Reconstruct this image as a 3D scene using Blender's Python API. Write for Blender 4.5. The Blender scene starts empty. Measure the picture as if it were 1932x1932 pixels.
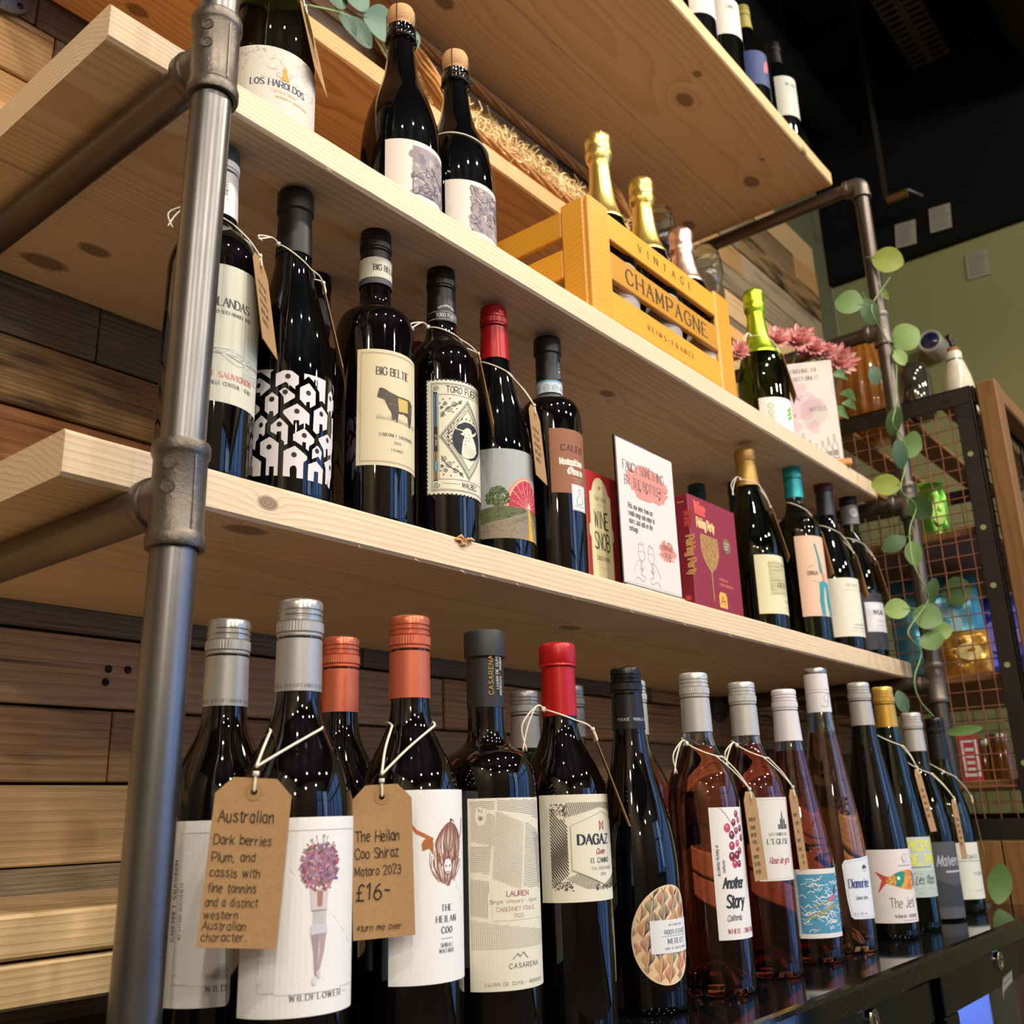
import bpy, math, random
from mathutils import Vector, Matrix
from mathutils.geometry import tessellate_polygon
pi = math.pi
sin, cos = math.sin, math.cos
S = bpy.context.scene
C = S.collection
rnd = random.Random(7)

# ------------------------------------------------------------------ camera, world, lights, exposure
cam_d = bpy.data.cameras.new('camera'); cam = bpy.data.objects.new('camera', cam_d); C.objects.link(cam)
yaw, pitch, roll = .89381, .29371, -.0317
fw = Vector((sin(yaw)*cos(pitch), cos(yaw)*cos(pitch), sin(pitch)))
r0 = Vector((cos(yaw), -sin(yaw), 0)); u0 = r0.cross(fw)
rt = r0*cos(roll) + u0*sin(roll); up = u0*cos(roll) - r0*sin(roll)
M = Matrix((rt, up, -fw)).transposed().to_4x4(); M.translation = (-.34206, -.55041, .17268)
cam.matrix_world = M
cam_d.sensor_width = 36; cam_d.lens = 1881.46/1932*36; cam_d.clip_start = .02
cam_d.dof.use_dof = True; cam_d.dof.focus_distance = .88; cam_d.dof.aperture_fstop = 11
S.camera = cam
S.view_settings.view_transform = 'Standard'; S.view_settings.look = 'None'
S.view_settings.gamma = 1; S.view_settings.use_curve_mapping = False
S.view_settings.exposure = 0.38
W = bpy.data.worlds.new('world'); S.world = W; W.use_nodes = True
W.node_tree.nodes['Background'].inputs[0].default_value = (1, .86, .68, 1)
W.node_tree.nodes['Background'].inputs[1].default_value = .14

def light(name, kind, loc, to, power, colr, size=.05, size_y=None, spot=70, blend=.5):
    d = bpy.data.lights.new(name, kind); d.energy = power; d.color = colr
    if kind == 'AREA':
        d.size = size
        if size_y: d.shape = 'RECTANGLE'; d.size_y = size_y
    elif kind == 'SPOT':
        d.shadow_soft_size = size; d.spot_size = math.radians(spot); d.spot_blend = blend
    o = bpy.data.objects.new(name, d); C.objects.link(o); o.location = loc
    o.rotation_euler = (Vector(to)-Vector(loc)).to_track_quat('-Z', 'Y').to_euler()
    return o
WARM = (1, .9, .76)
# ceiling spotlights of the shop in a row in front of the shelves
for sx_, sy_, tx_, pw in ((-.75, -1.15, .05, 58), (.15, -1.35, .45, 58), (1.0, -1.3, .95, 58), (1.9, -1.25, 1.35, 58)):
    light('spotlight', 'SPOT', (sx_, sy_, 2.42), (tx_, .1, .55), pw, WARM, .026, spot=82, blend=.7)
light('spotlight', 'SPOT', (1.95, -1.9, 1.9), (2.66, .1, .45), 60, WARM, .03, spot=48, blend=.8)  # extra spot, added to brighten the end wall beyond the cage
# unseen point lamps added behind the camera as fill for undersides and labels
for i, (x, y, z) in enumerate(((-1.7,-2.3,1.9),(-.4,-2.5,2.1),(1.0,-2.6,2.0),(-1.0,-3.7,1.8),(.5,-3.9,1.9),(1.9,-2.3,1.9),(-2.4,-1.4,2.1),(-2.3,-3.0,1.5))):
    d = bpy.data.lights.new('fill_lamp', 'POINT'); d.energy = 40; d.color = (1, .92, .8); d.shadow_soft_size = .05
    o = bpy.data.objects.new('fill_lamp', d); C.objects.link(o); o.location = (x, y, z)
# cool daylight that enters by the shop windows
light('daylight', 'AREA', (2.6, -4.85, 1.0), (1.0, 0, .4), 26, (.55, .75, 1), 2.6, 1.7)

# ------------------------------------------------------------------ materials
def lin(h):
    h = h.lstrip('#'); v = [int(h[i:i+2], 16)/255 for i in (0, 2, 4)]
    return tuple(c/12.92 if c <= .04045 else ((c+.055)/1.055)**2.4 for c in v) + (1,)
MC = {}
def mat(key, colr, rough=.5, metal=0, trans=0, ior=1.45, spec=.5, bump=0, bscale=200, coat=0, var=0, vscale=30, emit=0):
    if key in MC: return MC[key]
    m = bpy.data.materials.new(key); m.use_nodes = True; MC[key] = m
    nt = m.node_tree; p = nt.nodes['Principled BSDF']
    c = lin(colr) if isinstance(colr, str) else tuple(colr)+(1,)
    p.inputs['Base Color'].default_value = c
    p.inputs['Roughness'].default_value = rough; p.inputs['Metallic'].default_value = metal
    p.inputs['Transmission Weight'].default_value = trans; p.inputs['IOR'].default_value = ior
    p.inputs['Specular IOR Level'].default_value = spec; p.inputs['Coat Weight'].default_value = coat
    p.inputs['Coat Roughness'].default_value = .05
    if emit:
        p.inputs['Emission Color'].default_value = c; p.inputs['Emission Strength'].default_value = emit
    if bump or var:
        tc = nt.nodes.new('ShaderNodeTexCoord'); n = nt.nodes.new('ShaderNodeTexNoise')
        n.inputs['Scale'].default_value = bscale; n.inputs['Detail'].default_value = 3
        nt.links.new(tc.outputs['Object'], n.inputs['Vector'])
        if bump:
            b = nt.nodes.new('ShaderNodeBump'); b.inputs['Strength'].default_value = bump; b.inputs['Distance'].default_value = .0006
            nt.links.new(n.outputs['Fac'], b.inputs['Height']); nt.links.new(b.outputs['Normal'], p.inputs['Normal'])
        if var:
            n2 = nt.nodes.new('ShaderNodeTexNoise'); n2.inputs['Scale'].default_value = vscale; n2.inputs['Detail'].default_value = 4
            nt.links.new(tc.outputs['Object'], n2.inputs['Vector'])
            mx = nt.nodes.new('ShaderNodeMix'); mx.data_type = 'RGBA'
            mx.inputs[6].default_value = tuple(x*(1-var) for x in c[:3])+(1,); mx.inputs[7].default_value = tuple(min(1, x*(1+var)) for x in c[:3])+(1,)
            nt.links.new(n2.outputs['Fac'], mx.inputs[0]); nt.links.new(mx.outputs[2], p.inputs['Base Color'])
    return m

def nd(nt, t, **k):
    n = nt.nodes.new(t)
    for a, b in k.items(): setattr(n, a, b)
    return n
def math_(nt, op, a, b=None, c=None, clamp=False):
    n = nt.nodes.new('ShaderNodeMath'); n.operation = op; n.use_clamp = clamp
    for i, v in enumerate((a, b, c)):
        if v is None: continue
        if isinstance(v, (int, float)): n.inputs[i].default_value = v
        else: nt.links.new(v, n.inputs[i])
    return n.outputs[0]
def mixc(nt, f, a, b):
    n = nt.nodes.new('ShaderNodeMix'); n.data_type = 'RGBA'
    for i, v in ((0, f), (6, a), (7, b)):
        if isinstance(v, (int, float, tuple)): n.inputs[i].default_value = v
        else: nt.links.new(v, n.inputs[i])
    return n.outputs[2]

def wood(key, light_, dark, ring=.0045, knots=(), y0=.1, z0=-.2, wob=.012, rough=.55, bump=.15, contrast=.75, rand=0, blotch=.25, coat=0, knotc='#5a3618', stain=0, axis='X', old=0):
    """sawn timber: growth rings about an axis along the board, bent by noise and by knots (x, y, z, radius)"""
    if key in MC: return MC[key]
    m = bpy.data.materials.new(key); m.use_nodes = True; MC[key] = m
    nt = m.node_tree; L = nt.links; p = nt.nodes['Principled BSDF']
    tc = nd(nt, 'ShaderNodeTexCoord'); vec = tc.outputs['Object']
    if rand:
        oi = nd(nt, 'ShaderNodeObjectInfo'); add = nd(nt, 'ShaderNodeVectorMath', operation='ADD')
        sc = nd(nt, 'ShaderNodeVectorMath', operation='SCALE'); sc.inputs[0].default_value = (7.3, .35, .5)
        L.new(oi.outputs['Random'], sc.inputs['Scale']); L.new(vec, add.inputs[0]); L.new(sc.outputs[0], add.inputs[1]); vec = add.outputs[0]
    sp = nd(nt, 'ShaderNodeSeparateXYZ'); L.new(vec, sp.inputs[0])
    X, Y, Z = sp.outputs
    if axis == 'Y': X, Y = Y, X
    if axis == 'Z': X, Z = Z, X
    def noise(sx, syz, det=2, s3=None):
        cb = nd(nt, 'ShaderNodeCombineXYZ')
        L.new(math_(nt, 'MULTIPLY', X, sx), cb.inputs[0]); L.new(math_(nt, 'MULTIPLY', Y, syz), cb.inputs[1]); L.new(math_(nt, 'MULTIPLY', Z, syz), cb.inputs[2])
        n = nd(nt, 'ShaderNodeTexNoise'); n.inputs['Scale'].default_value = 1; n.inputs['Detail'].default_value = det
        L.new(cb.outputs[0], n.inputs['Vector']); return n.outputs['Fac']
    dy = math_(nt, 'SUBTRACT', Y, y0); dz = math_(nt, 'SUBTRACT', Z, z0)
    r = math_(nt, 'SQRT', math_(nt, 'ADD', math_(nt, 'MULTIPLY', dy, dy), math_(nt, 'MULTIPLY', dz, dz)))
    nz = math_(nt, 'SUBTRACT', noise(1.6, 9, 2), .5)
    r = math_(nt, 'ADD', r, math_(nt, 'MULTIPLY', nz, wob*2.2))
    nz2 = math_(nt, 'SUBTRACT', noise(9, 40, 2), .5)
    r = math_(nt, 'ADD', r, math_(nt, 'MULTIPLY', nz2, wob*.16))
    km = None
    for (kx, ky, kz, kr) in knots:
        a = math_(nt, 'MULTIPLY', math_(nt, 'SUBTRACT', X, kx), .62); b = math_(nt, 'SUBTRACT', Y, ky); c = math_(nt, 'SUBTRACT', Z, kz)
        d = math_(nt, 'SQRT', math_(nt, 'ADD', math_(nt, 'ADD', math_(nt, 'MULTIPLY', a, a), math_(nt, 'MULTIPLY', b, b)), math_(nt, 'MULTIPLY', c, c)))
        g = math_(nt, 'DIVIDE', kr*kr*2.2, math_(nt, 'ADD', math_(nt, 'MULTIPLY', d, d), kr*kr*.5))
        r = math_(nt, 'ADD', r, math_(nt, 'MULTIPLY', g, kr*.42))
        dn = math_(nt, 'ADD', d, math_(nt, 'MULTIPLY', nz2, kr*.5))
        k = math_(nt, 'SUBTRACT', 1, math_(nt, 'DIVIDE', math_(nt, 'SUBTRACT', dn, kr*.68), kr*.26), clamp=True)
        k = math_(nt, 'MULTIPLY', k, math_(nt, 'MULTIPLY_ADD', math_(nt, 'FRACT', math_(nt, 'DIVIDE', dn, kr*.3)), .35, .65))
        km = k if km is None else math_(nt, 'MAXIMUM', km, k)
    fr = math_(nt, 'FRACT', math_(nt, 'DIVIDE', r, ring))
    g = math_(nt, 'POWER', fr, 2.6)          # early wood pale, late wood a darker line
    fall = math_(nt, 'SUBTRACT', 1, math_(nt, 'MULTIPLY', math_(nt, 'SUBTRACT', fr, .9), 10, clamp=True))
    g = math_(nt, 'MULTIPLY', g, fall)
    amp = math_(nt, 'MULTIPLY', g, math_(nt, 'ADD', .35, noise(2.5, 26, 2)))
    base = mixc(nt, math_(nt, 'MULTIPLY', amp, contrast, clamp=True), lin(light_), lin(dark))
    fib = math_(nt, 'MULTIPLY', math_(nt, 'SUBTRACT', noise(12, 900, 1), .5), .55+old)
    if old:
        ck = math_(nt, 'MULTIPLY', math_(nt, 'SUBTRACT', noise(3.5, 150, 4), .60), 9, clamp=True)
        base = mixc(nt, math_(nt, 'MULTIPLY', ck, .75), base, lin('#2a1c12'))
    base = mixc(nt, math_(nt, 'ADD', math_(nt, 'MULTIPLY', noise(1.3, 7, 3), blotch*1.6), fib, clamp=True), base, tuple(x*.72 for x in lin(dark)[:3])+(1,))
    if stain:
        st = math_(nt, 'MULTIPLY', math_(nt, 'SUBTRACT', noise(7, 42, 6), .47), 6*stain, clamp=True)
        base = mixc(nt, st, base, lin('#1e140c'))
    if km is not None: base = mixc(nt, math_(nt, 'MULTIPLY', km, .85), base, lin(knotc))
    if rand:
        v = math_(nt, 'MULTIPLY_ADD', oi.outputs['Random'], .5, .72)
        h = nd(nt, 'ShaderNodeHueSaturation'); L.new(base, h.inputs['Color']); L.new(v, h.inputs['Value']); base = h.outputs[0]
    L.new(base, p.inputs['Base Color'])
    p.inputs['Roughness'].default_value = rough; p.inputs['Specular IOR Level'].default_value = .35; p.inputs['Coat Weight'].default_value = coat; p.inputs['Coat Roughness'].default_value = .25
    b = nd(nt, 'ShaderNodeBump'); b.inputs['Strength'].default_value = bump; b.inputs['Distance'].default_value = .0012
    L.new(math_(nt, 'ADD', math_(nt, 'MULTIPLY', fr, .5), math_(nt, 'MULTIPLY', noise(12, 500, 2), 1.2)), b.inputs['Height']); L.new(b.outputs['Normal'], p.inputs['Normal'])
    return m

# ------------------------------------------------------------------ mesh helpers
class MB:
    def __init__(s): s.v = []; s.f = []; s.m = []
    def add(s, vs, fs, mi=0):
        o = len(s.v); s.v += [tuple(x) for x in vs]
        for f in fs: s.f.append(tuple(i+o for i in f)); s.m.append(mi)
        return s
    def box(s, a, b, mi=0):
        x0, y0, z0 = a; x1, y1, z1 = b
        return s.add([(x0,y0,z0),(x1,y0,z0),(x1,y1,z0),(x0,y1,z0),(x0,y0,z1),(x1,y0,z1),(x1,y1,z1),(x0,y1,z1)],
              [(0,3,2,1),(4,5,6,7),(0,1,5,4),(1,2,6,5),(2,3,7,6),(3,0,4,7)], mi)
    def cham(s, a, b, c=.002, mi=0, jag=0):
        """box with chamfered edges, long axis whichever"""
        A = Vector(a); B = Vector(b); vs = []; 
        for ax in range(3):
            for sgn in (0, 1):
                o = [i for i in range(3) if i != ax]
                for p, q in ((0,0),(1,0),(1,1),(0,1)):
                    v = [0,0,0]; v[ax] = (A, B)[sgn][ax]
                    v[o[0]] = A[o[0]]+c if p == 0 else B[o[0]]-c
                    v[o[1]] = A[o[1]]+c if q == 0 else B[o[1]]-c
                    vs.append(tuple(v))
        import itertools
        idx = {}
        def find(ax, sgn, side):
            o = [i for i in range(3) if i != ax]
            k = {(0,0):0,(1,0):1,(1,1):2,(0,1):3}[(side[o[0]], side[o[1]])]
            return (ax*2+sgn)*4+k
        fs = []
        for ax in range(3):
            for sgn in (0,1):
                b0 = (ax*2+sgn)*4; fs.append((b0,b0+1,b0+2,b0+3))
        for ax in range(3):
            o = [i for i in range(3) if i != ax]
            for p in (0,1):
                for q in (0,1):
                    s0 = [0]*3; s0[o[0]] = p; s0[o[1]] = q; s1 = list(s0); s0[ax] = 0; s1[ax] = 1
                    fs.append((find(o[0],p,s0), find(o[0],p,s1), find(o[1],q,s1), find(o[1],q,s0)))
        for t in itertools.product((0,1), repeat=3):
            fs.append(tuple(find(ax, t[ax], t) for ax in range(3)))
        return s.add(vs, fs, mi)
    def tube(s, pts, r, seg=8, mi=0, closed=False, cap=True):
        pts = [Vector(p) for p in pts]; n = len(pts); rs = r if isinstance(r, (list, tuple)) else [r]*n
        prev = None; rings = []
        for i, p in enumerate(pts):
            a = pts[(i-1) % n] if (closed or i) else p; b = pts[(i+1) % n] if (closed or i < n-1) else p
            t = (b-a)
            t = t.normalized() if t.length > 1e-9 else Vector((0,0,1))
            if prev is None:
                x = t.orthogonal().normalized()
            else:
                x = prev - t*prev.dot(t); x = x.normalized() if x.length > 1e-6 else t.orthogonal().normalized()
            prev = x; y = t.cross(x)
            rings.append([p + (x*cos(2*pi*k/seg)+y*sin(2*pi*k/seg))*rs[i] for k in range(seg)])
        vs = [v for g in rings for v in g]; fs = []
        for i in range(n if closed else n-1):
            j = (i+1) % n
            for k in range(seg):
                l = (k+1) % seg; fs.append((i*seg+k, i*seg+l, j*seg+l, j*seg+k))
        if cap and not closed:
            fs.append(tuple(range(seg))[::-1]); fs.append(tuple((n-1)*seg+k for k in range(seg)))
        return s.add(vs, fs, mi)
    def lathe(s, prof, seg=48, mi=0, c=(0,0,0), mod=None, axis='Z'):
        """prof: (r, z) from bottom to top; r=0 closes"""
        rows = []; vs = []; fs = []
        for (r, z) in prof:
            if r < 1e-7:
                rows.append([len(vs)]); vs.append((0, 0, z))
            else:
                rows.append(list(range(len(vs), len(vs)+seg)))
                for k in range(seg):
                    rr = r if mod is None else mod(r, z, k)
                    vs.append((rr*cos(2*pi*k/seg), rr*sin(2*pi*k/seg), z))
        for i in range(len(rows)-1):
            a, b = rows[i], rows[i+1]
            if len(a) == 1 and len(b) == 1: continue
            for k in range(seg):
                l = (k+1) % seg
                if len(a) == 1: fs.append((a[0], b[l], b[k]))
                elif len(b) == 1: fs.append((a[k], a[l], b[0]))
                else: fs.append((a[k], a[l], b[l], b[k]))
        if axis == 'Y': vs = [(x, -z, y) for x, y, z in vs]
        if axis == 'X': vs = [(z, y, -x) for x, y, z in vs]
        vs = [(x+c[0], y+c[1], z+c[2]) for x, y, z in vs]
        return s.add(vs, fs, mi)
    def obj(s, name, mats, parent=None, smooth=False, loc=None):
        me = bpy.data.meshes.new(name); me.from_pydata(s.v, [], s.f)
        for m in (mats if isinstance(mats, (list, tuple)) else [mats]): me.materials.append(m)
        if any(s.m): me.polygons.foreach_set('material_index', s.m)
        if smooth:
            me.polygons.foreach_set('use_smooth', [True]*len(me.polygons))
            if smooth is not True: me.set_sharp_from_angle(angle=math.radians(smooth))
        me.update()
        o = bpy.data.objects.new(name, me); C.objects.link(o)
        if parent: o.parent = parent
        if loc: o.location = loc
        return o
def thing(name, label, cat, loc=(0,0,0), rz=0, group=None):
    o = bpy.data.objects.new(name, None); C.objects.link(o); o.location = loc; o.rotation_euler = (0,0,rz); o.empty_display_size = .02
    return tag(o, label, cat, group)
def tag(o, label=None, cat=None, group=None, kind=None):
    if label: o['label'] = label
    if cat: o['category'] = cat
    if group: o['group'] = group
    if kind: o['kind'] = kind
    return o
def catmull(P, n=6, closed=False):
    P = [Vector(p) for p in P]; out = []; N = len(P)
    for i in range(N if closed else N-1):
        p0 = P[(i-1) % N] if (closed or i) else P[i]; p1 = P[i]; p2 = P[(i+1) % N]; p3 = P[(i+2) % N] if (closed or i < N-2) else P[(i+1) % N]
        for k in range(n):
            t = k/n; out.append(.5*((2*p1)+(p2-p0)*t+(2*p0-5*p1+4*p2-p3)*t*t+(3*p1-p0-3*p2+p3)*t**3))
    if not closed: out.append(P[-1])
    return out

# ------------------------------------------------------------------ lettering: a single line alphabet drawn with a pen
G = {'A':(8,'034d83 2767'),'B':(7,'030d ~0d3d6c6a4808 ~084877755303'),'C':(8,'~8b6d3d1b0815336385'),'D':(8,'030d ~0d4d7b88754303'),'E':(7,'7d0d0373 0858'),'F':(7,'7d0d03 0858'),
'G':(8,'~8b6d3d1b0815336385 858858'),'H':(8,'030d 838d 0888'),'I':(2,'131d'),'J':(5,'~4d4635231405'),'K':(8,'030d 7d08 2a83'),'L':(6,'0d0363'),'M':(9,'030d458d83'),'N':(8,'030d838d'),
'O':(8,'~4d1b08154375887b4d'),'P':(7,'030d ~0d4d7c794707'),'Q':(8,'~4d1b08154375887b4d 5683'),'R':(8,'030d ~0d4d7c794707 4783'),'S':(7,'~7c4d1c1a4876744304'),'T':(8,'0d8d 434d'),
'U':(8,'~0d07144374878d'),'V':(8,'0d438d'),'W':(10,'0d234c739d'),'X':(8,'038d 0d83'),'Y':(8,'0d488d 4348'),'Z':(8,'0d8d0383'),
'a':(6,'~593a190614335456 5a53'),'b':(6,'0d03 ~083a5966543305'),'c':(6,'~593a1906143354'),'d':(6,'~593a190614335456 5d53'),'e':(6,'~0757593a1906143354'),'f':(4,'~4d3d2b23 0a4a'),
'g':(6,'~593a1906143355 ~5a52402001'),'h':(6,'0d03 ~07294a5853'),'i':(2,'1a13 1c1d'),'j':(3,'~1a1100 1c1d'),'k':(6,'0d03 5a06 2753'),'l':(2,'1d13'),'m':(9,'0a03 ~07293a4843 ~47697a8883'),
'n':(6,'0a03 ~07294a5853'),'o':(6,'~3a190614335466593a'),'p':(6,'0a00 ~083a5966543305'),'q':(6,'~593a1906143355 5a50'),'r':(5,'0a03 ~07294a'),'s':(6,'~593a19183755543304'),'t':(4,'~2c253343 0a4a'),
'u':(6,'~0a05234356 5a53'),'v':(6,'0a336a'),'w':(9,'0a234a638a'),'x':(6,'0a53 5a03'),'y':(6,'0a33 6a10'),'z':(6,'0a5a0353'),
'0':(7,'~3d1b08153355685b3d'),'1':(4,'0b2d23'),'2':(7,'~0b1d4d6b5903 0363'),'3':(7,'~0c3d6b4828 ~286865533304'),'4':(7,'4d0666 4d43'),'5':(7,'6d1d09 ~093968654304'),'6':(7,'~5d2b0614335466583907'),'7':(7,'0d6d23'),
'8':(7,'~381b3d5b38 ~3805336538'),'9':(7,'~5b3d1b093858 5b5433'),'.':(2,'1314'),',':(2,'1401'),'-':(5,'0848'),'?':(6,'~0c3d5b3836 3334'),'!':(2,'1d17 1314'),'£':(7,'~6c4d2b2623 0363 0848'),"'":(2,'1d1b'),
'*':(6,'3c36 0b57 5b07'),'~':(6,'~08293858'),'·':(3,'1819'),'=':(5,'0949 0646'),'/':(5,'034d'),'+':(6,'3a36 0858')}
for a, b in (('á','a'),('é','e'),('Á','A')):
    G[a] = (G[b][0], G[b][1] + ' 3c4d')
def glyph(ch):
    if ch not in G: return 5, []
    w, s = G[ch]; out = []
    strokes = [(t[0] == '~', t.lstrip('~')) for t in s.split()]
    for sm, t in strokes:
        pts = [(int(t[i], 16), int(t[i+1], 16)-3) for i in range(0, len(t)-1, 2)]
        if len(pts) > 1: out.append((sm, pts))
    return w, out

class Art:
    """flat print in millimetres (u right, v up)"""
    def __init__(s): s.q = []; s.rn = random.Random(3)
    def poly(s, pts, c, l=1): s.q.append(([tuple(p) for p in pts], c, l)); return s
    def rect(s, x0, y0, x1, y1, c, l=1): return s.poly([(x0,y0),(x1,y0),(x1,y1),(x0,y1)], c, l)
    def ell(s, x, y, a, b, c, l=1, n=28, rot=0):
        return s.poly([(x+a*cos(t)*cos(rot)-b*sin(t)*sin(rot), y+a*cos(t)*sin(rot)+b*sin(t)*cos(rot)) for t in [2*pi*k/n for k in range(n)]], c, l)
    def seg(s, a, b, w, c, l=2, ext=.3):
        dx, dy = b[0]-a[0], b[1]-a[1]; d = math.hypot(dx, dy)
        if d < 1e-6: return
        dx /= d; dy /= d; e = w*ext; nx, ny = -dy*w/2, dx*w/2
        s.q.append(([(a[0]-dx*e-nx, a[1]-dy*e-ny), (b[0]+dx*e-nx, b[1]+dy*e-ny), (b[0]+dx*e+nx, b[1]+dy*e+ny), (a[0]-dx*e+nx, a[1]-dy*e+ny)], c, l))
    def line(s, pts, w, c, l=2, smooth=0, closed=False):
        if smooth: pts = [(p.x, p.y) for p in catmull([(a, b, 0) for a, b in pts], smooth, closed)]
        if closed: pts = list(pts)+[pts[0]]
        for a, b in zip(pts, pts[1:]): s.seg(a, b, w, c, l)
        return s
    def frame(s, x0, y0, x1, y1, w, c, l=2): return s.line([(x0,y0),(x1,y0),(x1,y1),(x0,y1),(x0,y0)], w, c, l)
    def hatch(s, P, ang, sp, w, c, l=2, dash=None):
        ca, sa = cos(ang), sin(ang); R = [(x*ca+y*sa, -x*sa+y*ca) for x, y in P]
        v = min(p[1] for p in R)+sp/2; vm = max(p[1] for p in R)
        while v < vm:
            xs = []
            for (x0, y0), (x1, y1) in zip(R, R[1:]+R[:1]):
                if (y0 <= v) != (y1 <= v): xs.append(x0+(x1-x0)*(v-y0)/(y1-y0))
            xs.sort()
            for a, b in zip(xs[::2], xs[1::2]):
                segs = [(a, b)]
                if dash:
                    segs = []; t = a
                    while t < b: segs.append((t, min(b, t+dash[0]))); t += dash[0]+dash[1]
                for a_, b_ in segs: s.seg((a_*ca-v*sa, a_*sa+v*ca), (b_*ca-v*sa, b_*sa+v*ca), w, c, l, 0)
            v += sp
        return s
    def text(s, t, x, y, h, c, st='sans', al='l', rot=0, tr=1.6, wd=1.0, slant=0, l=2, arc=None):
        k = h/10; wid = sum(glyph(ch)[0]+tr for ch in t)*k*wd - tr*k*wd
        x0 = {'l':0, 'c':-wid/2, 'r':-wid}[al]; cr, sr = cos(rot), sin(rot); px = x0
        TH = {'sans':(1.15,1.15),'serif':(1.7,.55),'bold':(2.1,1.7),'thin':(.7,.7),'fat':(2.9,.9),'hand':(1.05,1.05),'deco':(1.2,.5)}[st]; TH = (TH[0]*min(1, wd+.25), TH[1])
        for ch in t:
            w, strokes = glyph(ch)
            jx = jy = 0
            if st == 'hand': jy = s.rn.uniform(-.6, .6)
            for sm, pts in strokes:
                P = [((a*wd*k+px+(b*k*slant)), (b+jy)*k) for a, b in pts]
                E0, E1 = pts[0], pts[-1]
                if sm: P = [(p.x, p.y) for p in catmull([(a, b, 0) for a, b in P], 4)]
                if st == 'hand' and len(P) < 5:
                    P = [(a+s.rn.uniform(-.25,.25)*k, b+s.rn.uniform(-.25,.25)*k) for a, b in P]
                for a, b in zip(P, P[1:]):
                    dx, dy = b[0]-a[0], b[1]-a[1]; d = math.hypot(dx, dy) or 1
                    f = abs(dy)/d
                    if dx*dy > 0 and st in ('serif','fat','deco') and not sm: f *= .45
                    wv = (TH[1]+(TH[0]-TH[1])*f)*k
                    A = (x+a[0]*cr-a[1]*sr, y+a[0]*sr+a[1]*cr); B = (x+b[0]*cr-b[1]*sr, y+b[0]*sr+b[1]*cr)
                    s.seg(A, B, wv, c, l)
                if st in ('serif','fat','bold') and not sm:
                    for e, o in ((pts[0], pts[1]), (pts[-1], pts[-2])):
                        if e[1] in (0, 10, 7) and abs(e[1]-o[1]) > 2:
                            ex = e[0]*wd*k+px+e[1]*k*slant; ey = e[1]*k; q = 1.25*k*wd
                            A = (ex-q, ey); B = (ex+q, ey)
                            s.seg((x+A[0]*cr-A[1]*sr, y+A[0]*sr+A[1]*cr), (x+B[0]*cr-B[1]*sr, y+B[0]*sr+B[1]*cr), .6*k, c, l, 0)
            px += (w+tr)*k*wd
        return s
    def mesh(s, name, mp, parent=None, rough=.62, maxu=4.0, mats=None, bump=0):
        """mp(u_mm, v_mm, offset_m) -> xyz"""
        V = []; F = []; MI = []; ml = []; mi = {}
        def emit(pts, l, i):
            o = len(V)
            for u, v in pts: V.append(mp(u, v, l*.00011))
            F.append(tuple(range(o, o+len(pts)))); MI.append(i)
        def tri(a, b, c_, l, i, dp=0):
            us = (a[0], b[0], c_[0])
            if max(us)-min(us) > maxu and dp < 9:
                e = sorted(((abs(a[0]-b[0]), 0), (abs(b[0]-c_[0]), 1), (abs(c_[0]-a[0]), 2)))[-1][1]
                a, b, c_ = ((a,b,c_), (b,c_,a), (c_,a,b))[e]
                m_ = ((a[0]+b[0])/2, (a[1]+b[1])/2)
                tri(a, m_, c_, l, i, dp+1); tri(m_, b, c_, l, i, dp+1)
            else: emit((a, b, c_), l, i)
        for qi, (pts, c, l) in enumerate(s.q):
            dl = (qi % 26)*.036
            if c not in mi:
                mi[c] = len(ml); ml.append(mats[c] if mats and c in mats else mat('print_'+c, c, rough, bump=bump if l == 0 else 0, bscale=900))
            i = mi[c]; us = [p[0] for p in pts]
            area = sum(p[0]*q[1]-q[0]*p[1] for p, q in zip(pts, pts[1:]+pts[:1]))
            if area < 0: pts = pts[::-1]
            if len(pts) <= 4 and max(us)-min(us) <= maxu: emit(pts, l+dl, i); continue
            for t in tessellate_polygon([[Vector((a, b, 0)) for a, b in pts]]):
                A, B, D = (pts[j] for j in t)
                if (B[0]-A[0])*(D[1]-A[1])-(D[0]-A[0])*(B[1]-A[1]) < 0: B, D = D, B
                tri(A, B, D, l+dl, i)
        me = bpy.data.meshes.new(name); me.from_pydata(V, [], F)
        for m_ in ml: me.materials.append(m_)
        me.polygons.foreach_set('material_index', MI); me.update()
        o = bpy.data.objects.new(name, me); C.objects.link(o)
        if parent: o.parent = parent
        return o
def cylmap(R, off=.0002, tilt=None):
    def f(u, v, o):
        a = u/1000/R; r = R+off+o
        return (r*sin(a), -r*cos(a), v/1000)
    return f
def planemap(P0, t, w, off=.0002):
    t = Vector(t).normalized(); w = Vector(w).normalized(); n = t.cross(w); P0 = Vector(P0)
    return lambda u, v, o: tuple(P0+t*(u/1000)+w*(v/1000)+n*(off+o))
# ------------------------------------------------------------------ the setting
T_ = .032; Z3, Z2, Z4, Z1 = .4214, .7635, 1.1242, 1.4628; YF = .0508; WY = .442
black = mat('black_paint', '#0c0c0d', .6)
def struct(name, mb, m, **k): return tag(mb.obj(name, m, **k), kind='structure')

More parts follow.
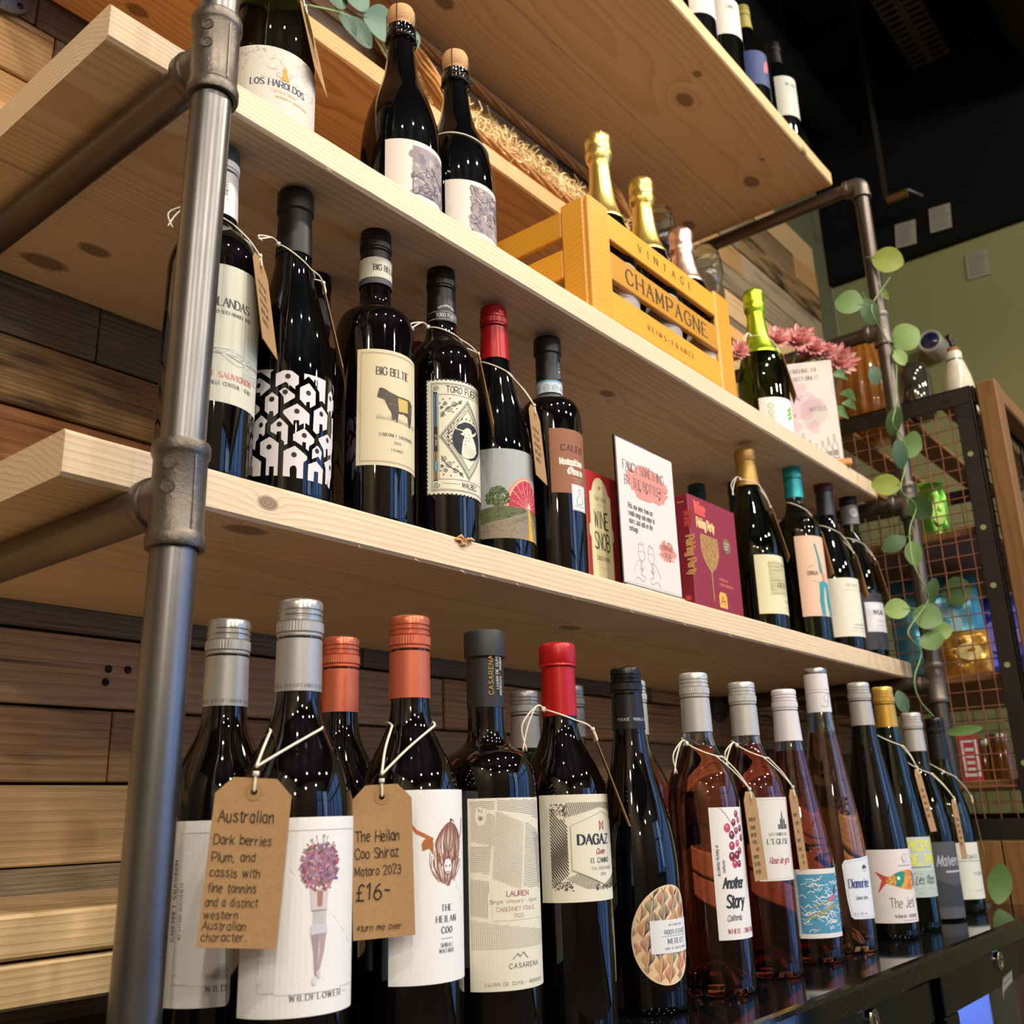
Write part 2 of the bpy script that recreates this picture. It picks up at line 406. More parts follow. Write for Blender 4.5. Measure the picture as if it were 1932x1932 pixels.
# back wall: backing plus reclaimed planks in rows with butt joints
wb = struct('wall_back', MB().box((-1.2, WY+.022, -.9), (2.66, WY+.1, 2.75)), mat('olive_paint', '#555439', .75, var=.12, vscale=3))
P = {}
def ow(key, *a, **k): P[key] = wood('plank_'+key, *a, rand=1, bump=.7, old=.5, contrast=.95, **k)
ow('tan', '#dcb884', '#b08a58', ring=.010, wob=.02, blotch=.2)
ow('brown', '#cfa670', '#9c7446', ring=.008, wob=.02, blotch=.3)
ow('grey', '#91836a', '#5e503c', ring=.006, wob=.012, blotch=.35)
ow('dark', '#8c7050', '#54402a', ring=.006, wob=.02, blotch=.4)
ow('rust', '#b37a4c', '#845030', ring=.012, wob=.02, blotch=.3)
ow('burnt', '#b8935f', '#6c4e30', ring=.007, wob=.02, blotch=.4, stain=.8)
ow('weathered', '#bca684', '#7e6a4e', ring=.005, wob=.02, blotch=.35, stain=.35)
ow('honey', '#c79b62', '#8a5f34', ring=.007, wob=.015, blotch=.15)
rows = [(-.10,-.02,'brown'),(-.02,.058,'tan'),(.06,.137,'weathered'),(.139,.2135,'tan'),(.2165,.2875,'brown'),(.2905,.362,'tan'),(.3655,.441,'grey'),(.444,.518,'dark'),(.520,.589,'rust'),(.5925,.666,'burnt'),
        (.669,.741,'grey'),(.744,.82,'tan'),(.822,.898,'brown'),(.901,.974,'honey'),(.976,1.0505,'honey'),(1.0535,1.13,'dark'),(1.133,1.21,'brown'),(1.213,1.29,'tan'),(1.293,1.368,'grey'),(1.371,1.445,'tan'),
        (1.448,1.522,'weathered'),(1.525,1.60,'burnt'),(1.603,1.68,'tan'),(1.683,1.76,'grey'),(1.763,1.861,'honey')]
joints = {4:[.214], 3:[.9], 5:[.72], 14:[.074], 15:[.05], 13:[.3], 8:[.52], 9:[.41]}
names = list(P)
for i, (z0, z1, kd) in enumerate(rows):
    xs = [-1.15]; x = -1.15
    js = joints.get(i, [])
    while x < 2.454:
        x += rnd.uniform(.45, .95)
        if js and x > -.45 and x < 1.1: continue
        if x < 2.3: xs.append(x)
    xs = sorted(xs+js+[2.454])
    for j, (a, b) in enumerate(zip(xs, xs[1:])):
        if b-a < .02: continue
        k = kd if (a < .3 and b > -.2) else rnd.choice(['tan','brown','grey','dark','weathered','honey','burnt','tan'])
        if i == 15: k = 'dark' if a < .3 else k
        if i == 14 and a > .07: k = 'dark'
        pr = rnd.uniform(0, .005)
        if 5 <= i <= 16 and a < .3 and b > 0: pr = min(pr, .002)
        hh = (z1-z0)
        o = MB().cham((0, 0, 0), (b-a-.0015, .02, hh), .0015).obj('plank', P[k], wb, loc=(a, WY-pr, z0))
        o.rotation_euler = (0, rnd.uniform(-.0006, .0006), 0)
# rusty nail heads in the planks
for x, z in ((.205,.331),(.227,.332),(.203,.317),(.193,.264)):
    MB().lathe([(0,0),(.0042,0),(.0042,.0018),(.003,.0028),(0,.003)], 12, axis='Y', c=(x, WY-.001, z)).obj('nail', mat('nail_rust', '#3a2c25', .6, .6), wb, smooth=40)
we = struct('wall_right', MB().box((2.66, -1.05, -.9), (2.76, WY+.02, 1.815)).box((2.66, -5, -.9), (2.76, -1.05, -.62)).box((2.66, -5, 1.62), (2.76, -1.05, 1.815)).box((2.66, -5, -.62), (2.76, -4.6, 1.62)), mat('olive_paint_end', '#7f8056', .7, var=.1, vscale=2))
struct('trim_1', MB().box((2.63, -5, 1.815), (2.76, WY+.02, 2.76)), mat('soffit_black', '#060606', .7, spec=.2))
struct('ceiling', MB().box((-3, -5, 2.75), (2.76, .6, 2.85)), black)
struct('floor', MB().box((-3, -5, -.95), (2.76, .6, -.9)), wood('floorboards', '#6e5a44', '#4c3c2b', ring=.01, rough=.5))
struct('wall_left', MB().box((-3.1, -5, -.9), (-3, .6, 2.75)), mat('left_paint', '#8a785f', .8))
# front of the shop behind the camera: wall with two windows onto a blue evening
wf = MB()
for a, b in (((-3,-5.1,-.9),(2.76,-5,-.1)), ((-3,-5.1,2.0),(2.76,-5,2.75)), ((-3,-5.1,-.1),(.6,-5,2)), ((1.55,-5.1,-.1),(1.75,-5,2))): wf.box(a, b)
struct('wall_front', wf, mat('front_paint', '#6b5f50', .8))
sky = mat('evening_sky', '#7fb0ff', 1, emit=.9)
for i, (a, b) in enumerate(((.6, 1.55), (1.75, 2.7))):
    w = thing('window_%d' % (i+1), None, None); w['kind'] = 'structure'
    MB().box((a, -5.08, -.1), (b, -5.07, 2)).obj('pane', sky, w)
    fr = MB()
    for x in (a, (a+b)/2-.02, b-.04): fr.box((x, -5.06, -.1), (x+.04, -4.99, 2))
    for z in (-.1, 1.25, 1.96): fr.box((a, -5.06, z), (b, -4.99, z+.04))
    fr.obj('window_frame', black, w)

w = thing('window_3', None, None); w['kind'] = 'structure'
MB().box((2.73, -4.6, -.62), (2.74, -1.05, 1.62)).obj('pane', sky, w)
fr = MB()
for y in (-4.6, -3.7, -2.82, -1.94, -1.1): fr.box((2.65, y, -.62), (2.72, y+.05, 1.62))
for z in (-.62, 1.0, 1.57): fr.box((2.65, -4.6, z), (2.72, -1.05, z+.05))
fr.obj('window_frame', black, w)

# ------------------------------------------------------------------ shelves, pine boards
pineA = dict(light_='#e8d1b0', dark='#c29c70', ring=.0042, wob=.011, blotch=.10, contrast=.8, rough=.5, bump=.12)
m_s3 = wood('pine_lower', knots=((.106,.076,.389,.014),(.649,.161,.389,.013),(1.0,.3,.39,.01),(.108,.051,.406,.007),(.332,.049,.420,.008)), y0=.16, z0=.25, **pineA)
m_s2 = wood('pine_middle', knots=((.089,.328,.731,.012),(.067,.386,.731,.017),(.30,.36,.731,.013),(.75,.15,.731,.010),(.95,.24,.731,.009),(.42,.2,.73,.008)), y0=.14, z0=.60, **pineA)
m_s4 = wood('pine_upper_orange', '#dba467', '#a86d31', ring=.0052, wob=.02, blotch=.08, contrast=.9, rough=.4, bump=.08, knots=((.134,.374,1.092,.010),), y0=.3, z0=.98)
m_s1 = wood('pine_top', '#dcbb8a', '#ba8e5a', ring=.0075, wob=.02, blotch=.08, contrast=.7, rough=.45, bump=.08, knots=((1.084,.154,1.431,.018),(1.401,.176,1.431,.017),(1.04,.103,1.431,.008),(1.456,.356,1.431,.015),(1.347,.125,1.431,.006),(.62,.33,1.431,.016),(1.385,.05,1.436,.01)), y0=.2, z0=1.2)
def board(mb, x0, x1, y0, y1, z0, z1, seed, rough=.0008):
    """sawn board: long prism with rounded arrises and a slightly uneven front edge"""
    rr = random.Random(seed); n = 60; c = .0025; rows_ = []
    V = []; F = []
    for i in range(n+1):
        x = x0+(x1-x0)*i/n; j = rr.uniform(-rough, rough); k = rr.uniform(-rough, rough)
        prof = [(y0+j*.6, z1-c), (y0+c, z1+k*.25), (y1, z1), (y1, z0), (y0+c*1.2, z0+k*.3), (y0+k*.5, z0+c)]
        V += [(x, y, z) for y, z in prof]
    for i in range(n):
        for k in range(6):
            l = (k+1) % 6; F.append((i*6+k, i*6+l, i*6+6+l, i*6+6+k))
    F.append(tuple(range(6))[::-1]); F.append(tuple(n*6+k for k in range(6)))
    F = [f[::-1] for f in F]
    mb.add(V, F)
def splinters(mb, pts, seed):
    rr = random.Random(seed)
    for x, y, z in pts:
        for q in range(2):
            a = rr.uniform(-.5, .5); L = rr.uniform(.0015, .0038)
            mb.tube([(x+rr.uniform(-.003,.003), y, z), (x+L*cos(a)*.6, y-.001, z-L*.5), (x+L*cos(a), y-.0015, z-L)], [.00028,.00022,.0001], 4)
def shelf(name, lab, z, x0, x1, m, front=YF, mid=.25, seed=1, fuzz=()):
    t = thing(name, lab, 'shelf', (0,0,0))
    a = MB(); board(a, x0, x1, front, mid if mid else WY-.008, z-T_, z, seed); b = a.obj('board', m, t)
    if mid:
        a = MB(); board(a, x0, x1, mid+.0012, WY-.008, z-T_, z, seed+5); a.obj('board', m, t)
    if fuzz:
        f = MB(); splinters(f, fuzz, seed); f.obj('splinters', mat('pine_fibre', '#ecd3a6', .7), b)['kind'] = 'stuff'
    return t
shelf('pine_shelf', 'thick pine shelf board just above the bottles on the black counter', Z3, -.0533, 1.5836, m_s3, seed=2,
      fuzz=[(x, YF+.001, Z3-T_+.001) for x in (.33,.36,.41,.62,.86,.97,1.1,1.22,1.3,.2,.27,.505,.74)])
# torn knot on the front edge of the lower shelf
kb = MB(); rr = random.Random(5)
for i in range(9):
    x = .322+rr.uniform(0,.022); z = Z3-.003+rr.uniform(-.004,.002); kb.tube([(x, YF+.004, z), (x+rr.uniform(-.004,.004), YF-.001, z+rr.uniform(-.002,.003)), (x+rr.uniform(-.006,.006), YF-.0035, z+rr.uniform(-.004,.003))], [.0022,.0018,.0006], 5)
shelf('pine_shelf', 'pine shelf board carrying the champagne crate and the two cork topped bottles', Z2, -.0533, 1.531, m_s2, seed=3,
      fuzz=[(x, YF+.001, Z2-T_+.001) for x in (.16,.3,.5,.63,.9)])
shelf('pine_shelf', 'narrow orange toned pine shelf against the wall with the straw basket', Z4, .0, 1.50, m_s4, front=.2535, mid=None, seed=4)
shelf('pine_shelf', 'topmost pine shelf of two boards seen from below', Z1, -.05, 1.528, m_s1, seed=6, fuzz=[(.905,YF+.002,Z1-T_+.001),(1.0,YF+.002,Z1-T_+.001),(1.05,YF+.002,Z1-T_+.001)])
sb = [o for o in C.objects if o.name.startswith('board')][0]
kb.obj('torn_knot', mat('torn_pine', '#d9a870', .7), sb, smooth=True)
# two pine boards stacked on the back of the counter against the wall
m_low = wood('pine_low', '#e2c597', '#b58a50', ring=.0048, wob=.013, blotch=.12, contrast=.9, y0=.3, z0=-.02, rough=.5)
for z, y, lab, sd in ((.049, .222, 'pale pine board lying on the back of the counter, lower of two', 8), (.0825, .22, 'pale pine board lying on top of another at the back of the counter', 9)):
    a = MB(); board(a, -.6, 1.40, y, WY-.006, z, z+.031, sd); o = a.obj('pine_board', m_low); tag(o, lab, 'board')
for x in (-.4, .5, 1.3):
    tag(MB().cham((x, .3, .0), (x+.08, .42, .0485), .002).obj('support_block', m_low), 'short wooden block hidden under the stacked pine boards, %s' % {-.4:'left one',.5:'middle one',1.3:'right one'}[x], 'block', 'blocks under the low boards')

# ------------------------------------------------------------------ pipe frames
m_pipe = mat('pipe_steel', '#7b7876', .33, .93, bump=.12, bscale=60, var=.28, vscale=14)
m_fit = mat('malleable_iron', '#6a625a', .42, .8, bump=.55, bscale=420, var=.3, vscale=160)
m_pipe_d = mat('pipe_dark', '#5e5650', .36, .85, bump=.1, bscale=60, var=.2, vscale=20)
R = .0146
def tee(par, z, kind, m, ax=(0,0), cross=True):
    t = MB(); cx, cy = ax; h = .0355
    if kind == 'tee':
        t.lathe([(.0150,-h),(.0182,-h),(.0188,-h+.0015),(.0188,-h+.0075),(.0182,-h+.009),(.0172,-h+.011),(.0172,h-.011),(.0182,h-.009),(.0188,h-.0075),(.0188,h-.0015),(.0182,h),(.0150,h)], 40, c=(cx,cy,z))
    else:
        # elbow: quarter bend from the upright back to the cross pipe
        pts = [(cx, cy, z-.030), (cx, cy, z-.012)] + [(cx, cy+.012-.012*cos(a), z-.012+.012*sin(a)) for a in (.3,.6,.9,1.2,1.5)] + [(cx, cy+.032, z)]
        t.tube(pts, .0176, 32); t.lathe([(.0178,0),(.0192,.001),(.0192,.008),(.0178,.0095)], 32, c=(cx, cy, z-.034))
    # arm towards the wall, with its collar
    vs = MB().lathe([(.0165,.002),(.0168,.021),(.0182,.0225),(.0188,.024),(.0188,.0315),(.0180,.033),(.0148,.033)], 40)
    t.add([(x+cx, zz+cy, y+z) for x, y, zz in vs.v], [f[::-1] for f in vs.f])
    # casting seam and raised maker's disc
    if kind == 'tee':
        t.box((cx-.0006, cy-.0179, z-h+.011), (cx+.0006, cy-.016, z+h-.011))
        for dz in (.012, -.004):
            d = MB().lathe([(0,0),(.0045,0),(.0045,.0010),(.0036,.0010),(.0036,.0006),(0,.0006)], 16)
            a = -.95
            t.add([(cx+(.0168+zz)*sin(a)+x*cos(a), cy-(.0168+zz)*cos(a)+x*sin(a), z+dz+y+.006) for x, y, zz in d.v], d.f)
    return t.obj('tee_fitting' if kind == 'tee' else 'elbow_fitting', m, par, smooth=35)
def flange(par, x, z, m):
    f = MB().lathe([(0,0),(.036,0),(.0365,.003),(.036,.0055),(.024,.007),(.0205,.010),(.0195,.018),(.0188,.022),(.015,.022)], 40)
    o = MB().add([(a+x, WY-.004-c_, b+z) for a, b, c_ in f.v], f.f).obj('wall_flange', m, par, smooth=35)
    for k in range(4):
        a = pi/4+k*pi/2; px, pz = x+.0275*cos(a), z+.0275*sin(a)
        s = MB().lathe([(0,.0085),(.002,.0085),(.0045,.0072),(.0045,.0055)][::-1], 14)
        MB().add([(q[0]+px, WY-.003-q[2], q[1]+pz) for q in s.v], s.f).obj('screw', mat('screw_black', '#1b1a19', .4, .7), o, smooth=30)
    return o
def pipe_frame(lab, X, kinds, m, mc, lean=(0,0)):
    t = thing('pipe_frame', lab, 'pipe frame', (X, 0, 0)); t.rotation_euler = (0,0,0)
    zz = [z-T_-R for z in (Z3, Z2, Z4, Z1)]
    def ax(z): return (lean[0]*(z-.40), lean[1]*(z-.40))
    segs = [0.0]+zz
    for a, b in zip(segs, segs[1:]):
        lo, hi = a+(.02 if a else .004), b-.02
        p0, p1 = ax(lo), ax(hi)
        MB().tube([(p0[0], p0[1], lo), (p1[0], p1[1], hi)], R, 40, cap=False).obj('upright_pipe', m, t, smooth=True)
    for z, k in zip(zz, kinds):
        a = ax(z); tee(t, z, k, m_fit, a)
        MB().tube([(a[0], a[1]+.03, z), (a[0], WY-.012, z)], R, 32, cap=False).obj('cross_pipe', mc, t, smooth=True)
        flange(t, a[0], z, m_fit)
    a = ax(0); MB().lathe([(.015,.014),(.0195,.013),(.021,.006),(.036,.004),(.0365,0),(0,0)][::-1], 40, c=(a[0], a[1], 0)).obj('base_flange', m_fit, t, smooth=35)
    return t
pipe_frame('steel pipe upright with cast iron tees nearest the camera at left', 0, ('tee','tee','tee','elbow'), m_pipe, mat('pipe_cross', '#6b625a', .33, .85, bump=.1, bscale=60, var=.25, vscale=14), (.0106, -.0065))
pipe_frame('dark steel pipe upright at the far right end with eucalyptus on it', 1.545, ('tee','tee','tee','elbow'), m_pipe_d, m_pipe_d)

# ------------------------------------------------------------------ counter: granite top over black bottle coolers
def granite():
    m = mat('black_granite', '#0b0b0d', .06, spec=.55); nt = m.node_tree; p = nt.nodes['Principled BSDF']
    tc = nd(nt, 'ShaderNodeTexCoord'); n = nd(nt, 'ShaderNodeTexVoronoi'); n.inputs['Scale'].default_value = 420; nt.links.new(tc.outputs['Object'], n.inputs['Vector'])
    f = math_(nt, 'LESS_THAN', n.outputs['Distance'], .16)
    n2 = nd(nt, 'ShaderNodeTexNoise'); n2.inputs['Scale'].default_value = 130; nt.links.new(tc.outputs['Object'], n2.inputs['Vector'])
    f = math_(nt, 'MULTIPLY', f, math_(nt, 'GREATER_THAN', n2.outputs['Fac'], .56))
    nt.links.new(mixc(nt, f, lin('#0b0b0d'), lin('#6b6e78')), p.inputs['Base Color']); return m
ct = MB(); ct.add([], [])
x0, x1, y0, y1, z0, z1 = -1.0, 1.597, -.1227, WY-.004, -.028, 0
prof = [(y0, z0+.003), (y0, z1-.006), (y0+.002, z1-.002), (y0+.006, z1), (y1, z1), (y1, z0), (y0+.003, z0)]
V = [(x0, a, b) for a, b in prof]+[(x1, a, b) for a, b in prof]; n = len(prof)
ct.add(V, [tuple(range(n)), tuple(range(2*n-1, n-1, -1))]+[(k, n+k, n+(k+1) % n, (k+1) % n) for k in range(n)])
tag(ct.obj('countertop', granite()), 'glossy black granite countertop the front row of bottles stands on', 'counter')
gloss = mat('cooler_black', '#070708', .16, spec=.28); chrome = mat('chrome', '#c9c4bb', .12, 1)
rubber = mat('cooler_gap', '#050505', .6)
def sticker(par, x, y, z):
    A = Art(); A.poly([(0,0),(10,9),(60,16),(64,30),(14,26),(2,14)], '#6f6b64', 0); A.poly([(4,3),(12,12),(58,18),(60,27),(14,22)], '#8a857c', 1)
    A.text('COOLER', 14, 14, 6, '#3a3733', 'bold', rot=.1, wd=.8) if False else [A.ell(16+k*6, 18+k*.8, 1.8, 2.4, '#4a4641', 2, 8) for k in range(7)]
    A.mesh('door_sticker', planemap((x, y, z), (1,0,0), (0,0,1)), par, maxu=99)
def cooler(lab, X0, X1, doors):
    t = thing('bottle_cooler', lab, 'fridge', ((X0+X1)/2, 0, 0)); cx = (X0+X1)/2
    b = MB(); b.box((X0-cx, -.075, -.88), (X0-cx+.02, .42, -.0285)); b.box((X1-cx-.02, -.075, -.88), (X1-cx, .42, -.0285)); b.box((X0-cx, .40, -.88), (X1-cx, .42, -.0285))
    b.box((X0-cx, -.075, -.045), (X1-cx, .42, -.0285)); b.box((X0-cx, -.075, -.88), (X1-cx, .42, -.84)); b.obj('cabinet', gloss, t)
    for (a, c_, zt, yf) in doors:
        a -= cx; c_ -= cx; d = MB(); fwd = .050; tr = .046
        d.box((a, yf, zt-tr), (c_, yf+.03, zt)); d.box((a, yf, -.86), (a+fwd, yf+.03, zt-tr)); d.box((c_-fwd, yf, -.86), (c_, yf+.03, zt-tr)); d.box((a, yf, -.86), (c_, yf+.03, -.78))
        do = d.obj('door', gloss, t); bv = do.modifiers.new('bevel', 'BEVEL'); bv.width = .002; bv.segments = 2
        MB().box((a+fwd-.002, yf+.008, -.782), (c_-fwd+.002, yf+.013, zt-tr+.002)).obj('glass', mat('cooler_glass', (.8,.86,.95), .01, trans=1, ior=1.45), do)
        MB().box((a+fwd, yf+.002, zt-tr-.5), (a+fwd+.003, yf+.0075, zt-tr-.001)).obj('glass_trim', mat('door_trim', '#8b877e', .4, .5), do)
        MB().box((a+.022, .03, -.83), (a+.024, .38, -.06)).box((c_-.03, .0, -.83), (c_-.026, .38, -.06)).obj('side_lining', mat('cooler_lining', '#b3c0dc', .6), t)
        if a+cx > .9: sticker(do, a+.245, yf, zt-.062)
        lx = c_-.198 if (a+cx) < .7 else a+.249
        lk = MB().lathe([(0,.0034),(.0082,.0034),(.0086,.0026),(.0088,.0044),(.0112,.0044),(.0126,.003),(.0126,0)][::-1], 32)
        l = MB().add([(q[0]+lx, yf-q[2], q[1]+zt-.0125) for q in lk.v], lk.f).obj('lock', chrome, do, smooth=35)
        MB().box((lx-.0008, yf-.0038, zt-.0165), (lx+.0008, yf-.0033, zt-.0085)).obj('keyhole', rubber, l)
    for z in (-.30, -.58):
        MB().box((X0-cx+.021, -.03, z), (X1-cx-.021, .39, z+.006)).obj('wire_shelf', mat('cooler_shelf', '#7c7f86', .4, .6), t)
    MB().box((X0-cx+.02, .385, -.84), (X1-cx-.02, .399, -.046)).obj('inner_panel', mat('cooler_lining', '#b3c0dc', .6), t)
    MB().box((X0-cx+.05, .05, -.056), (X1-cx-.05, .09, -.0455)).obj('light_strip', mat('cooler_led', '#7f9dff', .5, emit=26), t)
    return t
cooler('black glossy bottle cooler under the left of the granite top', -.99, .985, [(-.985, -.01, -.033, -.106), (-.005, .982, -.033, -.106)])
cooler('black bottle cooler with blue lit glass door at bottom right corner', .992, 1.596, [(.996, 1.592, -.030, -.114)])
# printed drawings on the labels, outlines in millimetres around the bottle
HOUSES=[[(-65.1,116.6),(-38.1,112.8),(-40.7,110.5),(-40.8,104.9),(-51.2,113.0),(-58.4,109.9),(-59.1,113.3)],[(-64.3,101.7),(-51.3,107.5),(-40.6,99.0),(-40.5,96.5),(-49.3,90.3),(-49.9,93.7),(-53.3,94.3),(-63.6,94.0)],[(-64.8,85.0),(-58.1,87.6),(-49.6,80.3),(-49.7,77.3),(-60.2,70.0),(-60.8,65.3),(-63.7,64.3)],[(-44.7,88.4),(-38.7,92.3),(-33.4,88.0),(-33.1,73.6),(-36.7,70.5),(-37.1,75.3),(-40.6,75.6),(-40.5,72.5),(-44.6,76.4)],[(-36.2,108.9),(-29.7,112.0),(-23.3,111.9),(-17.3,107.7),(-17.2,100.5),(-19.9,98.2),(-20.0,95.4),(-27.9,101.6),(-36.0,96.9)],[(-33.0,93.1),(-28.3,96.4),(-20.0,90.3),(-20.1,87.8),(-28.6,81.4),(-29.1,88.0)],[(-16.0,97.6),(-8.4,103.1),(-1.7,96.7),(-1.6,85.1),(-6.8,80.9),(-7.1,86.4),(-10.3,85.7),(-10.4,81.9),(-15.9,87.0)],[(-12.8,111.0),(9.9,111.3),(9.3,89.4),(5.6,91.2),(2.7,89.6),(2.3,97.9),(-0.1,100.3),(0.2,108.0),(-3.4,107.8),(-3.6,105.2),(-8.8,109.2),(-12.8,105.4)],[(14.3,101.2),(19.9,106.1),(24.4,103.5),(24.7,87.0),(21.7,81.3),(20.3,87.4),(16.4,86.1),(16.1,83.5),(13.3,84.9)],[(-28.8,75.7),(-17.9,82.8),(-6.9,75.3),(-7.0,65.1),(-10.8,67.1),(-15.5,63.7),(-16.0,68.3),(-20.4,67.7),(-20.5,63.1),(-29.2,73.5)],[(-2.9,79.5),(5.3,85.8),(14.1,80.8),(13.5,68.1),(7.5,64.6),(6.8,70.1),(3.3,69.5),(3.1,61.1),(-0.1,59.4),(-3.3,61.8)],[(-55.6,67.0),(-47.4,72.9),(-41.6,67.0),(-43.4,64.6),(-43.8,55.0),(-46.0,54.1),(-46.2,56.1),(-49.3,56.6),(-49.4,52.6),(-51.9,50.4),(-52.6,43.0),(-55.8,45.5)],[(-38.7,62.9),(-31.5,69.3),(-24.7,62.3),(-24.7,46.5),(-27.1,45.2),(-27.5,48.5),(-29.7,50.2),(-29.8,57.2),(-33.3,57.2),(-33.6,54.2),(-38.7,57.5)],[(-20.4,55.3),(-11.3,61.8),(-1.7,54.3),(-1.9,50.9),(-6.5,47.0),(-7.0,42.4),(-9.5,44.3),(-9.4,49.7),(-12.6,49.6),(-12.7,46.1),(-19.0,49.7),(-20.2,49.3)],[(2.7,56.4),(14.3,63.8),(26.2,60.9),(27.0,55.0),(22.2,48.2),(15.9,44.9),(15.6,50.8),(12.8,50.5),(12.4,42.9),(9.8,41.6),(9.1,48.0),(2.8,54.6)],[(-47.4,48.9),(-39.1,52.8),(-31.6,46.9),(-31.6,18.8),(-34.7,18.9),(-34.7,26.8),(-38.6,27.0),(-38.6,19.4),(-41.3,19.6),(-41.3,34.1),(-47.1,38.1)],[(-64.2,38.3),(-57.2,40.7),(-45.9,32.0),(-45.9,19.6),(-53.9,20.6),(-54.3,29.3),(-60.3,30.6),(-60.7,22.2),(-63.8,22.7)],[(-27.4,40.1),(-18.8,45.2),(-7.9,37.4),(-8.1,34.7),(-11.2,32.0),(-11.2,17.7),(-16.5,17.6),(-16.6,25.8),(-17.7,27.9),(-19.7,28.1),(-21.5,26.8),(-22.2,25.3),(-21.9,18.2),(-27.5,18.5)],[(-3.4,44.7),(1.8,49.7),(6.9,45.2),(5.9,37.5),(2.9,40.3),(-3.5,36.3)],[(-6.9,31.0),(0.8,35.3),(9.1,30.3),(8.4,17.5),(3.3,17.3),(3.4,26.6),(-1.1,26.3),(-1.5,17.3),(-7.1,17.3)],[(10.5,37.1),(22.5,44.6),(26.9,42.5),(25.4,28.3),(23.1,25.1),(21.6,17.3),(17.4,18.4),(18.4,26.0),(16.0,19.1),(12.9,19.4),(12.9,32.7)]]
HOLES=[[(-51.6,100.3),(-57.9,80.5),(-38.7,86.1),(-26.2,106.7),(-28.0,92.3),(-8.6,94.0),(18.7,98.2),(-18.0,75.9),(5.2,79.0),(-47.5,64.2),(-31.7,63.5),(-11.1,55.5),(14.8,58.4),(-39.4,43.9),(-57.3,35.6),(-19.1,37.4),(1.4,44.6),(21.5,36.2)]]
COW=[[(-25.9,119.1),(-24.8,124.0),(-23.9,127.7),(-21.9,128.4),(-18.9,127.6),(-13.3,124.7),(-4.5,122.7),(10.9,123.3),(15.2,119.6),(13.6,102.4),(10.9,95.2),(8.7,96.6),(7.1,105.0),(1.7,106.5),(-8.1,105.0),(-8.4,98.9),(-11.5,97.9),(-12.3,105.0),(-15.6,109.6),(-18.8,116.8),(-22.9,118.0)],[(-5.6,120.8),(7.1,121.2),(7.3,109.2),(-4.4,107.5)]]
HEILAN=[[(-30.4,176.0),(-28.5,168.7),(-24.8,164.1),(-13.0,158.4),(-13.0,157.1),(-18.1,158.2),(-25.7,161.9),(-29.3,166.5)],[(-21.5,155.1),(-19.6,157.7),(-14.0,158.6),(-13.0,154.8),(-12.9,147.2),(-16.1,151.8),(-21.0,150.2)],[(-11.9,165.5),(3.2,168.9),(13.1,162.0),(13.3,139.1),(4.0,130.7),(-1.8,124.9),(-10.0,132.9),(-15.7,137.2)],[(-1.5,144.4),(-5.4,140.1),(-1.7,134.6),(4.2,139.6)]]
BULL=[[(-17.6,124.3),(-19.3,119.3),(-17.7,115.9),(-9.8,114.7),(-10.2,113.5),(-13.0,111.2),(-9.9,110.7),(-7.8,109.6),(-10.0,104.8),(-10.9,98.9),(-11.8,91.5),(-10.3,87.5),(-3.5,87.1),(3.8,90.1),(9.2,96.1),(8.1,103.8),(4.4,110.0),(2.2,111.1),(5.8,113.3),(9.4,116.7),(8.7,119.5),(6.5,116.5),(2.3,114.4),(0.2,119.0),(-4.6,119.7),(-9.8,115.9),(-15.9,116.5),(-18.4,119.4)],[(-21.4,106.1),(-18.8,115.7),(-14.3,121.5),(-8.0,124.6),(0.4,124.2),(8.8,120.2),(13.6,114.5),(11.9,101.4),(5.0,91.2),(-3.5,86.8),(-10.3,88.2),(-16.3,92.3),(-20.5,98.3)],[(-33.9,107.2),(-2.8,148.4),(0.4,144.2),(14.4,128.1),(-4.5,63.4)],[(-31.9,107.2),(-3.0,141.3),(10.6,126.8),(-4.3,72.3)],[(-45.0,167.8),(9.3,46.6)],[(-41.2,163.5),(-42.0,52.6)],[(-39.4,152.9),(-35.2,152.5),(-36.4,62.6),(-40.1,62.2)]]

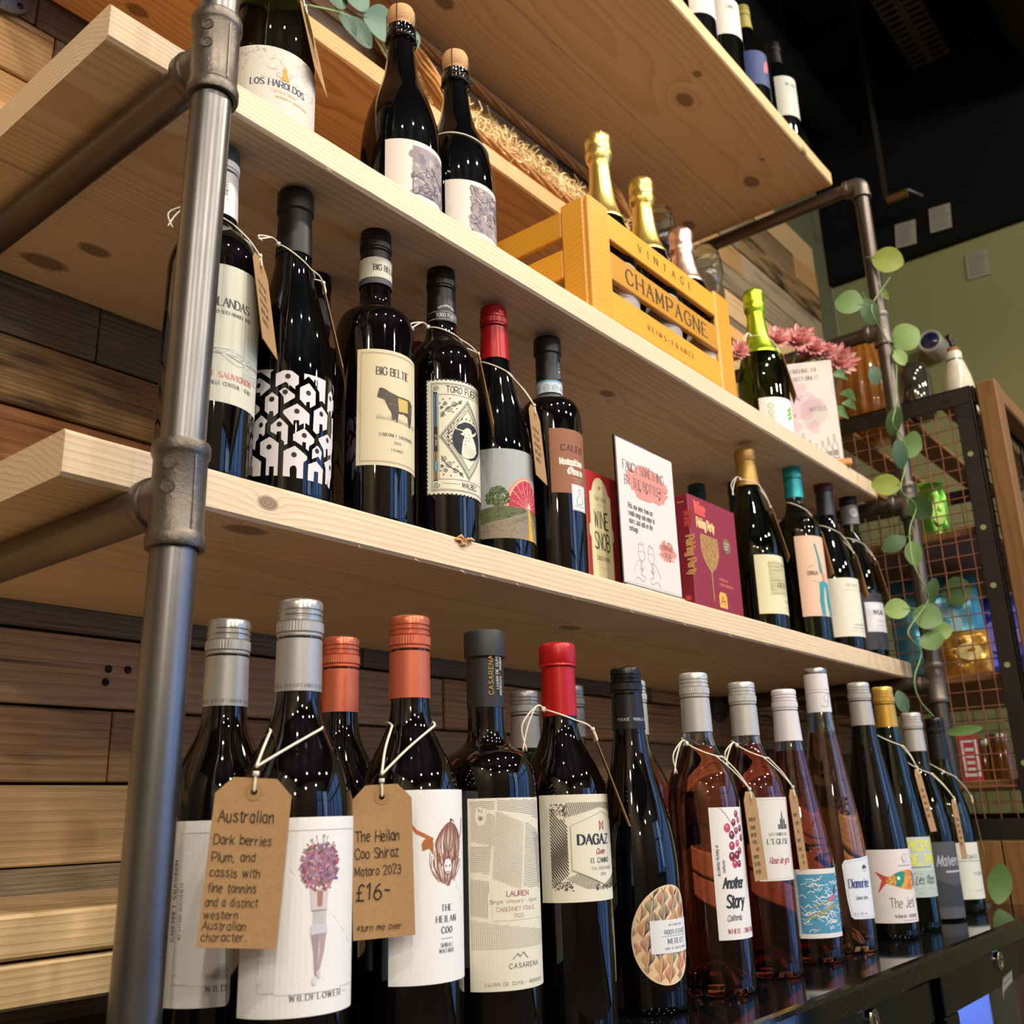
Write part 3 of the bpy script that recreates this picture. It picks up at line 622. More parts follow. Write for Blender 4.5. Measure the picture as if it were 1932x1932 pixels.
# ------------------------------------------------------------------ bottles
PR = {  # outline of a bottle: (fraction of body radius or metres if <.03 absolute flag, height)
 'bordeaux': lambda R, H: [(R*.55,0),(R*.93,0),(R*.985,.0025),(R,.007),(R,.186),(R*.985,.195),(R*.935,.2035),(R*.84,.2115),(R*.70,.2185),(R*.565,.2245),(R*.475,.231),(R*.425,.239),(.0148,.252),(.0143,H-.004)],
 'square': lambda R, H: [(R*.55,0),(R*.93,0),(R*.985,.0025),(R,.007),(R,.190),(R*.99,.199),(R*.95,.207),(R*.86,.2145),(R*.72,.2195),(R*.56,.223),(R*.45,.2275),(R*.405,.234),(.0148,.246),(.0143,H-.004)],
 'slope': lambda R, H: [(R*.55,0),(R*.93,0),(R*.985,.0025),(R,.007),(R,.174),(R*.98,.186),(R*.91,.199),(R*.79,.2105),(R*.65,.2205),(R*.53,.2295),(R*.445,.239),(.0152,.249),(.0146,.262),(.0143,H-.004)],
 'burgundy': lambda R, H: [(R*.55,0),(R*.93,0),(R*.985,.0025),(R,.007),(R,.118),(R*.985,.130),(R*.93,.148),(R*.84,.166),(R*.72,.184),(R*.60,.201),(R*.50,.217),(R*.43,.234),(.0152,.255),(.0143,H-.004)],
 'flute': lambda R, H: [(R*.55,0),(R*.93,0),(R*.985,.0025),(R,.007),(R,.100),(R*.985,.118),(R*.94,.137*H/.338),(R*.86,.161*H/.338),(R*.76,.187*H/.338),(R*.655,.213*H/.338),(R*.56,.237*H/.338),(R*.475,.258*H/.338),(.0156,.278*H/.338),(.0146,.292*H/.338),(.0143,H-.004)],
 'champagne': lambda R, H: [(R*.5,0),(R*.94,0),(R*.985,.003),(R,.008),(R,.106),(R*.985,.121),(R*.93,.141),(R*.84,.159),(R*.71,.177),(R*.57,.193),(R*.465,.209),(R*.395,.227),(.0155,.245),(.0142,.262),(.0140,H-.034)]}
def profile(shape, R, H): 
    P_ = PR[shape](R, H); return P_
def rad(P_, z):
    for (a, b), (c, d) in zip(P_[3:], P_[4:]):
        if b <= z <= d: return a+(c-a)*(z-b)/(d-b)
    return P_[-1][0] if z > P_[-1][1] else P_[3][0]
def smoothprof(P_):
    out = []
    for i in range(len(P_)-1):
        out.append(P_[i])
        if 4 <= i < len(P_)-2:
            p0, p1, p2, p3 = P_[i-1], P_[i], P_[i+1], P_[min(i+2, len(P_)-1)]
            if i == 4: p0 = (p1[0], p1[1]-.01)
            for t in (.33, .67):
                out.append(tuple(.5*((2*p1[k])+(p2[k]-p0[k])*t+(2*p0[k]-5*p1[k]+4*p2[k]-p3[k])*t*t+(3*p1[k]-p0[k]-3*p2[k]+p3[k])*t**3) for k in (0,1)))
    out.append(P_[-1]); return out
GL = {'dark': mat('glass_black', '#050506', .025, spec=.62, ior=1.5),
      'red': mat('glass_dark_red', '#070405', .03, spec=.6, ior=1.5),
      'green': mat('glass_green', '#8fae5c', .01, trans=1, ior=1.5), 'deepgreen': mat('glass_deep_green', '#7c8f4a', .01, trans=1, ior=1.5),
      'clear': mat('glass_clear', '#eef3ef', .005, trans=1, ior=1.5), 'teal': mat('glass_blue_green', '#5e938a', .01, trans=1, ior=1.5)}
WINE = {'rose': mat('wine_rose', '#c4705c', .01, trans=1, ior=1.34), 'rose_dark': mat('wine_deep_rose', '#b3574a', .01, trans=1, ior=1.34), 'pale': mat('wine_pale', '#e2a98c', .01, trans=1, ior=1.34), 'white': mat('wine_white', '#cbb84c', .01, trans=1, ior=1.34)}
def bottle(lab, X, Y, Z, R, H, shape, glass, cap, wine=None, fill=None, group=None, seg=64, name='wine_bottle', rz=0, mouth=True):
    t = thing(name, lab, 'bottle', (X, Y, Z), rz, group); t['R'] = R
    P_ = profile(shape, R, H); sp_ = smoothprof(P_)
    pn = .028 if glass not in ('dark', 'red') else .012
    punt = [(0, pn), (R*.18, pn*.96), (R*.33, pn*.72), (R*.46, pn*.3)]
    b = MB()
    if glass in ('dark', 'red'):
        b.lathe(punt+sp_+[(0, sp_[-1][1])], seg)
    else:
        th = .0024; inner = []
        for r, z in reversed(sp_):
            if z > .006: inner.append((max(r-(th if z < .2 else .0028), .008), z))
        b.lathe(punt+sp_+inner+[(R*.52, pn*.45+.006), (R*.33, pn*.72+.004), (0, pn+.0035)], seg)
        if wine:
            fl = fill or H-.085
            w = [(0, pn+.0034), (R*.33, pn*.72+.0038), (R*.52, pn*.45+.0058)]+[(r-(.0023 if z < .2 else .0027), max(z, .0068)) for r, z in sp_ if .006 < z < fl]
            w.append((rad(P_, fl)-.0027, fl)); w.append((0, fl-.0002))
    body = b.obj('bottle_body', GL[glass], t, smooth=60)
    if glass not in ('dark', 'red') and wine: MB().lathe(w, seg).obj('wine', WINE[wine], t, smooth=60)
    kind, cc, zb = cap[:3]; kw = cap[3] if len(cap) > 3 else {}
    cm = mat('cap_'+cc+kind, cc, kw.get('rough', .38), kw.get('metal', .25), spec=.5)
    r0 = max(rad(P_, zb), .0144)+.0006; r1 = .0152
    if kind == 'screw':      # long skirt, tamper ring with knurls, thread grooves, flat top
        h = H
        pts = [(r0-.0012, zb), (r0, zb), (r1, h-.030), (r1, h-.0275), (r1-.0009, h-.0268), (r1-.0009, h-.0258), (r1+.0002, h-.025), (r1+.0002, h-.0235), (r1-.0006, h-.0229)]
        c = MB().lathe(pts, seg); capo = c.obj('screw_cap', cm, t, smooth=32)
        k = MB().lathe([(r1-.0006,h-.0229),(r1+.0004,h-.0222),(r1+.0004,h-.0160),(r1-.0007,h-.0152)], 96, mod=lambda r, z, k_: r+(.00028 if k_ % 2 and r > r1 else 0))
        k.obj('knurled_ring', cm, capo, smooth=False)
        tp = mat('captop_'+kw.get('top', cc), kw.get('top', cc), .25, kw.get('tmetal', kw.get('metal', .25)))
        g = [(r1-.0007,h-.0152),(r1+.0001,h-.0145),(r1+.0001,h-.0126),(r1-.0006,h-.0119),(r1-.0006,h-.0112),(r1+.0001,h-.0105),(r1+.0001,h-.0090),(r1-.0006,h-.0083),(r1-.0006,h-.0076),(r1,h-.0069),(r1,h-.0028),(r1-.0006,h-.0010),(r1-.0020,h-.0001),(r1-.0034,h),(r1-.004,h-.0004),(0,h-.0004)]
        MB().lathe(g, seg).obj('cap_top', tp, capo, smooth=40)
    elif kind == 'plain':    # screw cap without rings (rhine style), lighter top
        pts = [(r0-.0012, zb), (r0, zb), (r1+.0002, H-.034), (r1-.0006, H-.0335), (r1+.0004, H-.0325), (r1+.0004, H-.0305), (r1-.0006, H-.0298), (r1+.0002, H-.029), (r1, H-.0080)]
        capo = MB().lathe(pts, seg).obj('screw_cap', cm, t, smooth=32)
        MB().lathe([(r1,H-.0080),(r1+.0002,H-.0074),(r1+.0002,H-.002),(r1-.001,H-.0004),(r1-.003,H),(0,H-.0003)], seg).obj('cap_top', mat('captop_'+kw.get('top', cc), kw.get('top', cc), .3, .8), capo, smooth=40)
    elif kind == 'ring':     # heat shrink capsule over a lipped neck
        lip = .0012
        pts = [(r0-.0012, zb), (r0, zb), (r1-.0004, H-.022), (r1+lip, H-.0205), (r1+lip, H-.0195), (r1+lip*.7, H-.0188), (r1+lip, H-.018), (r1+lip, H-.0045), (r1+lip-.0006, H-.002), (r1-.0012, H-.0002), (r1-.0035, H-.0004), (0, H-.0008)]
        capo = MB().lathe(pts, seg).obj('capsule', cm, t, smooth=32)
    elif kind == 'wide':     # tall shrink capsule with a broad top band
        lip = .0016
        pts = [(r0-.0012, zb), (r0, zb), (r1-.0002, H-.024), (r1+lip*.3, H-.0232), (r1+lip, H-.022), (r1+lip, H-.003), (r1+lip-.001, H-.0012), (r1-.001, H-.0004), (r1-.0018, H-.0012), (r1-.003, H-.0002), (0, H)]
        capo = MB().lathe(pts, seg).obj('capsule', cm, t, smooth=32)
    elif kind == 'foil':     # crinkled foil over a wired cork
        rr = random.Random(hash(lab) % 97 if False else len(lab)); ph = [rr.uniform(0, 6) for _ in range(4)]
        def crk(r, z, k):
            a = 2*pi*k/seg; s_ = .00055 if z > H-.040 else .00016
            return r+s_*(sin(9*a+ph[0]+z*300)+.7*sin(17*a+ph[1]-z*520)+.5*sin(5*a+z*800+ph[2]))
        pts = [(r0-.001, zb), (r0+.0004, zb), (r0+.0002, zb+.004)]+[(max(rad(P_, zb+(H-.050-zb)*i/10)+.0005, .0142), zb+(H-.050-zb)*i/10) for i in range(1, 11)]
        pts += [(.0163,H-.046),(.0186,H-.041),(.0192,H-.036),(.0188,H-.031),(.0172,H-.027),(.0182,H-.021),(.0186,H-.014),(.0184,H-.007),(.0165,H-.0025),(.0125,H-.0006),(.006,H),(0,H)]
        capo = MB().lathe(pts, seg, mod=crk).obj('foil', mat('foil_'+cc, cc, kw.get('rough', .3), .9, bump=.4, bscale=350), t, smooth=50)
    elif kind == 'cork':     # bare mushroom cork under a wire cage
        zc = H-.031
        capo = MB().lathe([(.0142,zc-.004),(.0150,zc-.003),(.0142,zc),(.0135,zc+.003),(.0122,zc+.006),(.0135,zc+.009),(.0158,zc+.013),(.0162,zc+.019),(.0160,zc+.025),(.0142,zc+.029),(.009,zc+.0305),(0,zc+.031)], 32).obj('cork', mat('cork', '#c89b6c', .8, bump=1.0, bscale=700, var=.35, vscale=520), t, smooth=50)
        rg = MB().lathe([(.0150,zc-.016),(.0172,zc-.0145),(.0178,zc-.011),(.0172,zc-.0075),(.0156,zc-.006),(.0156,zc-.003),(.0166,zc-.001),(.0164,zc+.002),(.0140,zc+.003)], seg)
        rg.obj('neck_ring', GL['dark'], t, smooth=60)
        wire = mat('wire_black', '#15130f', .35, .6); w_ = MB()
        for k in range(4):
            a0 = k*pi/2+.5
            for q in range(2):
                pts = [((.0169+.0006)*cos(a0+.02*sin(i*1.6+q*pi)), (.0169+.0006)*sin(a0+.02*sin(i*1.6+q*pi)), zc-.016+i*.0026) for i in range(0, 17)]
                pts += [(.0135*cos(a0), .0135*sin(a0), zc+.0298), (.007*cos(a0), .007*sin(a0), zc+.0315)]
                w_.tube(pts, .00045, 5)
        w_.tube([(.0074*cos(a), .0074*sin(a), zc+.0316) for a in [2*pi*k/16 for k in range(16)]], .00045, 5, closed=True)
        w_.tube([(.0176*cos(a), .0176*sin(a), zc-.0165+.0012*sin(2*a)) for a in [2*pi*k/24 for k in range(24)]], .0008, 6, closed=True)
        w_.tube([(.018*cos(-.6), .018*sin(-.6), zc-.016), (.0205*cos(-.5), .0205*sin(-.5), zc-.006), (.0200*cos(-.3), .0200*sin(-.3), zc-.002), (.0205*cos(-.15), .0205*sin(-.15), zc-.008), (.018*cos(-.2), .018*sin(-.2), zc-.016)], .0006, 5)
        w_.obj('wire_cage', wire, capo, smooth=True)
    t['_p'] = 0; del t['_p']; del t['R']
    return t, P_, capo
TW = {}
twine = mat('twine', '#e6ddc9', .85, bump=.6, bscale=1500)
kraft = mat('kraft_card', '#a98357', .8, bump=.3, bscale=500, var=.16, vscale=330)
kraftp = {'kraft': kraft}
def hug(P_, z0, dz, a_low, off=.0009, n=40, zs=0):
    """closed loop of string lying on the bottle, lowest at angle a_low (from -Y)"""
    out = []
    for k in range(n):
        a = 2*pi*k/n; z = z0+dz*.5-dz*.5*cos(a-a_low); r = rad(P_, z)+off
        out.append((r*sin(a), -r*cos(a), z))
    return out
def hang_tag(lab, bt, a, w, ln, zt, zb, rt_, rb_, lines=(), loop=None, grp=None, tail=None, roll=0, side=0, seed=1, dark=False):
    """kraft tag on a twine loop: hangs at angle a on bottle bt=(thing, profile)"""
    t_, P_ = bt; o = thing('price_tag', lab, 'tag', t_.location.copy(), 0, grp)
    T = Vector((cos(a), sin(a), 0)); N = Vector((sin(a), -cos(a), 0))
    top = N*rt_+Vector((0,0,zt))+T*side; bot = N*rb_+Vector((0,0,zb))+T*side
    Wv = (top-bot).normalized(); Nn = T.cross(Wv)
    Tr = T*cos(roll)+Wv*sin(roll); Wr = Wv*cos(roll)-T*sin(roll)
    mid = (top+bot)/2
    A = Art(); hw, hl = w*500, ln*500; cn = 9.5
    ch = [(-hw,-hl),(hw,-hl),(hw,hl-cn*1.0),(hw-cn,hl),(-hw+cn,hl),(-hw,hl-cn*1.0)]
    # card: flat plate with a hole
    V = []; th = .00035; hy = hl-8
    hole = [(1.9*cos(2*pi*k/16), hy+1.9*sin(2*pi*k/16)) for k in range(16)]
    tri = tessellate_polygon([[Vector((x, y, 0)) for x, y in ch], [Vector((x, y, 0)) for x, y in hole]])
    allp = ch+hole
    P3 = lambda u, v, d: tuple(mid+Tr*(u/1000)+Wr*(v/1000)+Nn*d)
    m_ = MB(); m_.v = [P3(u, v, th) for u, v in allp]+[P3(u, v, -th) for u, v in allp]; n = len(allp)
    for f in tri: m_.f.append(tuple(f)); m_.m.append(0); m_.f.append(tuple(i+n for i in f[::-1])); m_.m.append(0)
    for a0, b0 in [(i, (i+1) % 6) for i in range(6)]+[(6+(i+1) % 16, 6+i) for i in range(16)]: m_.f.append((a0, b0, b0+n, a0+n)); m_.m.append(0)
    card = m_.obj('card', kraft, o)
    er = MB()
    for d in (1, -1):
        pass
    ring = [(r*cos(2*pi*k/24), hy+r*sin(2*pi*k/24)) for r in (2.0, 5.2) for k in range(24)]
    er.v = [P3(u, v, th+.00025) for u, v in ring]+[P3(u*1.03, hy+(v-hy)*1.03, th) for u, v in ring[24:]]
    er.f = [(k, 24+k, 24+(k+1) % 24, (k+1) % 24) for k in range(24)]+[(24+k, 48+k, 48+(k+1) % 24, 24+(k+1) % 24) for k in range(24)]; er.m = [0]*48
    er.obj('eyelet', mat('kraft_eyelet', '#a07a4e', .8), o)
    if lines:
        A = Art(); A.rn = random.Random(seed)
        for (txt, x, y, h, *k) in lines: A.text(txt, x, y, h, '#2a211c', 'hand', **(k[0] if k else {}))
        A.mesh('handwriting', lambda u, v, off: P3(u, v, th+.00015+off), o, maxu=99)
    # twine: loop on the bottle and strands to the hole
    s_ = MB(); hp = Vector(P3(0, hy, .0012)); hb = Vector(P3(0, hy, -.0012)); te = Vector(P3(0, hl+2.5, .001))
    if loop:
        z0, dz = loop; L_ = hug(P_, z0, dz, a); s_.tube(L_, .0008, 6, closed=True)
        low = min(L_, key=lambda p: (Vector(p)-te).length); kn = te*.6+Vector(low)*.4 if (te-Vector(low)).length > .012 else te
        for sg in (-1, 1):
            k0 = hug(P_, z0, dz, a)[(round((a/(2*pi))*40)+sg*3) % 40]
            s_.tube(catmull([k0, tuple((Vector(k0)+te)/2+Nn*.002), tuple(te)], 4), .0008, 6)
        if tail:
            ta, tl = tail; k0 = Vector(hug(P_, z0, dz, a)[round((ta % (2*pi))/(2*pi)*40) % 40]); oN = Vector((sin(ta), -cos(ta), 0))
            for q in (0, 1):
                s_.tube(catmull([tuple(k0), tuple(k0+oN*.008+Vector((0,0,.003))), tuple(k0+oN*(.018+q*.006)+Vector((0,0,-tl*.4))), tuple(k0+oN*(.016-q*.004+.008)+Vector((0,0,-tl)))], 5), .0008, 6)
            s_.tube([tuple(k0+Vector((0,0,-.0015))), tuple(k0+oN*.002), tuple(k0+Vector((0,0,.0015)))], .0018, 6)
    s_.tube(catmull([tuple(te), tuple((te+hp)/2+Nn*.0006), tuple(hp)], 3), .0009, 6); s_.tube(catmull([tuple(te), tuple((te+hb)/2), tuple(hb)], 3), .0009, 6)
    s_.tube([tuple(te-Wr*.0014), tuple(te), tuple(te+Wr*.0014)], .0019, 8)
    return o, s_, te, P3
def fin(tagres):
    o, s_, te, P3 = tagres; s_.obj('string', twine, o, smooth=True); return o
def label(bt, art, R, name='label', off=.00022, **k):
    return art.mesh(name, cylmap(R, off), bt, bump=.25, **k)
def captext(capo, art, R, off=.0006): return art.mesh('cap_print', cylmap(R, off), capo)

BK, WH, CR = '#20222a', '#e9e6e2', '#ded8c4'
exec_labels = {}
# ---- front row on the counter
def flowers_print(A, cx, cy, s=1, seed=1):
    q = random.Random(seed)
    A.ell(cx, cy, 11*s, 11*s, '#9a7a8c', 1, 20)
    for i in range(420):
        a = q.uniform(0, 2*pi); r = q.random()**.6; x = cx+r*cos(a)*13.5*s; y = cy+r*sin(a)*14*s
        if y < cy-8*s and q.random() < .4: continue
        c = q.choice(['#8e5d86','#a86a86','#6f5a92','#b06a72','#8c3f55','#c49aa6','#70607c','#7a4458','#b98a94','#93788c','#586044','#c06058'])
        A.ell(x, y, q.uniform(.6,1.9)*s, q.uniform(.4,1.0)*s, c, 1+i % 2, 7, q.uniform(0, pi))
    for i in range(16):
        a = q.uniform(.3, 2.8); A.line([(cx+6*cos(a)*s, cy+9*sin(a)*s), (cx+13*cos(a)*s, cy+18*sin(a)*s)], .25*s, '#7a7468'); A.ell(cx+13*cos(a)*s, cy+18*sin(a)*s, .9*s, .4*s, '#8a8090', 2, 6, a)
def girl_print(A, cx, s=1):
    A.poly([(cx-6,133),(cx-5,121),(cx+5,121),(cx+6,133),(cx+3,131),(cx,134),(cx-3,131)], '#cfc3c4', 3)
    A.poly([(cx-1.8,132),(cx+2,132),(cx+1.6,123),(cx-1.4,123)], '#a8776a', 4)
    for k in range(9): A.line([(cx-4.6+.05*k,121-k*1.1),(cx+4.8-.05*k,121-k*1.1)], .28, '#6c6a70', 4)
    A.poly([(cx-4.9,111.5),(cx+4.9,111.5),(cx+5.6,105),(cx+.4,105.5),(cx-5.4,104.5)], '#c9c8d2', 3)
    A.poly([(cx-4.8,104.5),(cx+.2,105),(cx-.2,94),(cx-.9,78),(cx-2.2,78),(cx-3,92)], '#a88f94', 3)
    A.poly([(cx+.6,105),(cx+5,105),(cx+3.4,93),(cx+1.2,83),(cx+0,80),(cx-.4,83),(cx+.9,95)], '#b19aa0', 3)
    A.ell(cx-2.3,75,1.3,3,'#d8d5db',4); A.ell(cx+.6,78.5,1.0,2.2,'#cfccd2',4)
    A.q = [([(u, 121-(121-v)*.84 if v < 121 and l > 2 else v) for u, v in p], c, l) for p, c, l in A.q]
def wildflower(bt, R, sh=0):
    A = Art(); A.rect(-59, 63.5 if True else 0, 58, 174.5, WH, 0)
    A.frame(-44, 77, 30, 167, .3, '#b9b4b2')
    A.rect(-45,75,-41,80,WH,3); A.rect(-34,76,8,78,WH,2)
    A.text('CABERNET SAUVIGNON', -45, 102, 2.6, BK, 'serif', rot=pi/2, tr=3.2); A.text('WESTERN AUSTRALIA', -40, 103, 1.9, '#6b6a70', 'serif', rot=pi/2, tr=3.4)
    flowers_print(A, -8, 145.5); girl_print(A, -8.5)
    A.q = [([(u+(sh if l else 0), v) for u, v in p], c, l) for p, c, l in A.q]
    A.text('WILDFLOWER', -25, 72.4, 3.3, '#4b4b52', 'serif', tr=3.5); A.line([(11.5,74),(15,74)], .25, '#8b8b90')
    label(bt, A, R)
grey = ('screw', '#aeaba6')
for lab, X, Y, H, yaw_ in (('front grey capped bottle with bouquet label and handwritten australian tag', .089, -.016, .316, 0), ('grey capped bottle with bouquet label half hidden behind the left pipe', .084, .058, .3125, .0)):
    R_ = .0375 if Y < 0 else .0365; bt, P_, cp = bottle(lab, X, Y, 0, R_, H, 'slope', 'red', (grey[0], grey[1], H-.062, dict(metal=.55, rough=.42, top='#b5b2ad', tmetal=.7)))
    wildflower(bt, R_, 0 if Y < 0 else -3)
    A = Art(); A.text('DFLOWER WILDFLOWER WILDF', -37, 256.5-(.316-H)*1000, 2.1, '#6e6e72', 'serif', tr=3.4); captext(cp, A, .0152)
    if Y < 0: B1 = (bt, P_)
def vmap(bt): return bt
# handwritten tag on the front bottle
a1 = -.683
tg = hang_tag('brown card tag reading australian dark berries plum and cassis', B1, a1, .0445, .094, .2035, .0985, .0495, .0515,
    [('Australian', -18.5, 21.5, 6.6, dict(wd=.74)), ('Dark berries', -19.5, 9, 5.2, dict(wd=.76)), ('Plum, and', -19.5, -.5, 5.0, dict(wd=.80)), ('cassis with', -19.5, -9, 4.8, dict(wd=.80)),
     ('fine tannins', -19.5, -17.4, 4.8, dict(wd=.74)), ('and a distinct', -20, -25, 4.6, dict(wd=.70)), ('western', -20, -31.6, 4.4, dict(wd=.84)), ('Australian', -20, -37.4, 4.4, dict(wd=.84)), ('character.', -20, -43.4, 4.4, dict(wd=.86))],
    roll=-.07, side=-.0265, seed=4)
o, s_, te, P3 = tg; N1 = Vector((sin(a1), -cos(a1), 0)); T1 = Vector((cos(a1), sin(a1), 0))
kn = te+Vector((0,0,.004))
for sg, (tx, tz) in ((-1, (-.0165, .2285)), (1, (.0158, .2295))):
    rr_ = math.sqrt(max(rad(B1[1], tz)**2-tx*tx, .0001))+.001
    e = T1*tx+N1*rr_+Vector((0,0,tz)); s_.tube(catmull([tuple(kn), tuple((kn+e)/2+N1*.004), tuple(e)], 6), .0009, 7)
    e2 = T1*tx*1.0-N1*.012+Vector((0,0,tz+.004)); s_.tube(catmull([tuple(e), tuple(T1*(tx*1.06)+N1*.002+Vector((0,0,tz+.003))), tuple(e2)], 4), .0009, 6)
fin(tg)
# bottle of shiraz with the copper cap
R_ = .0375
bt, P_, cp = bottle('bottle with salmon cap and long haired cow drawing on white label', .194, -.016, 0, R_, .3185, 'slope', 'red', ('screw', '#c9694c', .2565, dict(metal=.5, rough=.42)))
A = Art(); A.rect(-44, 66.5, 58, 190.5, WH, 0)
A.poly(HEILAN[0], '#b56a35', 2); A.poly(HEILAN[1], '#a8662c', 2)
q = random.Random(2)
for i in range(24):
    f = i/23; x = -11+24*f; tp = (x*.80+1.2, 168.5-26*(f-.5)**2); w1 = (x*1.10+q.uniform(-.6,.6), 157-abs(f-.5)*5); w2 = (x*.98+q.uniform(-.9,.9), 149-q.uniform(0,4)); w3 = (x*.80+q.uniform(-1,1), 142.5-q.uniform(0,5)+abs(f-.5)*6)
    A.line([tp, w1, w2, w3], q.uniform(.45,.75), '#8f5038', 2, smooth=5)
for i in range(26):
    f = i/25; x0_ = -15.5+29.5*f; A.line([(x0_, 149-abs(f-.5)*6+q.uniform(-3,3)), (x0_*.93-.4+q.uniform(-1,1), 139+q.uniform(-2,2)), (x0_*.55-.9, 127.5+abs(f-.5)*9+q.uniform(-2,2))], q.uniform(.4,.7), '#8f5038', 2, smooth=4)
for i in range(5): A.line([(1.5,168),(2+i*.5,171-i*.3),(2.4+i,170.5-i*.5)], .35, '#6d4634', 2, smooth=3)
A.line([(12,158),(16,160),(18,166),(18.5,171)], 1.2, '#b56a35', 2, smooth=4)
A.ell(-1.2,139.5,4.1,5.0,WH,3); A.line([(-4.2,143),(-5,139),(-3.6,135.6),(-1.2,134.6),(1.2,135.6),(2.8,139),(2,143)], .45, '#9c5a40', 4, smooth=4)
A.ell(-3,139.8,.5,1.0,'#5d3a2c',4,8,.5); A.ell(.6,139.8,.5,1.0,'#5d3a2c',4,8,-.5); A.line([(-2.6,136.2),(-1.2,135.8),(.2,136.2)], .5, '#5d3a2c', 4); A.line([(-1.6,146),(-1.2,144.4),(-.2,145.6)],.5,'#9c5a40',4)
for s_t, y, h, tr in (('THE',111.2,3.9,3.5),('HEILAN',104.2,3.9,3.6),('COO',97.2,3.9,3.2)): A.text(s_t, -2.4, y, h, '#3b3b44', 'serif', 'c', tr=tr, wd=.8)
A.line([(-7.5,93.8),(2.5,93.8)], .25, BK); A.text('SHIRAZ', -2.6, 88.6, 2.4, '#3b3b44', 'serif', 'c', tr=3.2, wd=.8); A.text('MATARO', -2.6, 85.0, 2.4, '#3b3b44', 'serif', 'c', tr=3.2, wd=.8)
label(bt, A, R_); B2 = (bt, P_)
a2 = -.60
tg = hang_tag('brown card tag reading the heilan coo shiraz with price', B2, a2, .0405, .096, .205, .0875, .051, .049,
    [('The Heilan', -18, 12, 6.8, dict(wd=.62)), ('Coo Shiraz', -18.5, 1.5, 6.2, dict(wd=.66)), ('Mataro 2023', -18.5, -9, 5.6, dict(wd=.64)), ('£16-', -18, -24, 9.6, dict(wd=.84, slant=.05)), ('*turn me over', -18, -43, 4.0, dict(wd=.78, slant=.15))],
    roll=.03, side=-.0275, seed=9)
o, s_, te, P3 = tg; N1 = Vector((sin(a2), -cos(a2), 0)); T1 = Vector((cos(a2), sin(a2), 0)); kn = te+Vector((0,0,.004))
for tx, tz in ((-.0150, .2365), (.0165, .2365)):
    rr_ = math.sqrt(max(rad(B2[1], tz)**2-tx*tx, .0001))+.001
    e = T1*tx+N1*rr_+Vector((0,0,tz)); s_.tube(catmull([tuple(kn), tuple((kn+e)/2+N1*.004-T1*.002), tuple(e)], 6), .0009, 7)
    s_.tube(catmull([tuple(e), tuple(T1*(tx*1.06)+N1*.002+Vector((0,0,tz+.003))), tuple(T1*tx-N1*.012+Vector((0,0,tz+.004)))], 4), .0009, 6)
fin(tg)
bottle('salmon capped bottle mostly hidden behind the front grey capped one', .214, .085, 0, .0375, .318, 'slope', 'red', ('screw', '#c9694c', .256, dict(metal=.5, rough=.42)))
# casarena
R_ = .038
bt, P_, cp = bottle('dark bottle with tall matte black capsule and hatched vineyard label', .274, -.022, 0, R_, .3165, 'square', 'red', ('wide', '#242425', .254, dict(metal=.0, rough=.5)))
A = Art(); A.rect(-48.5, 52.5, 45, 184.3, CR, 0); hc = '#8b7d76'
A.hatch([(-47,182),(-28,183),(-28,176),(-47,178)], .0, 1.3, .3, hc); A.hatch([(-26,183),(20,183),(24,168),(-26,176)], -.12, 1.35, .3, hc)
A.hatch([(-46,178),(-28,172),(-29,150),(-46,154)], -.55, 1.35, .3, hc); A.hatch([(-27,175),(-4,166),(-8,119),(-31,128)], .72, 1.3, .32, hc)
A.hatch([(-2,167),(21,159),(20,119),(-6,121)], .02, 1.4, .3, hc); A.hatch([(-47,151),(-31,150),(-33,131),(-47,133)], 0, 1.3, .3, hc)
A.hatch([(-47,128),(-33,126),(-35,101),(-47,103)], 1.57, 1.3, .35, hc); A.hatch([(-47,100),(-15,95),(20,90),(20,80),(-47,80)], 0, 1.25, .5, '#a89c92', dash=(.9,.7)); A.hatch([(8,160),(21,157),(21,126),(14,122)], .9, 1.3, .3, hc)
A.ell(-38.5,171.5,4.3,7,CR,2,20); A.text('N', -38.7, 174, 2.7, BK, 'sans', 'c')
for k in range(8): A.line([(-38.5,170),(-38.5+2*cos(k*pi/4),170+2*sin(k*pi/4))], .45, '#7d6a5c', 3)
A.rect(-31,99,21,120,CR,2)
A.text('LAUREN', -11, 115.2, 3.4, '#9a5560', 'bold', 'c', tr=2.2); A.text('Single Vineyard - Agrelo', -12, 110.6, 2.5, '#8b6a6c', 'sans', 'c', tr=1.8); A.text('CABERNET FRANC', -11.5, 105.2, 2.7, '#9a6a70', 'sans', 'c', tr=1.6); A.text('2020', -11, 100.6, 2.6, '#8b6a6c', 'sans', 'c')
A.line([(-17,73),(-13,76.5),(-11,74.5),(-8,77),(-4,73)], .5, '#57534e'); A.text('CASARENA', -6, 67, 3.1, '#3e3c3a', 'sans', 'c', tr=4); A.text('LUJÁN DE CUYO - MENDOZA', -37.5, 56.2, 2.1, '#5a5653', 'sans', tr=3.6)
label(bt, A, R_)
A = Art(); A.text('CASARENA', -7, 263.5, 3.4, '#c9a63e', 'sans', rot=pi/2, tr=4); A.text('LUJÁN DE CUYO', -2.4, 268, 2.1, '#c9c3b0', 'bold', rot=pi/2, tr=2.8); A.text('MENDOZA · ARGENTINA', .9, 263.5, 2.0, '#c9c3b0', 'bold', rot=pi/2, tr=2.8); captext(cp, A, .0153)
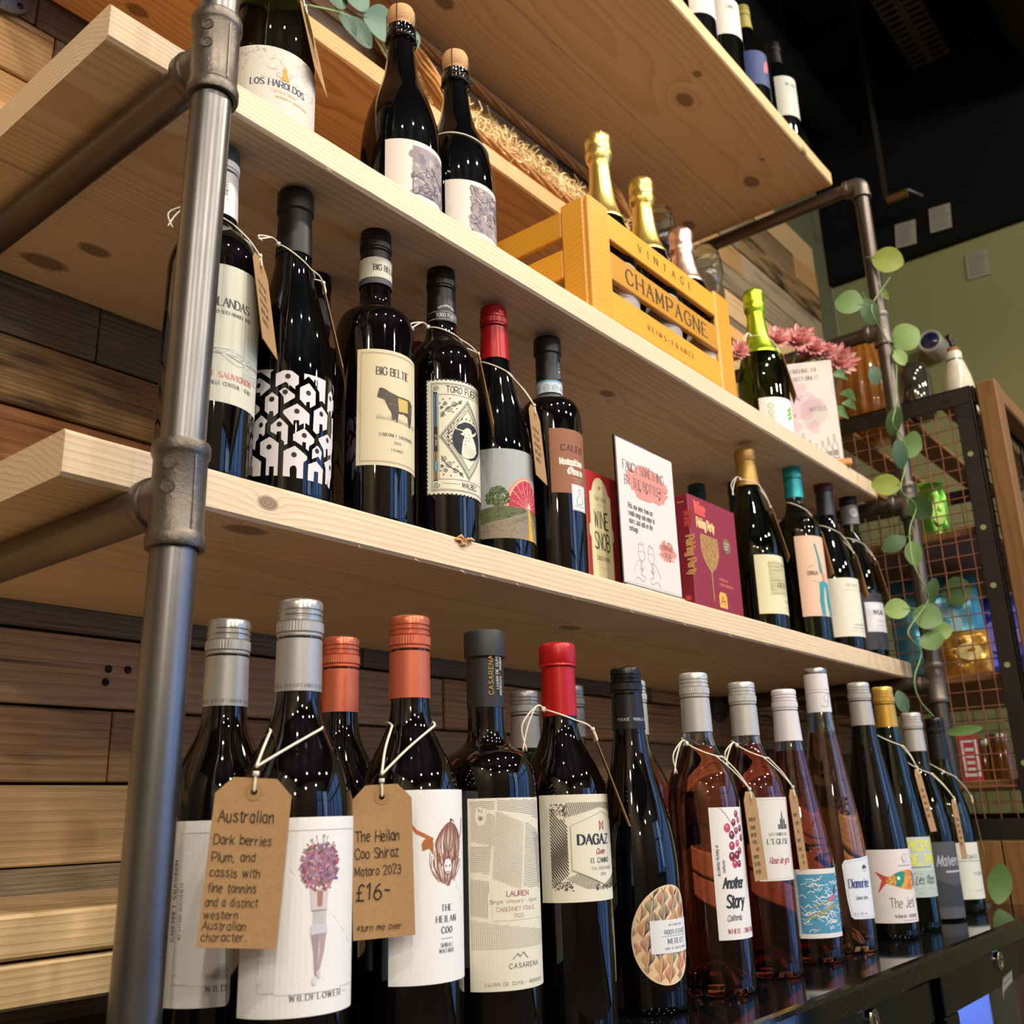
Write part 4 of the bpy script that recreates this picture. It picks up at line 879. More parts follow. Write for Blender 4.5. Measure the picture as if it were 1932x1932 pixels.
# dagaz
R_ = .0375
bt, P_, cp = bottle('bottle with bright red capsule and cream label with hexagon', .373, -.022, 0, R_, .3165, 'slope', 'red', ('ring', '#b3161c', .2525, dict(metal=.15, rough=.3)))
A = Art(); A.rect(-56, 103.5, 40, 186.3, CR, 0); dk = '#4b3b33'
A.hatch([(-47,176),(-33,162),(-33,124),(-47,114)], -.9, 1.7, .75, dk); A.hatch([(-47,160),(-35,168),(-33,160),(-33,128),(-47,120)], -.95, 1.7, .5, dk)
A.hatch([(-34,180),(0,180),(24,180),(24,172),(-2,176),(-36,168)], 1.25, 1.5, .6, dk); A.hatch([(-36,121),(-18,113),(-2,113),(-10,121),(-24,126)], 1.3, 1.4, .5, dk); A.hatch([(2,120),(20,124),(24,113),(-4,113)], .5, 1.2, .6, dk)
q = random.Random(8)
for (u0, u1, v0, v1, n_) in ((-46,-33,170,179,60), (-46,-30,112,119,60), (-10,24,112,116,60)):
    for k in range(n_): A.ell(q.uniform(u0,u1), q.uniform(v0,v1), q.uniform(.3,1), q.uniform(.2,.6), dk, 2, 6, q.uniform(0,3))
hexo = [(-30,162),(-.5,172.5),(29,162),(29,128),(-.5,116),(-30,128)]
A.poly(hexo, CR, 3); A.line(hexo, .8, '#b9b8a4', 4, closed=True); 
red = '#9c2038'
A.line([(-3,165),(-3,158),(2,165),(2,158),(-3,165)], .7, red, 5)
A.text('DAGAZ', -24.5, 147.3, 7.2, '#2f3542', 'fat', tr=2.0, wd=.95, l=5); A.rect(-25,147,-24.9,147.1,BK,5)
A.text('Cuvée', -8.5, 139.5, 4.0, red, 'serif', tr=.6, slant=.35, wd=.75, l=5); A.text('EL CAMINO', -14, 132.8, 3.6, '#4c4f55', 'serif', tr=1.6, wd=.8, l=5); A.text('D.O. COLCHAGUA', -13.5, 127.4, 2.1, '#4c4f55', 'sans', tr=2, l=5); A.text('2020', -4.5, 122.9, 2.1, '#4c4f55', 'sans', l=5)
label(bt, A, R_); B3 = (bt, P_)
tg = hang_tag('dark edge of a tag hanging off the red capsule bottle', B3, .62, .040, .083, .240, .158, .0275, .0555, loop=(.2475,.012), tail=(-1.9,.035), seed=3); fin(tg)
# two grey capped bottles behind, plus a rose behind the merlot
for X, Y, H, lab in ((.505,.122,.298,'grey capped bottle standing behind between the black and red capsules'), (.630,.150,.316,'grey capped bottle behind the right side of the red capsule')):
    bottle(lab, X, Y, 0, .037, H, 'bordeaux', 'deepgreen', ('screw', '#8d8a85', H-.06, dict(metal=.5, rough=.5)), wine='white', seg=48)
bt, P_, cp = bottle('pink wine bottle with palm tree label behind the merlot', .648, .075, 0, .037, .3155, 'slope', 'clear', ('screw', '#b9b7b0', .254, dict(metal=.4, rough=.42)), wine='rose', seg=48)
A = Art(); A.rect(-44, 60, 30, 168, '#d5cdc8', 0)
A.rect(-20,168,-2,172,'#c9a7a6',0)
for k in range(2):
    A.line([(-12+k*9,120),(-11+k*9,150)], .7, '#4a4448'); 
    for j in range(7): A.line([(-11+k*9,150),(-11+k*9+4*cos(j*.9),150+3*sin(j*.9))], .5, '#4a4448')
label(bt, A, .037)
# merlot
R_ = .039
bt, P_, cp = bottle('dark burgundy bottle with egg shaped leaf pattern label', .502, -.010, 0, R_, .3075, 'burgundy', 'dark', ('screw', '#1b1b1e', .2475, dict(metal=.1, rough=.35, top='#141416')))
A = Art(); cx_, cy_ = -13, 65.5
egg = [(cx_+(35.5 if cos(t) < 0 else 35.5)*cos(t)+ (3*sin(t)), cy_+41.5*sin(t)) for t in [2*pi*k/48 for k in range(48)]]
A.poly(egg, '#e3c49c', 0)
q = random.Random(11)
def inegg(x, y): return ((x-cx_-3*(y-cy_)/41.5)/34.5)**2+((y-cy_)/40.5)**2 < 1
for ci in range(7):
    bx = -50+ci*11.5
    for ri in range(8):
        y = 20+ri*12.5+(6 if ci % 2 else 0); bxx = bx+3*sin(ri); c = q.choice(['#c06a4c','#3c3a3c','#b35848','#5d6a5a','#c88a5c','#55505a','#a8606a'])
        c2 = q.choice(['#2e2c30','#8c5a48','#6a7a6a','#c06a4c'])
        for k in range(13):
            f = k/12; y0_ = y+f*11
            for sg, cc in ((-1, c), (1, c2)):
                L = 5.6*sin(pi*min(1, f*.9+.1))
                p0 = (bxx+sg*.5+f*2.4, y0_); p1 = (bxx+sg*(.5+L)+f*2.4, y0_+3.6)
                if inegg(*p0) and inegg(*p1): A.line([p0, ((p0[0]+p1[0])/2, (p0[1]+p1[1])/2+.5), p1], .42, cc, 1)
        if inegg(bxx, y) and inegg(bxx+2.4, y+11): A.line([(bxx,y),(bxx+2.4,y+12)], .4, '#e9d3b0', 2)
A.rect(-31.5, 50, 24, 77.5, '#dfe1e2', 3)
A.text('WESTERN CAPE', -4, 72.3, 1.7, '#6a6a78', 'serif', 'c', l=4); A.text('ROOS ESTATE', -4, 65.6, 3.6, '#4a5468', 'serif', 'c', wd=.8, l=4); A.line([(-21,64),(13,64)], .25, BK, 4); A.text('MERLOT', -4, 57.6, 4.2, '#454a72', 'serif', 'c', tr=3, wd=.85, l=4); A.text('WINE OF SOUTH AFRICA', -4, 53, 1.7, '#6a6a78', 'serif', 'c', l=4)
label(bt, A, R_)
A = Art(); A.text('ESTATE  ROOS ESTATE  ROOS ESTATE', -25.5, 255.3, 2.6, '#c9c9cc', 'serif', tr=1.8, wd=.85); captext(cp, A, .0152)
# another story
R_ = .037
bt, P_, cp = bottle('pink wine bottle whose white label shows a red berry sprig', .611, -.025, 0, R_, .310, 'slope', 'clear', ('screw', '#bfbdb6', .2485, dict(metal=.4, rough=.42, top='#c9c7c2')), wine='rose', fill=.2345)
A = Art(); A.rect(-35.2, 50.3, 24, 172.5, '#e6e2e0', 0)
A.line([(-24,172),(-18,166),(-12,158),(-8,152),(-6,143)], .5, '#5a3a3c', 1, smooth=5)
q = random.Random(3)
for (u, v, r, c) in ((-17,153,3.8,'#c04a5e'),(-8,158,3,'#7d2c48'),(-3,166,3.2,'#8a4a68'),(0,160,2.8,'#9a5a78'),(-12,146,3.6,'#6d2c48'),(-5,150,3,'#8a3c58'),(2,152,3,'#6a3454'),(-13,136,3.6,'#a83a50'),(-5,138,3,'#c05a6c'),(-14,126,3.8,'#7d2840'),(-7,127,3.6,'#6a2440'),(-2,131,3,'#8a3850'),(-11,119,3.4,'#b04458'),(-5,119,3,'#7d2c48'),(3,143,3,'#8a4a68')):
    A.ell(u, v, r, r*1.12, c, 2, 18); A.ell(u-r*.2, v+r*.3, r*.4, r*.4, '#d98a98', 3, 8)
A.text('Accidental Alchemy in', -28.5, 108, 3.2, '#3b3b3e', 'hand', rot=pi/2, wd=.62, slant=.2); A.text('California', -23, 111, 3.0, '#3b3b3e', 'hand', rot=pi/2, wd=.62, slant=.2)
A.text('Another', -27, 97, 9.5, '#33373c', 'bold', wd=.55, slant=.15, tr=1.2); A.text('Story', -25, 79.5, 11, '#33373c', 'bold', wd=.6, slant=.15, tr=1.2)
A.text('California', -25.5, 67.5, 5.2, '#33373c', 'hand', wd=.6, slant=.25, tr=.8); A.text('WHITE ZINFANDEL', -25.5, 56, 4.0, '#a33b50', 'serif', tr=2.6, wd=.8)
label(bt, A, R_); B4 = (bt, P_)
lt = [('caramel and', -16, 14, 4.6, dict(wd=.6)), ('rosewood', -14, 6, 4.4, dict(wd=.6)), ('sweet peas', -16, -1, 4.4, dict(wd=.6)), ('a cherry', -14, -8, 4.4, dict(wd=.6)), ('and a', -4, -15, 4.4, dict(wd=.6)), ('sweetness', -16, -22, 4.2, dict(wd=.6)), ('that lasting', -16, -29, 4.2, dict(wd=.56)), ('and glossy', -16, -36, 4.2, dict(wd=.6))]
tg = hang_tag('brown tag between the berry sprig label and the church label bottle', B4, .16, .042, .086, .190, .0985, .0415, .046, lt, loop=(.222,.022), tail=(-1.75,.03), side=.024, seed=5); fin(tg)
# l'eglise
bt, P_, cp = bottle('pink wine bottle whose cream label shows a small church', .730, -.021, 0, R_, .310, 'slope', 'clear', ('screw', '#bfbdb6', .2495, dict(metal=.4, rough=.42, top='#c9c7c2')), wine='rose_dark', fill=.240)
A = Art(); A.rect(-41.5, 95.8, 26, 181.3, '#ded9d3', 0); A.frame(-39.5, 98, 24, 179, .25, '#b9b3aa')
for k, (x, w_, h_) in enumerate(((-14,3,5),(-10.6,3.4,8),(-7.6,2,12),(-5,3.4,8),(-1.6,3,5))): A.rect(x, 148, x+w_, 148+h_, '#5d5a5c')
A.poly([(-8.2,160),(-5.2,160),(-6.7,169)], '#5d5a5c'); A.poly([(-11,156),(-7,156),(-9,160)], '#5d5a5c'); A.poly([(-5.4,156),(-1.4,156),(-3.4,160)], '#5d5a5c')
A.text('LES VIGNES DE', -26, 141.5, 2.9, '#5b5b5e', 'serif', tr=2.4, wd=.75); A.text("L'EGLISE", -29, 133, 5.2, '#4b4b4e', 'serif', tr=3, wd=.85); A.text('Rosé de gris', -29, 113.5, 6, '#a8505c', 'serif', tr=.8, slant=.3, wd=.6)
label(bt, A, R_); B5 = (bt, P_)
lt2 = [('summer fruit', -16, 14, 4.4, dict(wd=.56)), ('light and', -10, 5, 4.4, dict(wd=.6)), ('lively,', -8, -4, 4.4, dict(wd=.6)), ('strawberry', -16, -13, 4.2, dict(wd=.6)), ('notes, with', -16, -22, 4.2, dict(wd=.58)), ('a fresh', -6, -30, 4.2, dict(wd=.6)), ('finish', -4, -37, 4.2, dict(wd=.6))]
tg = hang_tag('brown tag between the church label and the blue wave label', B5, .22, .042, .086, .192, .101, .041, .045, lt2, loop=(.2235,.022), tail=(-1.75,.022), side=.022, seed=6); fin(tg)
# waves
bt, P_, cp = bottle('bottle with white cap and blue wave pattern label', .848, -.019, 0, R_, .3105, 'flute', 'clear', ('screw', '#d8d2d6', .2475, dict(metal=.1, rough=.4)), wine='rose_dark', fill=.236)
A = Art(); A.rect(-57.5, 27, 40, 101, '#ded8d6', 0); A.rect(-50, 32, 38, 95.5, '#4a8fae', 1)
q = random.Random(12)
for k in range(150):
    x = q.uniform(-49, 34); y = q.uniform(33, 94); pts = [(x, y)]
    for j in range(4):
        x += q.uniform(.6, 2.6); y += q.uniform(-2.2, 2.0); pts.append((min(x, 37.5), max(32.5, min(95, y))))
    A.line(pts, q.uniform(.45,.95), '#e3e6e6', 2)
for k in range(30): A.ell(q.uniform(-49,37), q.uniform(33,94), q.uniform(.8,2), .5, '#2c6c90', 2, 6, q.uniform(0,3))
for k in range(10): A.line([(-44+k*4, 46+k*1.6+q.uniform(-2,2)), (-38+k*4, 50+k*1.6+q.uniform(-2,2))], 1.3, '#b19a4c', 3)
for k in range(5): A.line([(-34+k*4, 60+k*1.2), (-28+k*4, 62+k*1.6)], 1.1, '#b19a4c', 3)
A.ell(-9,69,5,2.6,'#d0607a',4,12,.5); A.ell(-3,77,1.6,6,'#5a3a50',4,12,-.4)
label(bt, A, R_)
# tall clear bottle with embossed crest and ornate D on white cap
bt, P_, cp = bottle('tallest clear bottle with a curly letter D on its white cap', .950, -.021, 0, R_, .3455, 'flute', 'clear', ('plain', '#dcd8da', .2875, dict(metal=.05, rough=.42, top='#9a9a9c')), wine='pale', fill=.262)
A = Art(); A.poly([(-38.5,100),(-35,105.5),(20,111),(24,106),(22,40),(18,36.5),(-31,38),(-34.5,41),(-37,62)], '#d9dde2', 0)
A.line([(-36,99),(-33.5,103),(18,108.5),(21.5,104),(20,42),(16,39),(-29.5,40.5),(-32.5,43),(-34.5,62),(-36,99)], .25, '#8a8e98', 2)
A.text('Diamarine', -33, 73.5, 10, '#3c4a86', 'serif', wd=.52, tr=1.2); A.text('Coteaux Varois', -26, 60, 4, '#777c88', 'serif', wd=.5, tr=1); A.text('75 cl  12.5% vol', -31, 42.5, 2.6, '#777c88', 'sans', wd=.7)
for k in range(5): A.ell(-10+k*1.5, 98-abs(k-2), 1.1, 2, '#33363c', 2, 8)
A.rect(-10.5,92,-3.5,92.6,'#8a8e98',2)
label(bt, A, R_)
A = Art(); A.line([(-2,.295*1000),(2,294.5),(6.5,297),(8.5,303),(7,309),(2.5,311.5),(-2.5,309),(-4,304),(-1.5,300.5),(2,301),(3,304)], .45, '#8f8c90', 2, smooth=6); A.line([(4,312),(2.5,304),(.5,297),(-2,294),(-6,294.5),(-9,296.5)], .6, '#8f8c90', 2, smooth=6)
A.q = [([(u-6, v) for u, v in p], c, l) for p, c, l in A.q]; captext(cp, A, .0152)
crest = MB(); q = random.Random(4)
for k in range(26):
    a = -.75+q.uniform(-.36,.36); z = .170+q.uniform(-.012,.012); r = rad(P_, z)+.0004
    crest.lathe([(0,-.0016),(.0016,-.0008),(.0019,0),(.0012,.0011),(0,.0016)], 8, c=(r*sin(a), -r*cos(a), z))
crest.obj('embossed_crest', GL['clear'], bt, smooth=True)
# fish label
R_ = .038
bt, P_, cp = bottle('tall dark bottle with grey cap and colourful fish on white label', 1.085, -.027, 0, R_, .3365, 'flute', 'dark', ('screw', '#b3aea9', .2765, dict(metal=.35, rough=.4, top='#bdb9b4')))
A = Art(); A.rect(-71, 21, 40, 112, '#ddd5d3', 0)
A.poly([(-56,85),(-48,74),(-55,57),(-44,69),(-38,71),(-41,78)], '#c0443a', 1)
body_ = [(-46,72.5),(-38,78),(-28,83),(-16,86),(-4,86),(8,80),(8,66),(-4,61),(-14,61),(-26,64),(-38,68)]
A.poly(body_, '#d9a23c', 1); A.poly([(-32,81),(-22,84.5),(-14,83),(-18,72),(-24,65),(-32,66.5),(-29,73)], '#2f8a78', 2); A.ell(-26,76,2.4,2.2,'#e8efe9',3,12)
A.poly([(-15,84),(-6,86),(0,84),(-1,72),(-4,62),(-14,62),(-10,72)], '#df7a3a', 2); A.poly([(0,85.5),(8,80),(8,66),(0,62.5),(2,72)], '#2f6aa8', 2); A.ell(-7,76,2,2,'#d9c23a',3,12)
q = random.Random(5)
for k in range(26): A.ell(q.uniform(-42,-30), q.uniform(69,78), .9, .6, q.choice(['#b8403a','#efd48a','#7c5a2c']), 3, 6, q.uniform(0,3))
for k in range(20): A.ell(q.uniform(-20,2), q.uniform(64,82), .9, .7, q.choice(['#b8303a','#27508a','#e6c04a','#1f6f60']), 3, 6, q.uniform(0,3))
A.text('The Jeti', -42, 39.5, 12, '#33343a', 'thin', wd=.62, slant=.05, tr=1.4); A.text('VINHO VERDE', -37, 27.5, 3.4, '#5c5a60', 'bold', tr=3); A.rect(-26,23.5,5,24.3,'#8d888c'); A.frame(-16,97,-9,104,.5,'#4c4a50'); A.ell(-12.5,100.5,4.5,6,'#ddd5d3',3); A.line([(-12.5+3.5*cos(t),101+5*sin(t)) for t in [k*.5 for k in range(13)]], .5, '#4c4a50', 4); A.rect(-24,91,0,92,'#9a969a',2)
label(bt, A, R_)
# gold cap
R_ = .037
bt, P_, cp = bottle('green bottle with gold cap and yellow lettering on pale label', 1.185, -.026, 0, R_, .338, 'flute', 'teal', ('screw', '#c99f44', .2785, dict(metal=.55, rough=.35, top='#d9b25a')), wine='white', fill=.262)
A = Art(); A.rect(-44.5, 44.5, 30, 124, '#b9c4bd', 0); A.text('PICPOUL', -43, 106, 12.5, '#d9dc4e', 'bold', wd=.8, tr=2); A.text('DE PINET', -43, 87.5, 12.5, '#d9dc4e', 'bold', wd=.8, tr=2); A.rect(-42,83.5,-6,84.5,'#5a6460',2); A.rect(-44,46,29,80,'#aebbb4',1)
q = random.Random(4)
for k in range(45): x = q.uniform(-43,24); y = q.uniform(47,78); A.line([(x,y),(x+q.uniform(1,4),y+q.uniform(.5,2)),(x+q.uniform(3,6),y+q.uniform(-1,1))], .6, q.choice(['#d5ded8','#98a69f']), 2)
A.text('Les flots', -36, 62, 11, '#33393a', 'hand', wd=.5, slant=.3, l=3)
label(bt, A, R_); Bn = (bt, P_)
sc = [('crisp fresh', -15, 12, 5, dict(wd=.6)), ('citrus and', -15, 3, 5, dict(wd=.6)), ('sea breeze', -15, -6, 5, dict(wd=.6)), ('great with', -15, -15, 5, dict(wd=.6)), ('shellfish', -15, -24, 5, dict(wd=.6))]
tg = hang_tag('brown tag hanging from the gold capped bottle', Bn, .10, .040, .088, .219, .128, .029, .041, sc, loop=(.2505,.02), side=.018, seed=7); fin(tg)
# malbec style grey printed label
bt, P_, cp = bottle('grey capped green bottle with translucent dark label near the counter end', 1.325, -.018, 0, R_, .308, 'burgundy', 'deepgreen', ('screw', '#b9b4ae', .248, dict(metal=.35, rough=.4, top='#c3bfba')), wine='white', fill=.236)
A = Art(); A.rect(-56, 4, 40, 112, '#4d4d52', 0); A.text('Malvern', -40, 78, 15, '#b9bcc4', 'hand', wd=.55, slant=.25); A.rect(-28,68,8,71,'#a9acb4',2); A.poly([(-56,52),(-40,58),(-20,50),(0,49),(20,54),(40,50),(40,20),(-56,20)], '#34363c', 1)
label(bt, A, R_); Bo = (bt, P_)
tg = hang_tag('brown tag hanging in front of the cream label at the counter end', Bo, .10, .040, .088, .176, .083, .041, .045, sc, loop=(.2125,.022), side=.020, seed=8); fin(tg)
bt, P_, cp = bottle('black capped pale green bottle, last one on the counter', 1.455, -.014, 0, R_, .307, 'burgundy', 'green', ('screw', '#19191b', .238, dict(metal=.1, rough=.4)), wine='white', fill=.236)
A = Art(); A.rect(-46.5, 20.5, 40, 106, '#d5d5c8', 0); A.text('MONTI', -36, 81, 6, '#4c4d4a', 'serif', tr=4); A.rect(-42,77.5,4,78.2,'#6c6d6a',2); A.text('VIGNE', -20, 56, 5, '#9a9a90', 'serif', tr=3); A.rect(-14,52,4,52.8,'#aaa',2) if False else None; A.rect(-22,33,2,33.7,'#a3a398',2)
label(bt, A, R_); Bp = (bt, P_)
A = Art(); A.text('TRIMBACH TRIMB', -22, 243, 2.6, '#c9c9cc', 'serif', tr=2.4) if False else A.text('FISCHER  FISCHER', -22, 243, 2.6, '#c9c9cc', 'serif', tr=2.4); captext(cp, A, .0152)
tg = hang_tag('brown tag on the far side of the last counter bottle', Bp, .30, .040, .088, .176, .085, .039, .046, sc, loop=(.2085,.024), side=.017, seed=9); fin(tg)

# ---- lower pine shelf
R_ = .0375
bt, P_, cp = bottle('bottle behind the left pipe with grey cap and pale green label', .081, .100, Z3, R_, .309, 'bordeaux', 'red', ('screw', '#d9d6d0', .239, dict(metal=.2, rough=.45, top='#5a5d60')))
A = Art(); lb = '#cfccb8'; A.rect(-48, 60.5, 42, 179, lb, 0)
for k, (a, b, c) in enumerate(((-15,-3,'#c4c3b2'),(6,42,'#b3b4a6'))): A.rect(a, 85 if k else 61, b, 179, c, 1)
A.text('VOLANDAS', -27.5, 142, 7.2, '#4a4846', 'serif', tr=1.6, wd=.72, l=2); A.text('CERTIFIED SUSTAINABLE WINE', -31, 135.2, 2.8, '#5a5856', 'serif', tr=1.6, wd=.75, l=2)
q = random.Random(3)
for k in range(16): A.line([(-46+q.uniform(0,4), 100+k*.8), (-20, 103+q.uniform(-5,5)), (0, 99+q.uniform(-6,8)), (16, 95+q.uniform(-5,9)), (40, 101+q.uniform(-4,4))], .3, '#eeeee6' if k % 3 else '#8a8f8c', 2, smooth=4)
A.text('CABERNET SAUVIGNON', -46, 81, 4.4, '#c9675e', 'serif', tr=2.8, wd=.8, l=2); A.text('VALLE CENTRAL · CHILE', -22, 74.5, 2.9, '#5a5856', 'serif', tr=1.8, wd=.8, l=2)
label(bt, A, R_); A = Art(); A.text('VOLANDAS', -2, 248, 3, '#6a6866', 'serif', rot=pi/2, tr=2); captext(cp, A, .0152)
Ba = (bt, P_)
tg = hang_tag('brown tag seen edge on between the pipe bottle and the houses bottle', Ba, .62, .040, .085, .201, .118, .0375, .050, sc, loop=(.229,.018), tail=(-1.95,.022), seed=12); fin(tg)
# houses
R_ = .038
bt, P_, cp = bottle('bottle wrapped in a black and white pattern of little houses', .162, .100, Z3, R_, .308, 'burgundy', 'dark', ('wide', '#1f1c1b', .2395, dict(metal=.35, rough=.42)))
A = Art()
def uncl(u): return u
for p in HOUSES: A.poly(p, '#d9d2d3', 1)
for u, v in HOLES[0]: A.ell(u, v, 2.0 if abs(u) > 45 else 2.25, 2.3, '#0d0d0f', 2, 16)
for p in HOUSES[:6]: A.poly([(u+88, v-3) for u, v in p], '#d9d2d3', 1)
for p in HOUSES[9:13]: A.poly([(u+78, v) for u, v in p], '#d9d2d3', 1)
A.text('TERLANO', -55, 92, 2.0, '#26262a', 'sans', rot=-.8, l=3)
label(bt, A, R_); Bb = (bt, P_)
tg = hang_tag('thin edge of a tag on the right of the houses bottle', Bb, .80, .040, .092, .214, .124, .0265, .0475, sc, loop=(.2235,.028), tail=(-1.5,.006), seed=13); fin(tg)
bt, P_, cp = bottle('second big beltie bottle, its black cap behind the houses bottle', .275, .205, Z3, .0375, .3165, 'square', 'dark', ('screw', '#151517', .243, dict(metal=.05, rough=.4)), seg=40)
A = Art(); A.rect(-40, 250, 40, 278, '#6f6f68', 0); captext(cp, A, .0154)
# big beltie
R_ = .0378
bt, P_, cp = bottle('bottle with belted cow drawing on a cream label', .261, .098, Z3, R_, .313, 'square', 'red', ('screw', '#19191b', .2485, dict(metal=.05, rough=.4)))
A = Art(); cb = '#d3c7a4'; A.rect(-44.5, 53, 36, 167, cb, 0); A.frame(-41, 56.5, 33, 163.5, .3, '#9b9484'); A.frame(-40, 57.5, 32, 162.5, .2, '#b0a892')
A.text('BIG BELTIE', -26.5, 141.5, 7.4, '#4b463e', 'serif', tr=1.3, wd=.66)
A.poly(COW[0], '#4a4038', 1); A.poly(COW[1], '#c9ab5c', 2)
q = random.Random(9)
for k in range(70):
    x = q.uniform(-22,-6) if k % 2 else q.uniform(8,13.5); y = q.uniform(107,123) if x > -10 else q.uniform(113,126); A.ell(x, y, .5, .3, '#8a7b68', 2, 6, q.uniform(0,3))
A.poly([(-8.6,106),(-4.8,106),(-5.8,96.5),(-7.6,96.5)], '#3f3730', 1)
for k in range(60): x = -26+k*.8; A.line([(x, 97.5-k*.03+q.uniform(-.5,.5)), (x+q.uniform(-.4,.4), 99+q.uniform(0,3.4)-k*.03)], .22, '#6a6454', 2)
A.text('CABERNET SAUVIGNON', -23.5, 81.5, 2.8, '#6b6252', 'serif', tr=2.2, wd=.8); A.text('2021', -5.5, 74.8, 2.5, '#6b6252', 'serif', 'c', tr=2.4); A.text('FRANCE', -5.5, 67.8, 2.3, '#6b6252', 'serif', 'c', tr=2.4)
label(bt, A, R_); A = Art(); A.rect(-48, 255, 48, 277, '#c3c0ae', 0); A.rect(-48, 248.6, 48, 254.8, '#47474a', 0); A.text('BIG BELTIE  BIG BELTIE', -13.5, 262.5, 6, '#3a3833', 'serif', tr=1.6, wd=.62); captext(cp, A, .0156)
# red cap behind
bottle('dark red cap just visible behind the bull label bottle', .440, .215, Z3, .0375, .293, 'burgundy', 'dark', ('screw', '#8c1c26', .235, dict(metal=.15, rough=.35)), seg=40)
# toro
R_ = .0372
bt, P_, cp = bottle('bottle with ornate bull head label shaped like a postage stamp', .357, .099, Z3, R_, .312, 'bordeaux', 'red', ('screw', '#111113', .2455, dict(metal=.05, rough=.38)))
A = Art(); tb = '#dbd7c0'; e = []
for k in range(27):
    v = 48.5+k*4.4; e += [(-47, v), (-47, v+2.2), (-46.3, v+2.7), (-46.3, v+3.9)]
top_ = []
for k in range(20):
    u = -47+k*4.4; top_ += [(u, 168.8), (u+2.2, 168.8), (u+2.7, 167.9), (u+3.9, 167.9)]
bot_ = [(u, 216-v) for u, v in top_]
A.poly([(p[0], p[1]) for p in bot_]+[(41,168)]+[p for p in top_[::-1]]+[p for p in e[::-1]][4:], tb, 0) if False else A.rect(-46.6, 48, 41, 168.5, tb, 0)
for k in range(28): A.ell(-46.8, 49+k*4.35, 1.25, 1.25, '#060607', 2, 10)
for k in range(20): A.ell(-44+k*4.35, 168.6, 1.25, 1.25, '#060607', 2, 10); A.ell(-44+k*4.35, 47.9, 1.25, 1.25, '#060607', 2, 10)
A.frame(-41.5, 52, 36, 164.5, .35, BK); A.frame(-40.3, 53.2, 35, 163.3, .25, BK)
A.poly([(-39.6,57),(-35.4,57),(-35.4,159),(-39.6,159)], '#23273a', 1); A.rect(-38.8,118,-35.8,153,'#5d93ac',2); A.rect(-38.8,63,-35.8,92,'#b98a50',2); A.rect(-38.8,72,-35.8,82,'#5d93ac',3); A.rect(-39.2,92,-35.5,118,'#2a1d22',3); A.text('WINE OF', -36.2, 98, 1.9, tb, 'sans', rot=pi/2, l=4, wd=1.1)
A.line([(-34.5,152.5),(36,152.5)], .35, BK); A.line([(-34.5,63.5),(36,63.5)], .35, BK); A.line([(-34.5,63.5),(-34.5,152.5)], .35, BK)
A.text('TORO FUERTE', -26.5, 154.6, 7.0, '#2c2c30', 'sans', tr=2.0, wd=.62); A.text('MALBEC', -11, 56, 5.4, '#2c2c30', 'sans', tr=2.4, wd=.62); A.line([(-31,59),(-13,59)], .25, BK)
def spiral(x, y, r, n_, w, dir_=1, a0=0, c=BK, l=2):
    A.line([(x+r*(1-k/(n_*10))*cos(a0+dir_*k*.62), y+r*(1-k/(n_*10))*sin(a0+dir_*k*.62)) for k in range(n_*10)], w, c, l)
for yy, sg in ((158.5, 1), (58, -1)): A.ell(-37, yy, 3.6, 3.6, tb, 3, 16); spiral(-37, yy, 3.2, 2, .6, sg, 0, BK, 4)
dia = [(-33.9,107.8),(-3,149),(28,107.8),(-3,64.5)]
for sc_, w_ in ((1,.35),(.965,.25),(.93,.6),(.86,.25),(.82,.25),(.76,.5)):
    A.line([(-3+(u+3)*sc_, 107+(v-107)*sc_) for u, v in dia], w_, BK, 2, closed=True)
for y0_, sg in ((131,1),(84,-1)):
    for (x_, dy, r, d) in ((-30,0,3,1),(-24.5,6,3.6,-1),(-18.5,11,3.2,1),(-28,12,2.4,1),(-12.5,14.5,2.2,-1),(-31.5,7,1.8,1)): spiral(x_, y0_+sg*dy, r, 2, .5, d*sg, x_)
    A.line([(-32,y0_-sg*3),(-28,y0_+sg*4),(-22,y0_+sg*9),(-15,y0_+sg*12),(-10,y0_+sg*17)], .7, BK, 2, smooth=5)
    for (x_, dy) in ((-20,3),(-16,7),(-30,16),(-23,17),(-33,12)): A.ell(x_, y0_+sg*dy, 1, .6, BK, 2, 8, .7*sg)
A.poly([(-21.4,106.1),(-19.8,113.5),(-15.3,120.8),(-8.0,125),(-1,125.6),(6,124),(13.6,118),(17,108),(15,97),(8,89),(0,86),(-8,87.4),(-15,91.8),(-19.8,98.3)], '#151a26', 3)
A.poly(BULL[0], tb, 4)
for (u, v) in ((-8,112),(-5.5,108.5),(-3,106),(-6.5,105),(-1.5,109),(-2.5,113),(-7.5,101.5)): A.ell(u, v, .5, .7, '#3c3832', 5, 8)
for k in range(9): A.line([(-7+k*1.6, 101-k*.5), (-8+k*2, 89.5+abs(k-4)*.5)], .2, '#8d8878', 5)
for k in range(9):
    a = .3+k*.24; A.ell(-3+22*cos(a+.9), 107+22*sin(a+.9)*1.0, 1.5, .5, '#2c2c30', 3, 8, a)
    A.ell(-25+ (k % 2)*3, 99+k*2, 1.5, .5, '#2c2c30', 3, 8, .6 if k % 2 else 2.4)
label(bt, A, R_); Bf = (bt, P_)
A = Art(); A.text('TORO FUERTE', -18, 249.5, 4.4, '#cfcfd2', 'sans', tr=1.5, wd=.62); A.line([(-30,247.5),(30,247.5)], .35, '#cfcfd2'); A.line([(-30,256),(30,256)], .3, '#cfcfd2')
for k in range(7): spiral(-15+k*2.6, 261-abs(k-3)*.9+2, 1.5, 2, .35, 1 if k % 2 else -1, k, '#cfcfd2', 2)
captext(cp, A, .0152)
